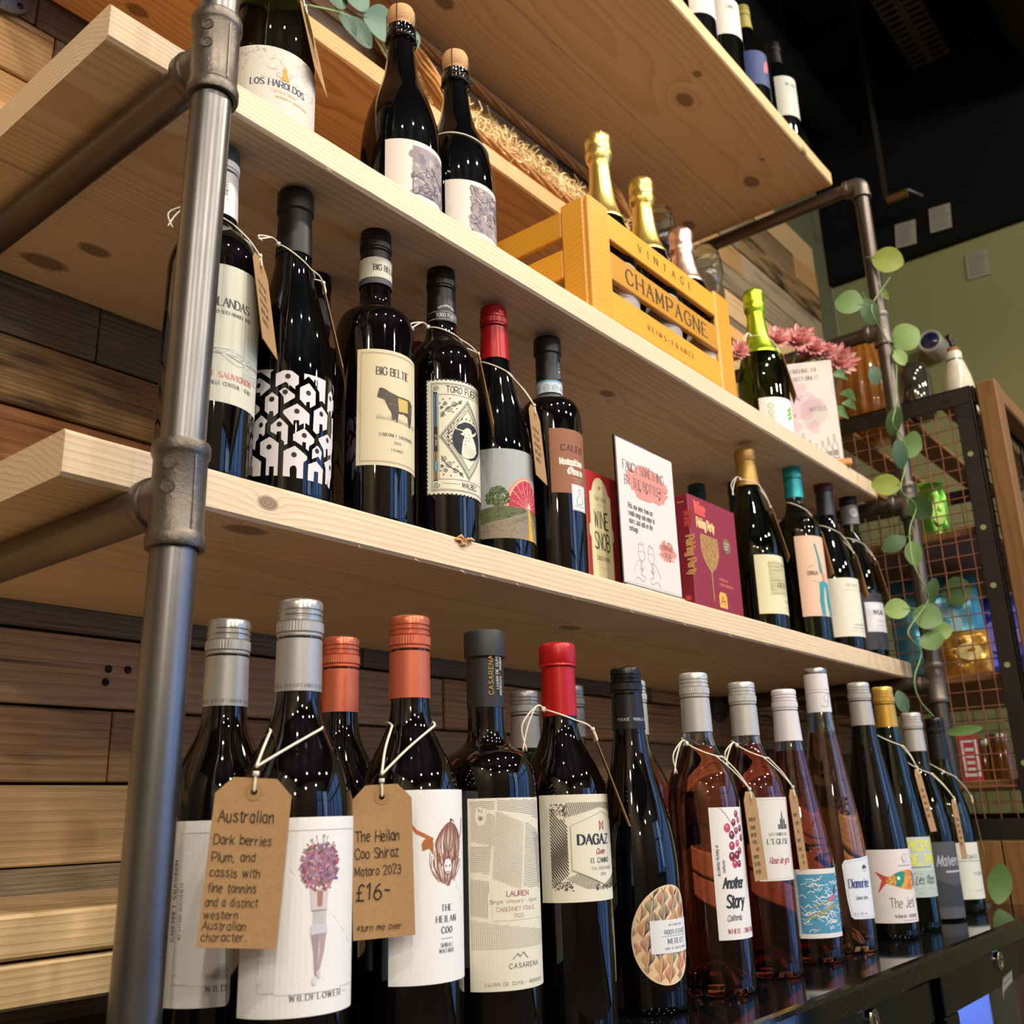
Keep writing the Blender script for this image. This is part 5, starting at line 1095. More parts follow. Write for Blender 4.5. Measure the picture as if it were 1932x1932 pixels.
tg = hang_tag('pale tag seen edge on between bull and grapefruit labels', Bf, .72, .040, .085, .211, .128, .0375, .052, sc, loop=(.2275,.014), tail=(-1.7,.01), seed=14); fin(tg)
# grapefruit
R_ = .038
bt, P_, cp = bottle('red capped bottle with grapefruit slice and tree on the label', .446, .101, Z3, R_, .303, 'burgundy', 'dark', ('screw', '#a3141e', .2355, dict(metal=.15, rough=.3)))
A = Art(); A.rect(-57, 21.5, 50, 119.5, '#a3a8a8', 0)
gx, gy = 1, 54
sl = [(gx+27.5*cos(t), gy+36*sin(t)) for t in [pi*k/30 for k in range(31)]]; A.poly(sl, '#d9875c', 1); A.poly([(gx+(u-gx)*.93, gy+(v-gy)*.95) for u, v in sl], '#e3b49c', 2); A.poly([(gx+(u-gx)*.87, gy+(v-gy)*.90) for u, v in sl], '#b8283c', 3)
for k in range(1, 10): a = pi*k/10; A.line([(gx, gy), (gx+24*cos(a), gy+32*sin(a))], .7, '#e3a4a0', 4)
q = random.Random(6)
for k in range(120): a = q.uniform(.05, pi-.05); r0_ = q.uniform(.3,.85); A.line([(gx+27*r0_*cos(a), gy+35*r0_*sin(a)), (gx+27*(r0_+.07)*cos(a), gy+35*(r0_+.07)*sin(a))], .45, q.choice(['#d05a64','#8c1528','#d9808a']), 4)
for k in range(230):
    a = q.uniform(0, 2*pi); r_ = q.random()**.5; A.ell(-34+12.5*r_*cos(a), 67+10.5*r_*sin(a)-2*(r_*cos(a))**2, q.uniform(.7,1.7), q.uniform(.5,1.2), q.choice(['#3c4a26','#586a34','#6f7f40','#2c3820']), 5, 7)
A.rect(-35,50,-33.4,58,'#4a3c2a',5)
A.poly([(-57,52),(-40,55.5),(-20,56),(0,54.5),(20,52),(50,48),(50,21.5),(-57,21.5)], '#59603c', 6)
for k in range(150): x = q.uniform(-56,45); y = q.uniform(34,53); A.line([(x,y),(x+q.uniform(2,5),y+.4)], .5, q.choice(['#6f7848','#454c2e','#7d8250']), 7)
A.poly([(-57,36),(-30,41),(-5,50),(0,55),(8,49),(16,36),(20,21.5),(-57,21.5)], '#8a7d6a', 7)
for k in range(90): x = q.uniform(-55,14); y = q.uniform(22,36+ (x+57)*.12); A.line([(x,y),(x+q.uniform(1,3),y+.6)], .5, q.choice(['#a3967f','#6d6252','#5d6644']), 8)
A.poly([(1,55),(3.5,55),(9,21.5),(1,21.5)], '#d9a82c', 8); A.poly([(0,56),(5,56),(4,60),(1.5,62)], '#e6d0b0', 8)
for k in range(10): A.line([(-16+k*1.6, 42+k*.7), (-16.3+k*1.6, 38+k*.7)], .3, '#2c281f', 9)
label(bt, A, R_); Bg = (bt, P_)
tg = hang_tag('brown tag between the grapefruit bottle and the brown label bottle', Bg, .36, .040, .086, .182, .092, .0395, .046, sc, loop=(.2165,.02), side=.012, seed=15); fin(tg)
# caleo
R_ = .037
bt, P_, cp = bottle('bottle with brown label and small blue strip on its neck', .552, .105, Z3, R_, .305, 'square', 'red', ('wide', '#171718', .2455, dict(metal=.05, rough=.42)))
A = Art(); A.rect(-37, 96.5, 40, 174.5, '#8f5a3e', 0); A.text('CALEO', -24, 147.5, 7.5, '#3a1f18', 'serif', tr=4, wd=.8); A.text('Montepulciano', -26, 130.5, 7.6, '#e0d6c8', 'fat', tr=.8, wd=.52); A.text("d'Abruzzo", -17, 119.5, 7.6, '#e0d6c8', 'fat', tr=.8, wd=.52)
for k, (w_, t__) in enumerate(((19,'DENOMINAZIONE'),(15,'DI ORIGINE'),(17,'CONTROLLATA'))): A.text(t__, -10+k*.8, 114-k*3.4, 1.5, '#d0b49c', 'sans', tr=1.6)
A.rect(-13, 77, 10, 108, '#dcdcda', 2); A.frame(-12,78,9,107,.25,'#55555a',3); A.line([(-6,84),(-6,90),(-2,96),(-4,100),(0,103),(1,98),(4,94),(3,86),(-6,84)], .6, '#4c4c50', 3, smooth=4); A.line([(-9,82),(6,82)], .5, '#4c4c50', 3)
label(bt, A, R_)
A = Art(); A.rect(-47.5, 224.5, 47.5, 244.5, '#c3cdd2', 0); A.rect(-47.5,224.5,47.5,227,'#6c9db8',1); A.rect(-47.5,242,47.5,244.5,'#6c9db8',1)
for k in range(8): A.line([(-40+k*11+4*cos(t), 234.5+4*sin(t)) for t in [j*.53 for j in range(13)]], .5, '#7da3b4', 2); A.text('DOC', -40+k*11, 232.8, 3, '#7da3b4', 'sans', 'c', wd=.7)
A.mesh('seal_strip', cylmap(.01585, .0003), bt)
A = Art(); A.text('CALEO', 2, 249, 4.2, '#b9b9bc', 'serif', rot=pi/2, tr=2.2); captext(cp, A, .0153)
# right group on the lower shelf
R_ = .041
bt, P_, cp = bottle('green burgundy bottle with golden capsule beside the wine book', 1.065, .100, Z3, R_, .2975, 'burgundy', 'deepgreen', ('ring', '#b08a48', .234, dict(metal=.4, rough=.45)), wine='white', fill=.225)
A = Art(); A.rect(-48.5, 24, 50, 114.5, '#d9d3ac', 0)
q = random.Random(2); A.rect(-28, 52, 30, 104, '#c9c39a', 1)
for k in range(26): y = 53+k*2; A.line([(-28, y), (-14, y+q.uniform(-2,2)), (2, y+q.uniform(-2.4,2.4)), (16, y+q.uniform(-2,2)), (30, y)], q.uniform(.4,1), q.choice(['#8f8a5a','#a39c68','#b9b088']), 2, smooth=3)
A.text('PEPE', -14, 64, 7, '#5c5838', 'serif', l=3); A.text('Riserva', 0, 42, 4, '#8a865c', 'serif'); A.rect(-2,34,26,34.8,'#3c8a9a'); A.rect(2,30,26,30.8,'#3c8a9a')
label(bt, A, R_); Bm = (bt, P_)
tg = hang_tag('dark tag hanging right of the golden capsule bottle', Bm, .50, .040, .086, .197, .112, .031, .050, sc, loop=(.2345,.012), tail=(-1.8,.03), seed=16); fin(tg)
bottle('teal capped bottle half hidden behind the golden capsule bottle', 1.245, .205, Z3, .0375, .312, 'bordeaux', 'dark', ('screw', '#1f4f50', .25, dict(metal=.2, rough=.4)), seg=40)
bottle('dark green cap just visible above the leaning wine book', 1.150, .235, Z3, .0375, .29, 'bordeaux', 'dark', ('screw', '#1d3f40', .23, dict(metal=.2, rough=.4)), seg=40)
R_ = .0375
bt, P_, cp = bottle('teal capped bottle with a peach label and blue figure', 1.241, .098, Z3, R_, .314, 'bordeaux', 'deepgreen', ('screw', '#1fa0a8', .254, dict(metal=.2, rough=.35)), wine='white', fill=.24)
A = Art(); A.rect(-52.5, 43.5, 40, 179, '#dfb9a0', 0)
A.poly([(-22,165),(-18,166),(-12,140),(-8,118),(-12,112),(-16,118),(-17,140)], '#3f8a88', 1); A.poly([(-20,44),(-12,44),(-12,70),(-9,92),(-6,92),(-6,62),(-2,44),(10,44),(8,70),(4,98),(-8,104),(-18,100),(-22,70)], '#2f94a0', 1); A.ell(-8,110,4,7,'#c9866a',2); A.line([(-20,100),(-18,80),(-19,60)],.8,'#1f6a78',3); A.line([(2,96),(0,70),(4,50)],.8,'#1f6a78',3)
A.text('CONEJO', -38, 112, 6, '#55443c', 'bold', wd=.6, tr=1.2); A.line([(-36,124),(-24,130)], .6, '#55443c'); A.line([(-30,103),(-22,100)], .6, '#55443c')
label(bt, A, R_); Bo2 = (bt, P_)
tg = hang_tag('dark tag between peach label and white label bottles', Bo2, .62, .036, .080, .196, .118, .034, .046, sc, loop=(.2275,.02), seed=17); fin(tg)
R_ = .039
bt, P_, cp = bottle('bottle with dark red capsule and plain off white label', 1.375, .096, Z3, R_, .3195, 'burgundy', 'dark', ('wide', '#2a2a33', .25, dict(metal=.1, rough=.4)))
MB().lathe([(.0166,.3),(.0171,.301),(.0171,.318),(.0155,.3203),(0,.3203)], 48).obj('capsule_top', mat('capsule_redbrown', '#6a2a20', .4, .2), cp, smooth=40)
A = Art(); A.rect(-66, 25, 40, 128, '#dcd8c8', 0); A.text('PETITE', -28, 112, 5, '#8a8878', 'serif', tr=2); A.rect(-34,106,6,106.6,'#a8a698',2)
q = random.Random(5)
for k in range(34): A.ell(q.uniform(-60,-5), q.uniform(55,98), q.uniform(.3,1.6), q.uniform(.2,.7), '#c3bfae', 1, 7, q.uniform(0,3))
A.text('MOURVEDRE', -22, 44, 2.8, '#6a685c', 'sans'); A.rect(-26,39,4,40,'#8a887c',2); A.rect(-30,34,6,34.6,'#a8a698',2)
label(bt, A, R_); Bpp = (bt, P_)
tg = hang_tag('dark tag left of the last bottle on the lower shelf', Bpp, .55, .038, .080, .176, .100, .038, .050, sc, loop=(.212,.022), seed=18); fin(tg)
R_ = .0375
bt, P_, cp = bottle('last bottle on the lower shelf with silver capsule and grey label', 1.487, .094, Z3, R_, .3165, 'burgundy', 'deepgreen', ('ring', '#1c1b1e', .2545, dict(metal=.1, rough=.4)), wine='white', fill=.24)
A = Art(); A.rect(-46, 256, 46, 292, '#77787c', 0); A.ell(-10,278,9,9,'#b9babd',1,16); captext(cp, A, .0157)
A = Art(); A.rect(-50, 14, 44, 118, '#34353d', 0); A.rect(-41, 46, 18, 100.5, '#dcdade', 1); A.text('N·EAU', -26, 78, 8, '#34353d', 'bold', wd=.7, tr=2); A.rect(-22,66,8,66.8,'#9a9aa2',2); A.rect(-24,57,8,57.8,'#9a9aa2',2); A.frame(-39,48,16,98.5,.2,'#b4b4bb',2)
label(bt, A, R_); Bq = (bt, P_)
tg = hang_tag('dark tag on the right of the last lower shelf bottle', Bq, .50, .038, .080, .186, .105, .034, .049, sc, loop=(.214,.018), seed=19); fin(tg)

# ---- middle pine shelf
R_ = .045
bt, P_, cp = bottle('fat green sparkling wine bottle beside the left pipe', .137, .118, Z2, R_, .318, 'champagne', 'deepgreen', ('foil', '#2f3f24', .19), wine='white', fill=.17, name='sparkling_wine_bottle')
A = Art(); A.rect(-62, 14, 44, 89, '#cfc8bd', 0)
q = random.Random(5)
for k in range(60): x = q.uniform(-60,40); y = q.uniform(50,87); A.line([(x,y),(x+q.uniform(-3,3),y+q.uniform(-3,3)),(x+q.uniform(-4,4),y+q.uniform(-3,3))], .4, '#b9b2a8', 1, smooth=3)
A.text('LOS HAROLDOS', -43, 46.5, 6.6, '#3c4060', 'serif', tr=1.6, wd=.75); A.poly([(-16,55),(-8,55),(-9,60),(-11,63),(-10,67),(-13,69),(-15,66),(-14,62),(-15,59)], '#c9962c', 2); A.text('EXTRA BRUT', -24, 40, 2.6, '#c9a45c', 'serif', tr=2.4); A.text('MENDOZA ARGENTINA', -20, 34.5, 2.2, '#b9924c', 'serif', tr=1.6)
label(bt, A, R_); BA = (bt, P_)
tg = hang_tag('dark green tag hanging right of the fat green sparkling bottle', BA, .58, .040, .092, .168, .078, .034, .053, sc, loop=(.215,.01), seed=20); fin(tg)
for X, Y, lab, tw in ((.323,.126,'left one of the two cork topped black sparkling bottles',0), (.417,.127,'cork topped sparkling bottle with twine around its shoulder',1)):
    bt, P_, cp = bottle(lab, X, Y, Z2, .0445, .3085, 'champagne', 'dark', ('cork', '#c89b6c', .27), name='sparkling_wine_bottle')
    A = Art(); A.rect(-51.5, 27, 34, 99, '#d9cfc6', 0); A.rect(-22, 34, 30, 93, '#8f8688', 1); q = random.Random(7+tw)
    for k in range(9):
        for j in range(5): A.ell(-20+j*10+q.uniform(-3,3), 38+k*6.2+q.uniform(-2,2), q.uniform(2.5,5), q.uniform(2,4.2), q.choice(['#aa9d98','#877a80','#b8a99e','#6f6874','#97888a']), 2, 8, q.uniform(0,3))
    for k in range(22):
        x = q.uniform(-21,28); y = q.uniform(36,91); pts = [(x,y)]
        for j in range(3): x = max(-21.5, min(29.5, x+q.uniform(-12,12))); y = max(34.5, min(92.5, y+q.uniform(-14,14))); pts.append((x,y))
        A.line(pts, .8, '#4a4150', 3, smooth=3)
    A.mesh('label', cylmap(.0445, .00022), bt, mats=None, bump=.2)
    if tw:
        o = thing('twine_loop', 'white twine loop around the shoulder of a cork topped bottle', 'string', (X, Y, Z2))
        MB().tube(hug(P_, .159, .014, 1.0), .0010, 6, closed=True).obj('twine', twine, o, smooth=True)
bt, P_, cp = bottle('sparkling bottle with bright green foil on the right of the shelf', 1.205, .116, Z2, .0435, .3045, 'champagne', 'deepgreen', ('foil', '#b3d235', .172, dict(rough=.3)), wine='white', fill=.165, name='sparkling_wine_bottle')
A = Art(); A.rect(-61, 6, 44, 78, '#dedbd8', 0)
for k in range(3): A.line([(-42+5*cos(t), 62-k*12+5*sin(t)) for t in [j*.53 for j in range(13)]], .9, '#8ab04a', 2); A.line([(-42+2.6*cos(t), 62-k*12+2.6*sin(t)) for t in [j*.8 for j in range(9)]], .6, '#8ab04a', 2)
for k in range(9): A.ell(-8+(k % 3)*4, 40+k*2.6, 2.6, 3, '#6cb43a', 2, 10)
A.text('ORGANIC', -4, 66, 3, '#6a6a70', 'sans', rot=-pi/2)
label(bt, A, .0435); BD = (bt, P_)
tg = hang_tag('dark tag on twine hanging right of the green foil bottle', BD, .52, .042, .090, .176, .085, .035, .052, sc, loop=(.1985,.012), tail=(-1.7,.03), seed=21); fin(tg)
# three sparkling bottles in the crate
for X, Y, H, cc, lab in ((.694,.103,.337,'#d9c070','gold foil sparkling bottle at the left end of the crate'), (.807,.103,.322,'#dcc068','gold foil sparkling bottle in the middle of the crate'), (.925,.105,.292,'#e3bcb0','pink foil sparkling bottle at the right end of the crate')):
    bt, P_, cp = bottle(lab, X, Y, Z2+.0125, .0425, H-.0125, 'champagne', 'dark', ('foil', cc, .178, dict(rough=.3)), name='sparkling_wine_bottle')
    A = Art(); A.ell(-8, 62, 44, 36, '#9a918e' if X < .9 else '#b9a8a0', 0, 32)
    if X < .75: A.ell(-14,60,24,13,'#d9d4cb',1,28); A.text('BOLLINGER', -31, 56, 8, '#3c3832', 'serif', wd=.5, tr=1); A.text('CHAMPAGNE', -24, 77, 4.5, '#5c5652', 'serif', wd=.7)
    label(bt, A, .0425)
# top shelf bottles
for X, Y, R_, H, sh, gl, cp_, la, lab in (
  (1.045,.10,.038,.30,'bordeaux','dark',('screw','#d0ccc6',.24),('#cfc8c0',70,190,''),'top shelf bottle with mostly hidden white label, leftmost of four'),
  (1.155,.10,.038,.31,'bordeaux','deepgreen',('screw','#d0ccc6',.25),('#cdc6bd',100,184,'LINN'),'green bottle with white label on the top shelf'),
  (1.270,.10,.037,.275,'flute','dark',('screw','#a39a52',.215),('#2c3a6c',60,140,''),'bottle with olive gold cap and blue label on the top shelf'),
  (1.415,.10,.037,.283,'flute','dark',('screw','#141416',.225),('#b9b9b0',85,205-62,'NO ALLE'),'black capped bottle with pale label at the right end of the top shelf')):
    bt, P_, cp = bottle(lab, X, Y, Z1, R_, H, sh, gl, cp_, wine='white' if gl != 'dark' else None, seg=48)
    A = Art(); c, v0, v1, tx_ = la
    if X > 1.4: v0, v1 = 74, 172
    A.rect(-50, v0, 30, v1, c, 0)
    if tx_: A.text(tx_, -28, v1-24, 7, '#5a5852', 'serif', wd=.7); A.rect(-26, v1-34, 4, v1-33, '#9a968c', 2)
    if X == 1.270: A.poly([(-12,90),(2,96),(8,120),(-2,124),(-10,110)], '#b9606c', 2)
    label(bt, A, rad(P_, v1/1000) if False else R_)
# ------------------------------------------------------------------ champagne crate
m_cr = wood('crate_orange', '#e0a236', '#c08020', ring=.007, wob=.012, blotch=.22, contrast=.6, rough=.38, bump=.06, coat=.35, rand=1)
ct_ = thing('wooden_crate', 'orange stained slatted crate lettered vintage champagne on the middle shelf', 'crate', (.588, .0555, Z2))
W_, D_, H_ = .380, .215, .168
def post(x, y, fx, fy, px, py):
    """L shaped corner post; rounded top on the outer corner"""
    b = MB(); w, th = .046, .009
    b.cham((min(x, x+fx*w), min(y, y+fy*th), 0), (max(x, x+fx*w), max(y, y+fy*th), H_), .003)
    b.cham((min(x, x+fx*th), min(y+fy*th, y+fy*w), 0), (max(x, x+fx*th), max(y+fy*th, y+fy*w), H_), .003)
    return b.obj('corner_post', m_cr, ct_)
for x, fx in ((0, 1), (W_, -1)):
    for y, fy in ((0, 1), (D_, -1)): post(x, y, fx, fy, 0, 0)
txt = {0: ('REIMS~FRANCE', 7.2, 'serif', 7.0), 1: ('CHAMPAGNE', 21, 'serif', 3.6), 2: ('VINTAGE', 11, 'serif', 12)}
for i, (z0, z1) in enumerate(((.004,.046),(.063,.104),(.122,.160))):
    s_ = MB().cham((.0465, .0015, z0), (W_-.0465, .0095, z1), .0012).obj('slat', m_cr, ct_)
    t_, h_, st_, tr_ = txt[i]; A = Art(); A.text(t_, 0, 0, h_, '#4a2f16', st_, 'c', tr=tr_*1.15, wd=1.0)
    A.mesh('lettering', planemap((W_/2, .0015, (z0+z1)/2-h_/2000), (1,0,0), (0,0,1)), s_, maxu=99)
    MB().cham((.0465, D_-.0095, z0), (W_-.0465, D_-.0015, z1), .0012).obj('slat', m_cr, ct_)
    for x in (.0015, W_-.0095): MB().cham((x, .0465, z0), (x+.008, D_-.0465, z1), .0012).obj('slat', m_cr, ct_)
for k in range(4): MB().cham((.012, .014+k*.05, .002), (W_-.012, .052+k*.05, .0105), .001).obj('base_slat', m_cr, ct_)

# ------------------------------------------------------------------ books and signs on the lower shelf
def book(lab, x0, x1, y0, th, h, cover, art=None, spine=None, z=Z3, sc_=(1,1)):
    t = thing('book', lab, 'book', (x0, y0, z)); w = x1-x0; m = mat('cover_'+cover, cover, .45, coat=.2)
    c = MB(); c.cham((0,0,0), (w,.0022,h), .0006); c.obj('cover', m, t)
    MB().cham((0,th-.0022,0), (w,th,h), .0006).obj('cover', m, t)
    MB().cham((-.001,.0004,0), (.0025,th-.0004,h), .001).obj('spine', m, t)
    MB().box((.003,.0024,.003), (w-.004,th-.0024,h-.003)).obj('pages', mat('page_edges', '#d9cfb8', .8, bump=.5, bscale=1500), t)
    if art: art.mesh('cover_print', (lambda u, v, o: ((u-(4 if sc_[0] < 1 else 0))*sc_[0]/1000, -.0002-o, v*sc_[1]/1000)), t, maxu=99)
    if spine: spine.mesh('spine_print', planemap((-.001,th,0), (0,-1,0), (0,0,1)), t, maxu=99)
    return t
A = Art(); hB = 120
for k in range(9):
    for j in range(15): A.line([(k*10-5+(5 if j % 2 else 0), j*8), (k*10+(5 if j % 2 else 0), j*8+5.5), (k*10+5+(5 if j % 2 else 0), j*8)], .5, '#c0483e', 1, smooth=3)
A.q = [q for q in A.q if all(0 <= p[0] <= 76 and 0 <= p[1] <= 119 for p in q[0])]
pl = [(10,8),(20,8),(24,3),(52,3),(56,8),(66,8),(66,50),(70,54),(70,62),(66,66),(66,98),(60,100),(54,110),(46,115),(38,116.5),(30,115),(22,110),(16,100),(10,98),(10,66),(6,62),(6,54),(10,50)]
A.poly(pl, '#e6dcae', 2); A.line([(p[0]+(1.6 if p[0] < 38 else -1.6), p[1]+(1.4 if p[1] < 58 else -1.4)) for p in pl], .35, '#b9a86c', 3, closed=True)
A.text('STUFF EVERY', 38, 91, 4.2, '#6a5a44', 'serif', 'c', tr=2.6, wd=.7, l=3); A.text('WINE', 38, 62.5, 17, '#33302c', 'sans', 'c', tr=2, wd=.62, l=3); A.text('SNOB', 38, 40, 17, '#33302c', 'sans', 'c', tr=2, wd=.62, l=3); A.text('SHOULD KNOW', 38, 28.5, 4.4, '#6a5a44', 'serif', 'c', tr=2.2, wd=.7, l=3)
for y in (86, 20):
    for k in range(4): A.line([(29+k*6, y), (32+k*6, y+1.5), (35+k*6, y)], .4, '#9a8a5c', 3, smooth=3)
for k in range(5): A.ell(36.4+(k % 3)*1.6-(.8 if k > 2 else 0)+.0, 106-(k//3)*2, .9, .9, '#a8483c', 3, 8)
book('small red book titled wine snob with an ornate cream plate', .5905, .658, .085, .0135, .143, '#b3272c', A, sc_=(.80,1.18))
A = Art(); A.text('Wine', 14, 124, 17, '#e0574e', 'fat', wd=.62, tr=1.0); A.text('Pairing Party', 17, 106, 13, '#e9c48a', 'fat', wd=.48, tr=.8)
gl = [(24,98),(22,86),(23,74),(29,62),(38,54),(44,50),(46,47),(46,10),(49,10),(49,47),(51,50),(57,54),(66,62),(72,74),(73,86),(71,98)]
A.poly(gl, '#a8824a', 1); q = random.Random(4)
for k in range(420):
    x = q.uniform(23,72); y = q.uniform(52,97); 
    if abs(x-47.5) < 24*min(1, ((y-48)/26)**.5): A.ell(x, y, .9, .5, '#8a3038' if k % 3 else '#d9b468', 2, 5, q.uniform(0,3))
A.ell(97,93,11,11,'#7c6a4a',1,24); 
for k in range(3): A.rect(90,96-k*4,104-k*2,97-k*4,'#d9cfae',2)
A.text('a fresh pour for', 66, 41, 4.2, '#e07a6c', 'serif', wd=.62, tr=.8); A.text('the perfect pairing party', 66, 34, 4.2, '#e07a6c', 'serif', wd=.62, tr=.8)
A.poly([(62,4),(62,20),(66,25),(80,25),(84,20),(84,4)], '#e6b04a', 1); A.line([(66,8),(72,20),(78,8)], 1.2, '#5a2028', 2); A.line([(68,12),(80,14)], 1, '#5a2028', 2)
SP = Art(); SP.text('Wine', 14, 124, 12, '#c94a48', 'fat', rot=-pi/2, wd=.62); SP.text('Pairing Party', 14, 90, 12, '#dda86a', 'fat', rot=-pi/2, wd=.50); SP.rect(5,137,15,138.2,'#dda86a'); SP.rect(6,6,14,12,'#c94a48')
book('maroon book with a golden wine glass on its cover, in front', .778, .908, .0525, .021, .148, '#8c2438', A, SP)
book('maroon book tucked behind the sign, same as the one in front', .771, .900, .0800, .021, .148, '#86202f')
# acrylic table signs
acr = mat('acrylic', '#f4f8f8', .02, trans=1, ior=1.47)
def sign_art(w, h):
    A = Art(); A.rect(0, 0, w, h, '#ddd5d0', 0); return A
def splash(A, cx, cy, rx, ry, c, seed, n=120):
    q = random.Random(seed)
    A.ell(cx, cy, rx*.72, ry*.62, c, 1, 24)
    for k in range(n):
        a = q.uniform(0, 2*pi); r = q.uniform(.45, 1)**.6; A.ell(cx+rx*r*cos(a)*.92, cy+ry*r*sin(a)*.85, q.uniform(2,7)*rx/38, q.uniform(1,3.4)*ry/22, c, 1, 9, q.uniform(-.4,.4))
t = thing('table_sign', 'acrylic stand sign asking fancy something by the bottle', 'sign', (.614, .0525, Z3))
MB().box((.0,.0045,.002), (.135,.0067,.186)).obj('acrylic_panel', acr, t); MB().cham((.0,.0,0), (.135,.05,.0022), .0008).obj('acrylic_foot', acr, t)
A = sign_art(131, 176); splash(A, 66, 131, 50, 25, '#d48f80', 3, 150); splash(A, 103, 52, 22, 15, '#d48f80', 5, 70)
A.text('FANCY SOMETHING', 12, 140, 11.5, '#7a5a60', 'deco', wd=.66, tr=1.1, l=2); A.text('BY THE BOTTLE?', 14, 121, 11.5, '#7a5a60', 'deco', wd=.66, tr=1.1, l=2)
for k, s_t in enumerate(('Pick any wine from our','retail range and enjoy in','store. Just add on the','corkage.')): A.text(s_t, 18, 92-k*9.4, 6.4, '#5c5a58', 'serif', wd=.62, tr=.9, l=2)
A.text('CORKAGE', 103, 53, 6, '#7a4a4c', 'deco', 'c', wd=.7, l=3); A.text('£8.50', 103, 44, 6, '#7a4a4c', 'deco', 'c', wd=.7, l=3)
for sg, ox in ((1, 38), (-1, 66)):
    f = lambda pts: [(ox+sg*x, y) for x, y in pts]
    A.line(f([(-2,50),(-4,36),(3,29),(10,36),(8,51)]), .5, '#8c8684', 2, smooth=5); A.line(f([(-2,50),(3,52.5),(8,51),(3,49),(-2,50)]), .4, '#8c8684', 2, smooth=4); A.line(f([(-3,40),(4,42),(9.5,40)]), .4, '#8c8684', 2, smooth=3)
    A.line(f([(3,29),(1,20),(0,12)]), .5, '#8c8684', 2); A.line(f([(-16,14),(-10,24),(-2,30),(2,27),(-2,20),(4,18),(5,22),(0,13),(8,10),(4,4),(-8,8),(-16,2)]), .5, '#8c8684', 2, smooth=4)
A.mesh('paper', planemap((.002, .0036, .006), (1,0,0), (0,0,1)), t, maxu=99)
wb_ = MB().box((.002,.0037,.004), (.133,.0042,.184)).obj('paper_back', mat('paper_white', '#ddd5d0', .7), t)
t = thing('table_sign', 'acrylic sign with pink wash and a row of drawn bottles by the flowers', 'sign', (1.3735, .108, Z2), -1.09)
MB().cham((-.066,-.02,0), (.066,.03,.012), .002).obj('wooden_foot', wood('sign_foot', '#e0a561', '#b9783a', ring=.006, y0=0), t)
MB().box((-.0575,.0045,.0125), (.0575,.0067,.222)).obj('acrylic_panel', acr, t)
A = sign_art(111, 205)
q = random.Random(3)
for k in range(70): A.ell(38+q.gauss(0,15), 118+q.gauss(0,22), q.uniform(5,11), q.uniform(5,11), '#dfc0c8', 1, 12)
for k, (s_t, y) in enumerate((('FINISHING THE',184),('PARTY BINET?',168))): A.text(s_t, 84, y, 8, '#7a6468', 'deco', 'r', wd=.62, l=2)
A.text('HOW', 40, 134, 4, '#7a6468', 'deco', l=2); A.text('BOTTLES', 92, 104, 8, '#7a6468', 'deco', 'r', wd=.62, l=2)
for k in range(8):
    x = 22+k*11; h_ = (44,40,52,38,30,34,40,46)[k]; w_ = 4.6
    A.line([(x-w_,8),(x-w_,8+h_*.5),(x-1.4,8+h_*.68),(x-1.4,8+h_),(x+1.4,8+h_),(x+1.4,8+h_*.68),(x+w_,8+h_*.5),(x+w_,8),(x-w_,8)], .7, '#4c4a4c', 2); A.rect(x-w_+1,12,x+w_-1,12+h_*.25,'#8c8a8c',2)
A.line([(14,7),(106,7)], .8, '#4c4a4c', 2)
A.mesh('paper', planemap((-.0555, .0036, .0145), (1,0,0), (0,0,1)), t, maxu=99)
MB().box((-.0555,.0037,.0145), (.0555,.0042,.2195)).obj('paper_back', mat('paper_white', '#ddd5d0', .7), t)

# ------------------------------------------------------------------ pink chrysanthemums behind the sign
petal = mat('petal_pink', '#dc9294', .6, var=.3, vscale=70); petal2 = mat('petal_pale', '#e8b6ae', .6, var=.2, vscale=60)
leafg = mat('leaf_green', '#4f6f35', .5, var=.3, vscale=40)
fl = thing('flower_bunch', 'bunch of dusty pink chrysanthemums behind the acrylic sign', 'flowers', (1.40, .20, Z2))
MB().lathe([(0,0),(.03,0),(.034,.01),(.032,.07),(.024,.10),(.026,.12),(.0235,.12),(.022,.10),(.029,.07),(.03,.012),(0,.01)], 32).obj('vase', mat('vase_green', '#3c4a34', .3), fl, smooth=60)
heads = [(1.32,.13,1.017,.029), (1.406,.12,1.043,.036), (1.475,.115,1.050,.026), (1.495,.10,1.046,.023), (1.517,.086,1.024,.038), (1.131,.12,.923,.019), (1.29,.15,1.005,.022), (1.37,.15,1.045,.026), (1.50,.14,1.055,.026)]
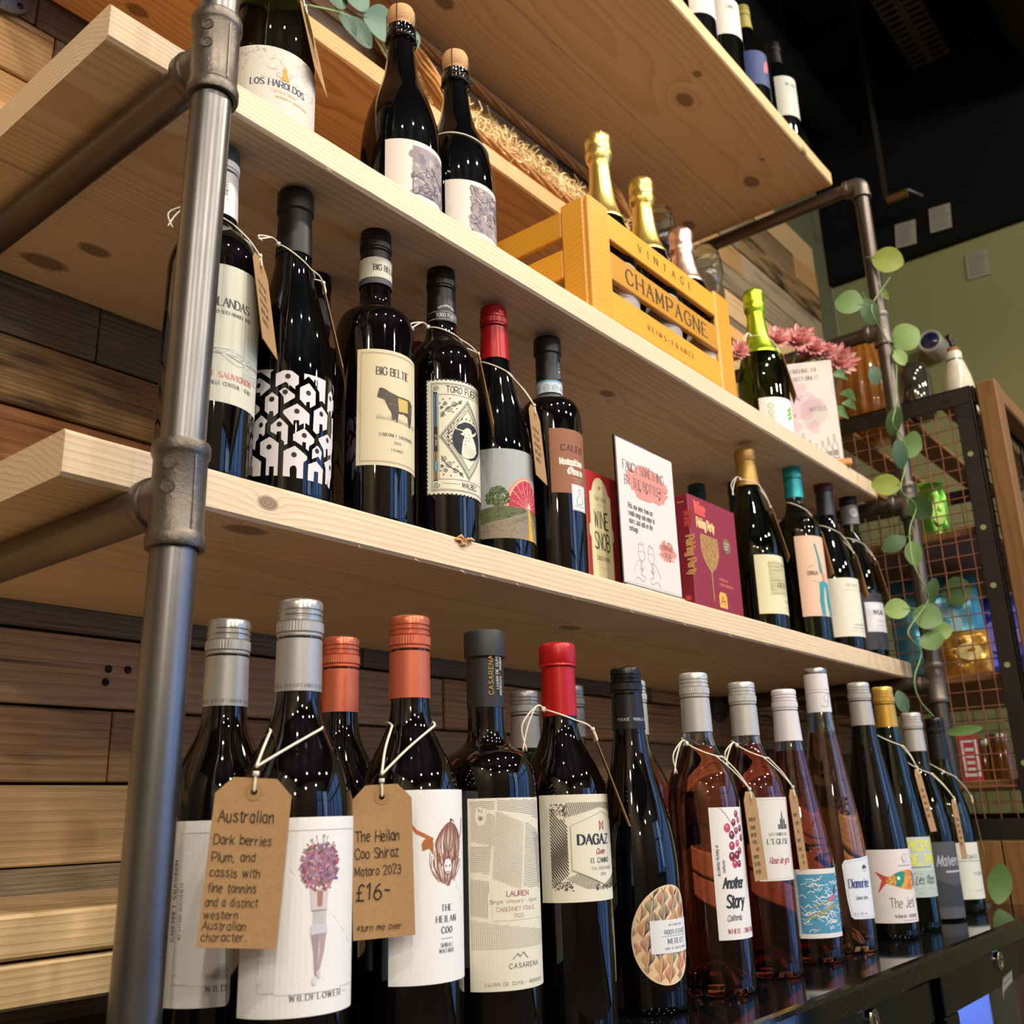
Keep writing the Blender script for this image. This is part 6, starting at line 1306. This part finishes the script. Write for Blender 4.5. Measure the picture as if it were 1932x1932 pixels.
for i, (x, y, z, r) in enumerate(heads):
    c = Vector((x-1.40, y-.20, z-Z2)); n = Vector((-.75+rnd.uniform(-.3,.3), -.5, .3+rnd.uniform(-.2,.3))).normalized(); a_ = n.orthogonal().normalized(); b_ = n.cross(a_); m = MB()
    for ring, (np_, rr_, el) in enumerate(((16,1.0,.12),(14,.82,.45),(11,.6,.85),(8,.36,1.2))):
        for k in range(np_):
            an = 2*pi*(k+ring*.37)/np_+rnd.uniform(-.08,.08); L = r*rr_*rnd.uniform(.85,1.15); d = (a_*cos(an)+b_*sin(an))*cos(el)+n*sin(el); sd = n.cross(a_*cos(an)+b_*sin(an)).normalized(); up_ = d.cross(sd)
            w_ = r*.145; p = lambda f, s, h: c+d*(L*f)+sd*(w_*s)+up_*(h*w_)+n*(.12*L*f*f)
            m.add([p(.08,0,0), p(.45,-1,.5), p(.45,0,-.2), p(.45,1,.5), p(.85,-.9,.5), p(.85,0,0), p(.85,.9,.5), p(1.05,0,.3)], [(0,2,1),(0,3,2),(1,2,5,4),(2,3,6,5),(4,5,7),(5,6,7)], 0 if (k+ring) % 3 else 1)
    h = m.obj('flower_head', [petal, petal2], fl); h['kind'] = 'stuff'
    MB().tube(catmull([tuple(c-n*.003), tuple(c*.6+Vector((0,0,.03))), (0.005*cos(i), .005*sin(i), .11)], 5), .0016, 6).obj('stem', leafg, fl, smooth=True)
def leafmesh(m, c, d, s, L, w, fold=.25, curl=.15, mi=0, n=7, rnd_=1):
    """rounded leaf: c base point, d direction, s side vector"""
    d = Vector(d).normalized(); s = Vector(s); s = (s-d*s.dot(d)).normalized(); u = d.cross(s); V = []; F = []
    for i in range(n+1):
        f = i/n; ww = w*(sin(pi*min(1, f*.97+.015))**(.62 if rnd_ else .9)); 
        for k in (-1, -.5, 0, .5, 1): V.append(Vector(c)+d*(L*f)+s*(ww*k)+u*(abs(k)*fold*ww+curl*L*sin(f*pi)*.6))
    for i in range(n):
        for k in range(4): F.append((i*5+k, i*5+k+1, i*5+5+k+1, i*5+5+k))
    m.add(V, F, mi)
for k, (x, y, z, L, w) in enumerate(((1.50,.09,.985,.05,.014),(1.53,.09,.955,.05,.016),(1.49,.10,.905,.055,.016),(1.46,.11,.93,.04,.014),(1.52,.085,.93,.045,.014),(1.22,.10,.90,.05,.015))):
    m = MB(); leafmesh(m, (x-1.40-.02,y-.20,z-Z2), (.9,-.3,rnd.uniform(-.2,.5)), (0,.3,1), L, w, .4, .2, rnd_=0); m.obj('leaf', leafg, fl, smooth=True)

# ------------------------------------------------------------------ eucalyptus garland on the right pipe
def leafmat(key, c, c2):
    m = mat(key, c, .5, var=.12, vscale=60); p = m.node_tree.nodes['Principled BSDF']; p.inputs['Subsurface Weight'].default_value = .12; p.inputs['Subsurface Radius'].default_value = (.01,.02,.005); return m
LC = {'y': leafmat('euca_yellow', '#8d9a3e', 0), 'l': leafmat('euca_light', '#84a058', 0), 'm': leafmat('euca_mid', '#5d7c42', 0), 'd': leafmat('euca_dark', '#3c5830', 0), 'b': leafmat('euca_blue', '#4c6a54', 0)}
vein = mat('euca_vein', '#5c7a44', .6); stemm = mat('euca_stem', '#7c9a62', .6)
gt = thing('eucalyptus_garland', 'eucalyptus garland with round leaves winding down the far right pipe', 'garland', (1.545, 0, 1.3))
gl_ = [(1.588,1.247,.031,.027,'y',-.4),(1.306,1.034,.024,.026,'m',2.8),(1.415,1.061,.017,.028,'d',-1.4),(1.534,1.147,.006,.015,'l',-1.2),(1.627,1.085,.029,.029,'l',.5),(1.568,1.02,.013,.021,'l',-1.3),(1.391,.921,.012,.019,'b',-1.5),(1.469,.854,.015,.028,'d',-1.9),(1.557,.83,.018,.027,'m',-.3),(1.469,.789,.014,.028,'b',-1.6),(1.365,.703,.026,.02,'y',3.0),(1.546,.702,.022,.025,'d',-.9),(1.361,.595,.023,.016,'d',3.6),(1.463,.597,.015,.026,'m',1.6),(1.708,.563,.027,.029,'d',0),(1.544,.541,.012,.024,'d',1.3),(1.326,.477,.021,.019,'l',3.1),(1.488,.485,.025,.025,'m',-.4),(1.565,.47,.017,.016,'l',.1),(1.488,.442,.022,.017,'m',-1.2),(1.287,.323,.011,.02,'b',1.8),(1.599,.292,.031,.009,'m',.1)]
vt = Vector((.275,-.96,0)); vw = Vector((0,0,1)); vn = Vector((-.96,-.275,0)); CY = -.02
def onray(x, z, y):   # same line of growth, moved to another depth beside the pipe
    k = (y+.5504)/(CY+.5504); return Vector((-.342+(x+.342)*k, y, .1727+(z-.1727)*k))
base = Vector((1.545,0,1.3))
for i, (x, z, a, b, c, dr) in enumerate(gl_):
    y = (-.035,-.03,-.018,-.02,-.03,-.028,-.012,-.022,-.03,-.02,.0,-.03,.0,-.022,-.045,-.03,.0,-.022,-.032,-.022,.01,-.035)[i]
    P_ = onray(x, z, y); L = 2*(a if abs(cos(dr)) > .7 else b); Wd = b if abs(cos(dr)) > .7 else a
    t2 = (vt+vn*rnd.uniform(-.35,.35)).normalized(); w2 = (vw+vn*rnd.uniform(-.35,.35)).normalized()
    d = t2*cos(dr)+w2*sin(dr); s = -t2*sin(dr)+w2*cos(dr)
    m = MB(); c0 = P_-base-d*(L/2); leafmesh(m, c0, d, s, L, Wd, .12, .08, rnd_=1, n=9)
    lf = m.obj('leaf', LC[c], gt, smooth=True)
    v = MB(); v.tube([tuple(c0-d*.012), tuple(c0+d*L*.3+vn*.0012), tuple(c0+d*L*.8+vn*.001)], [.0011,.0007,.0003], 5)
    for f in (.3,.5,.65):
        for sg in (-1,1): v.tube([tuple(c0+d*L*f+vn*.0014), tuple(c0+d*L*(f+.12)+s*Wd*.55*sg+vn*.0006)], .0003, 4)
    v.obj('leaf_vein', vein, lf)
st_ = [(1.585,1.206),(1.521,1.154),(1.438,1.084),(1.442,1.058),(1.495,1.033),(1.536,1.002),(1.494,.899),(1.457,.845),(1.508,.827),(1.492,.77),(1.445,.712),(1.52,.699),(1.46,.64),(1.45,.58),(1.498,.539),(1.502,.515),(1.386,.457),(1.369,.437),(1.422,.416),(1.364,.366),(1.375,.332),(1.438,.308)]
MB().tube(catmull([tuple(onray(x, z, -.024+.006*sin(i*1.7))-base) for i, (x, z) in enumerate(st_)], 5), .0012, 6).obj('stem', stemm, gt, smooth=True)
t = thing('eucalyptus_sprig', 'fallen round green leaf beside the last counter bottle', 'leaf', (1.545, -.045, .0))
m = MB(); leafmesh(m, (.0,0,.004), (.1,-.25,1), (.27,-.95,0), .066, .019, .1, .1, n=9); m.obj('leaf', LC['m'], t, smooth=True)

# ------------------------------------------------------------------ wicker tray of straw on the narrow shelf
wk = mat('wicker', '#c08c50', .6, var=.35, vscale=120); wk2 = mat('wicker_dark', '#a07444', .65, var=.3, vscale=100); strawm = mat('paper_straw', '#e6cd96', .7, var=.25, vscale=90); paperm = mat('basket_lining', '#d6cab0', .8)
bk = thing('wicker_tray', 'wicker tray leaning back and spilling shredded paper straw', 'basket', (.75, .30, Z4))
bx0, bx1 = -.20, .41
F0 = Vector((0,-.035,.012)); F1 = Vector((0,.100,.285)); up_ = (F1-F0).normalized(); nb = Vector((1,0,0)).cross(up_).normalized()   # nb faces viewer/down
if nb.y > 0: nb = -nb
def bp(x, f, o): return Vector((x,0,0))+F0+(F1-F0)*f+nb*o
def strand(name, pts, r, m): MB().tube(catmull([tuple(p) for p in pts], 4), r, 6).obj(name, m, bk, smooth=True)
for k in range(5):     # front rim bundle along the shelf edge
    ph = k*1.3; strand('rim_cane', [bp(x_, .02, 0)+Vector((0, .005*cos(x_*28+ph), .006*sin(x_*28+ph)+.008)) for x_ in [bx0+(bx1-bx0)*i/22 for i in range(23)]], .0034, wk)
for k in range(4):     # top rim
    ph = k*1.6; strand('rim_cane', [bp(x_, .99, 0)+Vector((0, .0045*cos(x_*30+ph), .005*sin(x_*30+ph)-.003)) for x_ in [bx0+(bx1-bx0)*i/22 for i in range(23)]], .0034, wk)
for xx in (bx0, bx1):
    for k in range(6): strand('side_cane', [bp(xx+.004*cos(k), f, .004*k-.002+.003*sin(f*20+k)) for f in (0,.2,.4,.6,.8,1)], .0032, wk)
st = MB()
for k in range(28):
    x_ = bx0+(bx1-bx0)*(k+.5)/28; st.tube([tuple(bp(x_, f, -.028+(.002 if (i+k) % 2 else -.002))) for i, f in enumerate([j/16 for j in range(17)])], .0022, 5)
st.obj('floor_weave', wk2, bk)['kind'] = 'stuff'
st = MB()
for k in range(22):
    f = .04+k*.044; st.tube([tuple(bp(bx0+(bx1-bx0)*i/56, f, -.028+(.004 if (i+k) % 2 else -.004))) for i in range(57)], .0027, 5)
st.obj('floor_weave', wk, bk)['kind'] = 'stuff'
MB().add([tuple(bp(bx0, .02, -.034)), tuple(bp(bx1, .02, -.034)), tuple(bp(bx1, .98, -.034)), tuple(bp(bx0, .98, -.034))]+[tuple(bp(bx0, .02, -.036)), tuple(bp(bx1, .02, -.036)), tuple(bp(bx1, .98, -.036)), tuple(bp(bx0, .98, -.036))], [(0,1,2,3),(7,6,5,4),(0,4,5,1),(1,5,6,2),(2,6,7,3),(3,7,4,0)]).obj('lining', paperm, bk)
sh = MB(); q = random.Random(21)
for k in range(1500):
    x_ = q.uniform(bx0+.01, bx1-.01); f = abs(q.gauss(0, .20))+.02; f = min(f, .8)
    c = bp(x_, f, -.02+q.uniform(0,.045)*max(.2,(1-f))); L = q.uniform(.018,.045); a = q.uniform(0, 2*pi); d = Vector((cos(a), q.uniform(-.4,.4), sin(a)*.6)).normalized(); s = d.cross(Vector((q.uniform(-1,1), q.uniform(-1,1), q.uniform(-1,1)))).normalized(); kx = q.uniform(-.5,.5); n_ = d.cross(s)
    V = []
    for i in range(5):
        t = i/4-.5; p = c+d*(L*t)+n_*(L*kx*(t*t*2))+s*(L*.15*sin(t*9)); V += [tuple(p-s*.0011), tuple(p+s*.0011)]
    sh.add(V, [(2*i, 2*i+1, 2*i+3, 2*i+2) for i in range(4)])
sh.obj('shredded_straw', strawm, bk)['kind'] = 'stuff'
# eucalyptus sprig lying at the left of the tray
et = thing('eucalyptus_sprig', 'grey green eucalyptus leaves at the left end of the wicker tray', 'foliage', (.40, .29, Z4))
LE = leafmat('euca_grey', '#5c7a66', 0); LE2 = leafmat('euca_grey_dark', '#3e5a46', 0)
for i, (x, z, L, w, dr, m_, y) in enumerate(((.415,1.200,.052,.024,.15,LE,.262),(.383,1.168,.050,.016,-.5,LE2,.268),(.378,1.224,.046,.022,.6,LE,.266),(.440,1.187,.034,.011,-1.3,LE,.258),(.494,1.243,.040,.013,-1.3,LE,.28),(.338,1.186,.03,.012,2.6,LE,.262),(.352,1.205,.034,.014,.3,LE2,.275),(.36,1.16,.034,.010,-.7,LE2,.262),(.345,1.235,.04,.018,1.4,LE,.272))):
    d = Vector((cos(dr), -.1, sin(dr))); s = Vector((-sin(dr), -.25, cos(dr))); m = MB(); leafmesh(m, Vector((x-.40, y-.29, z-Z4))-d*L/2, d, s, L, w, .18, .1, n=9); lf = m.obj('leaf', m_, et, smooth=True)
    v = MB(); c0 = Vector((x-.40, y-.29, z-Z4))-d*L/2; v.tube([tuple(c0-d*.01), tuple(c0+d*L*.9+Vector((0,-.002,.0)))], [.001,.0003], 5); v.obj('leaf_vein', vein, lf)
MB().tube(catmull([(-.10,-.02,.03),(-.05,-.026,.05),(-.02,-.02,.062),(.02,-.02,.06),(.06,-.01,.05)], 6), .0016, 6).obj('stem', stemm, et, smooth=True)
# wine glasses on the narrow shelf behind the crate bottles
for i, (x, y, lab) in enumerate(((1.235,.315,'clear wine glass on the narrow shelf, left one behind the crate'),(1.43,.315,'clear wine glass at the end of the narrow shelf beside the pipe'))):
    t = thing('wine_glass', lab, 'glass', (x, y, Z4)); k = 1.0
    MB().lathe([(0,.0),(.033,0),(.034,.0012),(.020,.004),(.005,.009),(.0035,.02),(.0035,.085),(.006,.094),(.020,.105),(.033,.125),(.038,.15),(.037,.18),(.031,.21),(.030,.2105),(.036,.18),(.0368,.15),(.032,.126),(.0195,.107),(.004,.096),(0,.0955)], 40).obj('glass_body', GL['clear'], t, smooth=True)

# ------------------------------------------------------------------ cage of angle iron and rusty mesh
iron = mat('angle_iron', '#3b3733', .42, .75, bump=.3, bscale=120, var=.3, vscale=20); rust = mat('rusty_wire', '#8a5a42', .6, .35, var=.35, vscale=60)
oldw = wood('cage_timber', '#8a6238', '#5d3e20', ring=.006, wob=.02, axis='Z', y0=1.55, z0=0, blotch=.3, rough=.6, rand=1); oldh = wood('cage_rail', '#8a6238', '#5d3e20', ring=.006, wob=.02, blotch=.3, rand=1)
cg = thing('mesh_cage', 'angle iron cage with rusty square mesh beyond the right pipe', 'cage', (1.6, -.13, -.9)); ox, oy, oz = 1.6, -.13, -.9
X2 = 2.30
def cb_(name, a, b, m, par=None, c=.001): return MB().cham((a[0]-ox,a[1]-oy,a[2]-oz), (b[0]-ox,b[1]-oy,b[2]-oz), c).obj(name, m, par or cg)
for X in (1.6, X2):
    cb_('top_rail', (X,-.13,.902), (X+.004,.438,.937), iron); cb_('top_rail', (X,-.13,.933), (X+.035,.438,.937), iron)
    cb_('bottom_rail', (X,-.13,.1035), (X+.004,.438,.139), iron)
    for y in (-.13, .405): cb_('upright', (X,y,.139), (X+.004,y+.033,.902), iron)
    cb_('upright', (X,-.13,.1035), (X+.03,-.126,.937), iron)
for z in (.902, .1035): cb_('front_rail', (1.605,-.135,z), (X2,-.131,z+.035), iron)
for x_ in (1.93, 2.262): cb_('front_upright', (x_,-.139,.139), (x_+.03,-.1355,.902), iron)
for z in (.23,.40,.545,.655,.80): # bolt holes: bright discs where the wall behind shows
    MB().lathe([(0,-.0006),(.0052,-.0006),(.0052,.0006),(0,.0006)], 16, axis='X', c=(-.0008, .019, z-oz)).obj('bolt_hole', mat('hole_light', '#8e8c62', .7), cg)
for (y, z) in ((-.085,.920),(-.105,.885),(.30,.92)): MB().lathe([(0,-.0006),(.006,-.0006),(.006,.0006),(0,.0006)], 16, axis='X', c=(-.0008, y-oy, z-oz)).obj('bolt_hole', black, cg)
nv = 19
for k in range(nv): 
    y = -.085+k*.0272; MB().tube([(.0075, y-oy, .125-oz)]+[(.0065+.0016*(-1)**j, y-oy, .139+j*.0278-oz) for j in range(28)]+[(.0075, y-oy, .92-oz)], .00125, 5).obj('mesh_wire', rust, cg, smooth=True)
for j in range(27):
    z = .165+j*.0278; MB().tube([(.0065-.0016*(-1)**(k+j), -.098+k*.0272-oy, z-oz) for k in range(20)], .00125, 5).obj('mesh_wire', rust, cg, smooth=True)
fm = MB()
for k in range(21):
    y = -.125+k*.027; fm.tube([(X2-ox+.006, y-oy, .11-oz), (X2-ox+.006, y-oy, .93-oz)], .0012, 4)
for j in range(30): fm.tube([(X2-ox+.006, -.13-oy, .11+j*.0275-oz), (X2-ox+.006, .43-oy, .11+j*.0275-oz)], .0012, 4)
fm.obj('far_mesh', mat('dark_wire', '#5c4434', .6, .4), cg)['kind'] = 'stuff'
fm = MB()
for k in range(24): fm.tube([(.02+k*.0275, -.001, .11-oz), (.02+k*.0275, -.001, .93-oz)], .0011, 4)
for j in range(30): fm.tube([(.01, -.0015, .11+j*.0275-oz), (X2-ox, -.0015, .11+j*.0275-oz)], .0011, 4)
fm.obj('front_mesh', mat('dark_wire', '#5c4434', .6, .4), cg)['kind'] = 'stuff'
cb_('corner_timber', (1.598,-.176,-.895), (1.645,-.1395,.938), oldw, c=.003)
cb_('side_rail_timber', (1.646,-.172,.905), (X2,-.14,.940), oldh, c=.003)
ys = [-.13,-.052,.048,.146,.245,.342,.438]
for a, b in zip(ys, ys[1:]): cb_('plank', (1.599,a+.0012,-.895), (1.617,b-.0012,.1015), oldw, c=.0015)
for y in (-.10,.02,.14,.26,.38): cb_('top_slat', (1.636,y,.9375), (X2,y+.052,.9475), oldh, c=.0015)
for z in (.205,.395,.668): cb_('shelf_board', (1.63,-.11,z-.016), (2.28,.40,z), oldh, c=.002)
# things in the cage
def bag(lab, x, y, z, w, h, c1, c2, rz, tilt=0, name='crisp_bag'):
    t = thing(name, lab, 'bag', (x, y, z), rz); m = MB(); n = 12; V = []; F = []
    for sg in (1, -1):
        o = len(V)
        for i in range(n+1):
            for j in range(n+1):
                u, v = i/n*2-1, j/n*2-1; th = .032*max(0, (1-u**4))**.6*max(0, (1-v**6))**.7*(1+.12*sin(7*u+5*v)+.1*sin(11*v-4*u)); sq = 1-.07*(1-v*v)*0-.05*abs(v)
                V.append((u*w/2*sq, sg*th-(v+1)*h/2*sin(tilt)*-.0, (v+1)*h/2))
        for i in range(n):
            for j in range(n):
                f = (o+i*(n+1)+j, o+(i+1)*(n+1)+j, o+(i+1)*(n+1)+j+1, o+i*(n+1)+j+1); F.append(f if sg < 0 else f[::-1])
    m.add(V, F); b = m.obj('bag_body', mat('foil_bag_'+c1, c1, .25, .35, bump=.8, bscale=30, var=.5, vscale=16), t, smooth=True)
    A = Art(); A.ell(0, h*550, w*240, h*170, c2, 1, 24); A.mesh('bag_print', lambda u, v, o: (u/1000, -.0335*max(0, 1-(u/(w*500))**4)**.6-.002-o, v/1000), b, maxu=9)
    for z_ in (0, h-.008): MB().box((-w*.47, -.0012, z_), (w*.47, .0012, z_+.008)).obj('bag_seal', mat('foil_bag_'+c1, c1), t)
    return t
bag('pale blue foil crisp bag seen through the mesh', 1.93, .09, .395, .19, .25, '#5fb0c4', '#a6d6de', -1.15)
bag('teal blue foil crisp bag at the back of the cage', 1.82, .28, .395, .18, .25, '#2f7a96', '#4fa0b8', -1.0)
bag('deep blue crisp bag right of the pale blue one', 2.06, .0, .395, .17, .215, '#2a35a0', '#7a6fc9', -1.2)
bag('small gold snack bag in front of the blue bags', 1.77, .0, .395, .10, .10, '#c9963a', '#efd68a', -1.1, name='snack_bag')
bag('green foil packet on the upper cage shelf', 1.85, .04, .668, .06, .17, '#6fb43c', '#b6e06a', -1.0, name='snack_bag')
for i, (x, y, z, r, lab) in enumerate(((1.72,-.045,.205,.022,'dark honey jar on the bottom cage shelf, nearest the corner post'),(1.74,.09,.205,.024,'amber jar on the bottom cage shelf near the pipe'),(1.86,.02,.205,.024,'second amber jar deep on the bottom cage shelf'))):
    t = thing('jar', lab, 'jar', (x, y, z)); MB().lathe([(0,0),(r,0),(r,.06),(r*.8,.068),(r*.8,.072),(0,.072)], 28).obj('jar_glass', mat('jar_amber', '#6a4216', .1, spec=.6), t, smooth=40); MB().lathe([(r*.84,.068),(r*.86,.082),(r*.8,.084),(0,.084)], 28).obj('lid', mat('jar_lid', '#8a8274', .3, .7), t, smooth=40)
t = thing('snack_box', 'red and white snack packet on the bottom cage shelf', 'box', (1.70, .005, .205), -1.1); MB().cham((-.018,-.012,0),(.018,.012,.085), .001).obj('box_body', mat('packet_red', '#a8242c', .5), t)
A = Art(); A.rect(-14,8,14,76,'#d9d2cc',1); A.rect(-10,14,10,70,'#b3262e',2); A.text('SNACK', 4, 18, 9, '#e9e4de', 'bold', rot=pi/2, wd=.8, l=3) if False else [A.rect(-8,18+k*12,8,24+k*12,'#d9d2cc',3) for k in range(4)]; A.mesh('box_print', planemap((0,-.012,0),(1,0,0),(0,0,1)), t, maxu=99)
for i, (x, y, lab) in enumerate(((1.95,.05,'tan bread roll on the upper cage shelf, first'),(2.03,-.02,'tan bread roll on the upper cage shelf, farther right'))):
    t = thing('bread_roll', lab, 'bread', (x, y, .668)); m = MB(); m.lathe([(0,0),(.03,.002),(.036,.016),(.03,.032),(.018,.040),(0,.042)], 24); m.v = [(a*1.35, b, c) for a, b, c in m.v]; m.obj('crust', mat('bread_crust', '#c08a48', .7, var=.3, vscale=40), t, smooth=True)
# on top of the cage
amber = mat('amber_glass', '#c98a3c', .08, trans=.75, ior=1.45, metal=.0)
t = thing('glass_vase', 'ribbed amber glass vase on the cage behind the pipe', 'vase', (1.80, .12, .948))
rib = lambda r, z, k: r*(1+.05*cos(k*2*pi/72*18)) if .01 < z < .22 else r
MB().lathe([(0,0),(.05,0),(.066,.02),(.072,.07),(.068,.13),(.055,.18),(.036,.215),(.030,.235),(.034,.25),(.030,.25),(.026,.234),(.032,.213),(.051,.177),(.064,.13),(.068,.07),(.062,.022),(0,.006)], 72, mod=rib).obj('vase_body', amber, t, smooth=True)
t = thing('glass_cloche', 'small smoky mirrored glass dome on top of the cage', 'cloche', (1.745, .010, .948))
MB().lathe([(0,0),(.034,0),(.036,.004),(.036,.09),(.033,.108),(.025,.122),(.012,.130),(0,.132)], 48).obj('dome', mat('smoky_mirror', '#6a6658', .04, .85), t, smooth=50)
t = thing('oil_bottle', 'white patterned ceramic oil bottle with black pour spout on the cage', 'bottle', (1.80, -.066, .948))
MB().lathe([(0,0),(.030,0),(.031,.01),(.031,.06),(.027,.09),(.020,.118),(.0165,.128),(.0165,.146),(.015,.149),(0,.149)], 40).obj('bottle_body', mat('ceramic_white', '#c9c4ae', .15, var=.25, vscale=25), t, smooth=50)
MB().lathe([(.0168,.127),(.0172,.128),(.0172,.130),(.0168,.131)], 32).obj('green_band', mat('band_green', '#3c5a3c', .3), t)
MB().lathe([(.010,.147),(.012,.149),(.012,.158),(.010,.160),(0,.160)], 24).obj('stopper', mat('cork_dark', '#8a5a30', .8), t, smooth=40)
MB().tube([(0,0,.158),(0,0,.170),(-.002,.002,.180),(-.006,.006,.190)], [.006,.0055,.005,.0055], 12).obj('spout', mat('spout_black', '#101010', .25), t, smooth=True)

# ------------------------------------------------------------------ on the end wall and ceiling
XE = 2.66
t = thing('security_camera', 'round white security camera with dark blue lens on the green wall', 'camera', (XE, .165, 1.485))
MB().lathe([(0,0),(.034,0),(.034,.05),(.030,.075),(0,.075)], 32, axis='X').obj('housing', mat('camera_white', '#a39a8c', .4), t, smooth=40); t.rotation_euler = (0, 0, pi)
o = MB().lathe([(.031,.0751),(.034,.078),(.034,.100),(.031,.103),(.027,.101),(.027,.098),(0,.096)], 32, axis='X').obj('bezel', mat('camera_grey', '#b3b3ac', .35), t, smooth=40)
MB().lathe([(.0268,.0975),(.020,.103),(.010,.106),(0,.107)], 32, axis='X').obj('lens', mat('lens_blue', '#16244a', .08, spec=.8), t, smooth=True)
for i, (y, z, r_, lab) in enumerate(((.199,1.893,.1,'grey printed notice on the black band, left of two'),(.091,1.904,.08,'grey printed notice on the black band, right of two'),(.017,1.724,.06,'grey printed notice on the green wall below the black band'))):
    t = thing('notice', lab, 'notice', (XE-.004, y, z)); t.rotation_euler = (r_, 0, 0)
    if i < 2: t.location.x = XE-.034
    MB().cham((-.001,-.032,-.042), (.001,.032,.042), .0004).obj('sheet', mat('notice_grey', '#8c887c', .8), t)
    A = Art(); q = random.Random(i)
    for k in range(11): A.rect(-27+q.uniform(0,3), 34-k*6.6, 26-q.uniform(0,14), 35.6-k*6.6+q.uniform(0,1.2), '#5f5c54', 1)
    A.mesh('notice_print', planemap((-.001,0,0),(0,-1,0),(0,0,1)), t, maxu=99)
dk = mat('duct_black', '#26241f', .6, .2); dk2 = mat('tray_grey', '#544e46', .6, .4)
t = thing('cable_tray', 'slotted grey cable tray running along the black ceiling', 'cable tray', (1.2, .035, 2.46))
for y in (-.058, .054): MB().box((0,y,0), (1.43,y+.004,.04)).obj('side_rail', dk2, t)
for k in range(48): MB().box((.01+k*.0297, -.054, 0), (.026+k*.0297, .054, .002)).obj('tray_rung', dk2, t)
MB().box((0,-.010,-.0005), (1.43,.010,.0025)).obj('centre_strip', dk2, t)
for x_ in (.15,1.2): MB().box((x_,-.002,.04), (x_+.01,.002,.29)).obj('hanger', dk2, t)
t = thing('ceiling_pipe', 'thick black pipe under the ceiling beyond the top shelf', 'pipe', (1.2, .39, 2.42)); MB().tube([(0,0,0),(.4,0,0),(.8,0,0),(1.45,0,0)], .055, 24).obj('pipe_body', dk, t, smooth=40)
for x_ in (.5,1.1): MB().tube([(x_,0,0),(x_+.03,0,0)], .06, 24).obj('pipe_collar', dk, t, smooth=40)
for x_ in (.5,1.1): MB().box((x_+.01,-.003,.05), (x_+.02,.003,.33)).obj('hanger', dk, t)
t = thing('air_duct', 'large round black air duct at the top right corner', 'duct', (1.2, -.42, 2.44))
prof = []
MB().tube([(i*.05, 0, 0) for i in range(29)], [.235+(.006 if i % 3 == 0 else 0) for i in range(29)], 40).obj('duct_body', dk, t, smooth=30)
for x_ in (.4,1.1): MB().box((x_,-.01,.23), (x_+.02,.01,.31)).obj('hanger', dk, t)
t = thing('ceiling_valve', 'small brass valve with lever hanging from the black ceiling', 'valve', (2.50, .163, 1.955))
MB().tube([(0,.04,0),(0,-.02,0)], .014, 12).obj('valve_body', mat('brass_dull', '#7a5c34', .4, .7), t, smooth=40); MB().tube([(0,0,.01),(.02,-.02,.02),(.05,-.05,.0)], .005, 8).obj('lever', mat('lever_grey', '#6a665e', .4, .5), t, smooth=True); MB().box((-.004,.036,.0), (.004,.05,.79)).obj('riser', dk, t)
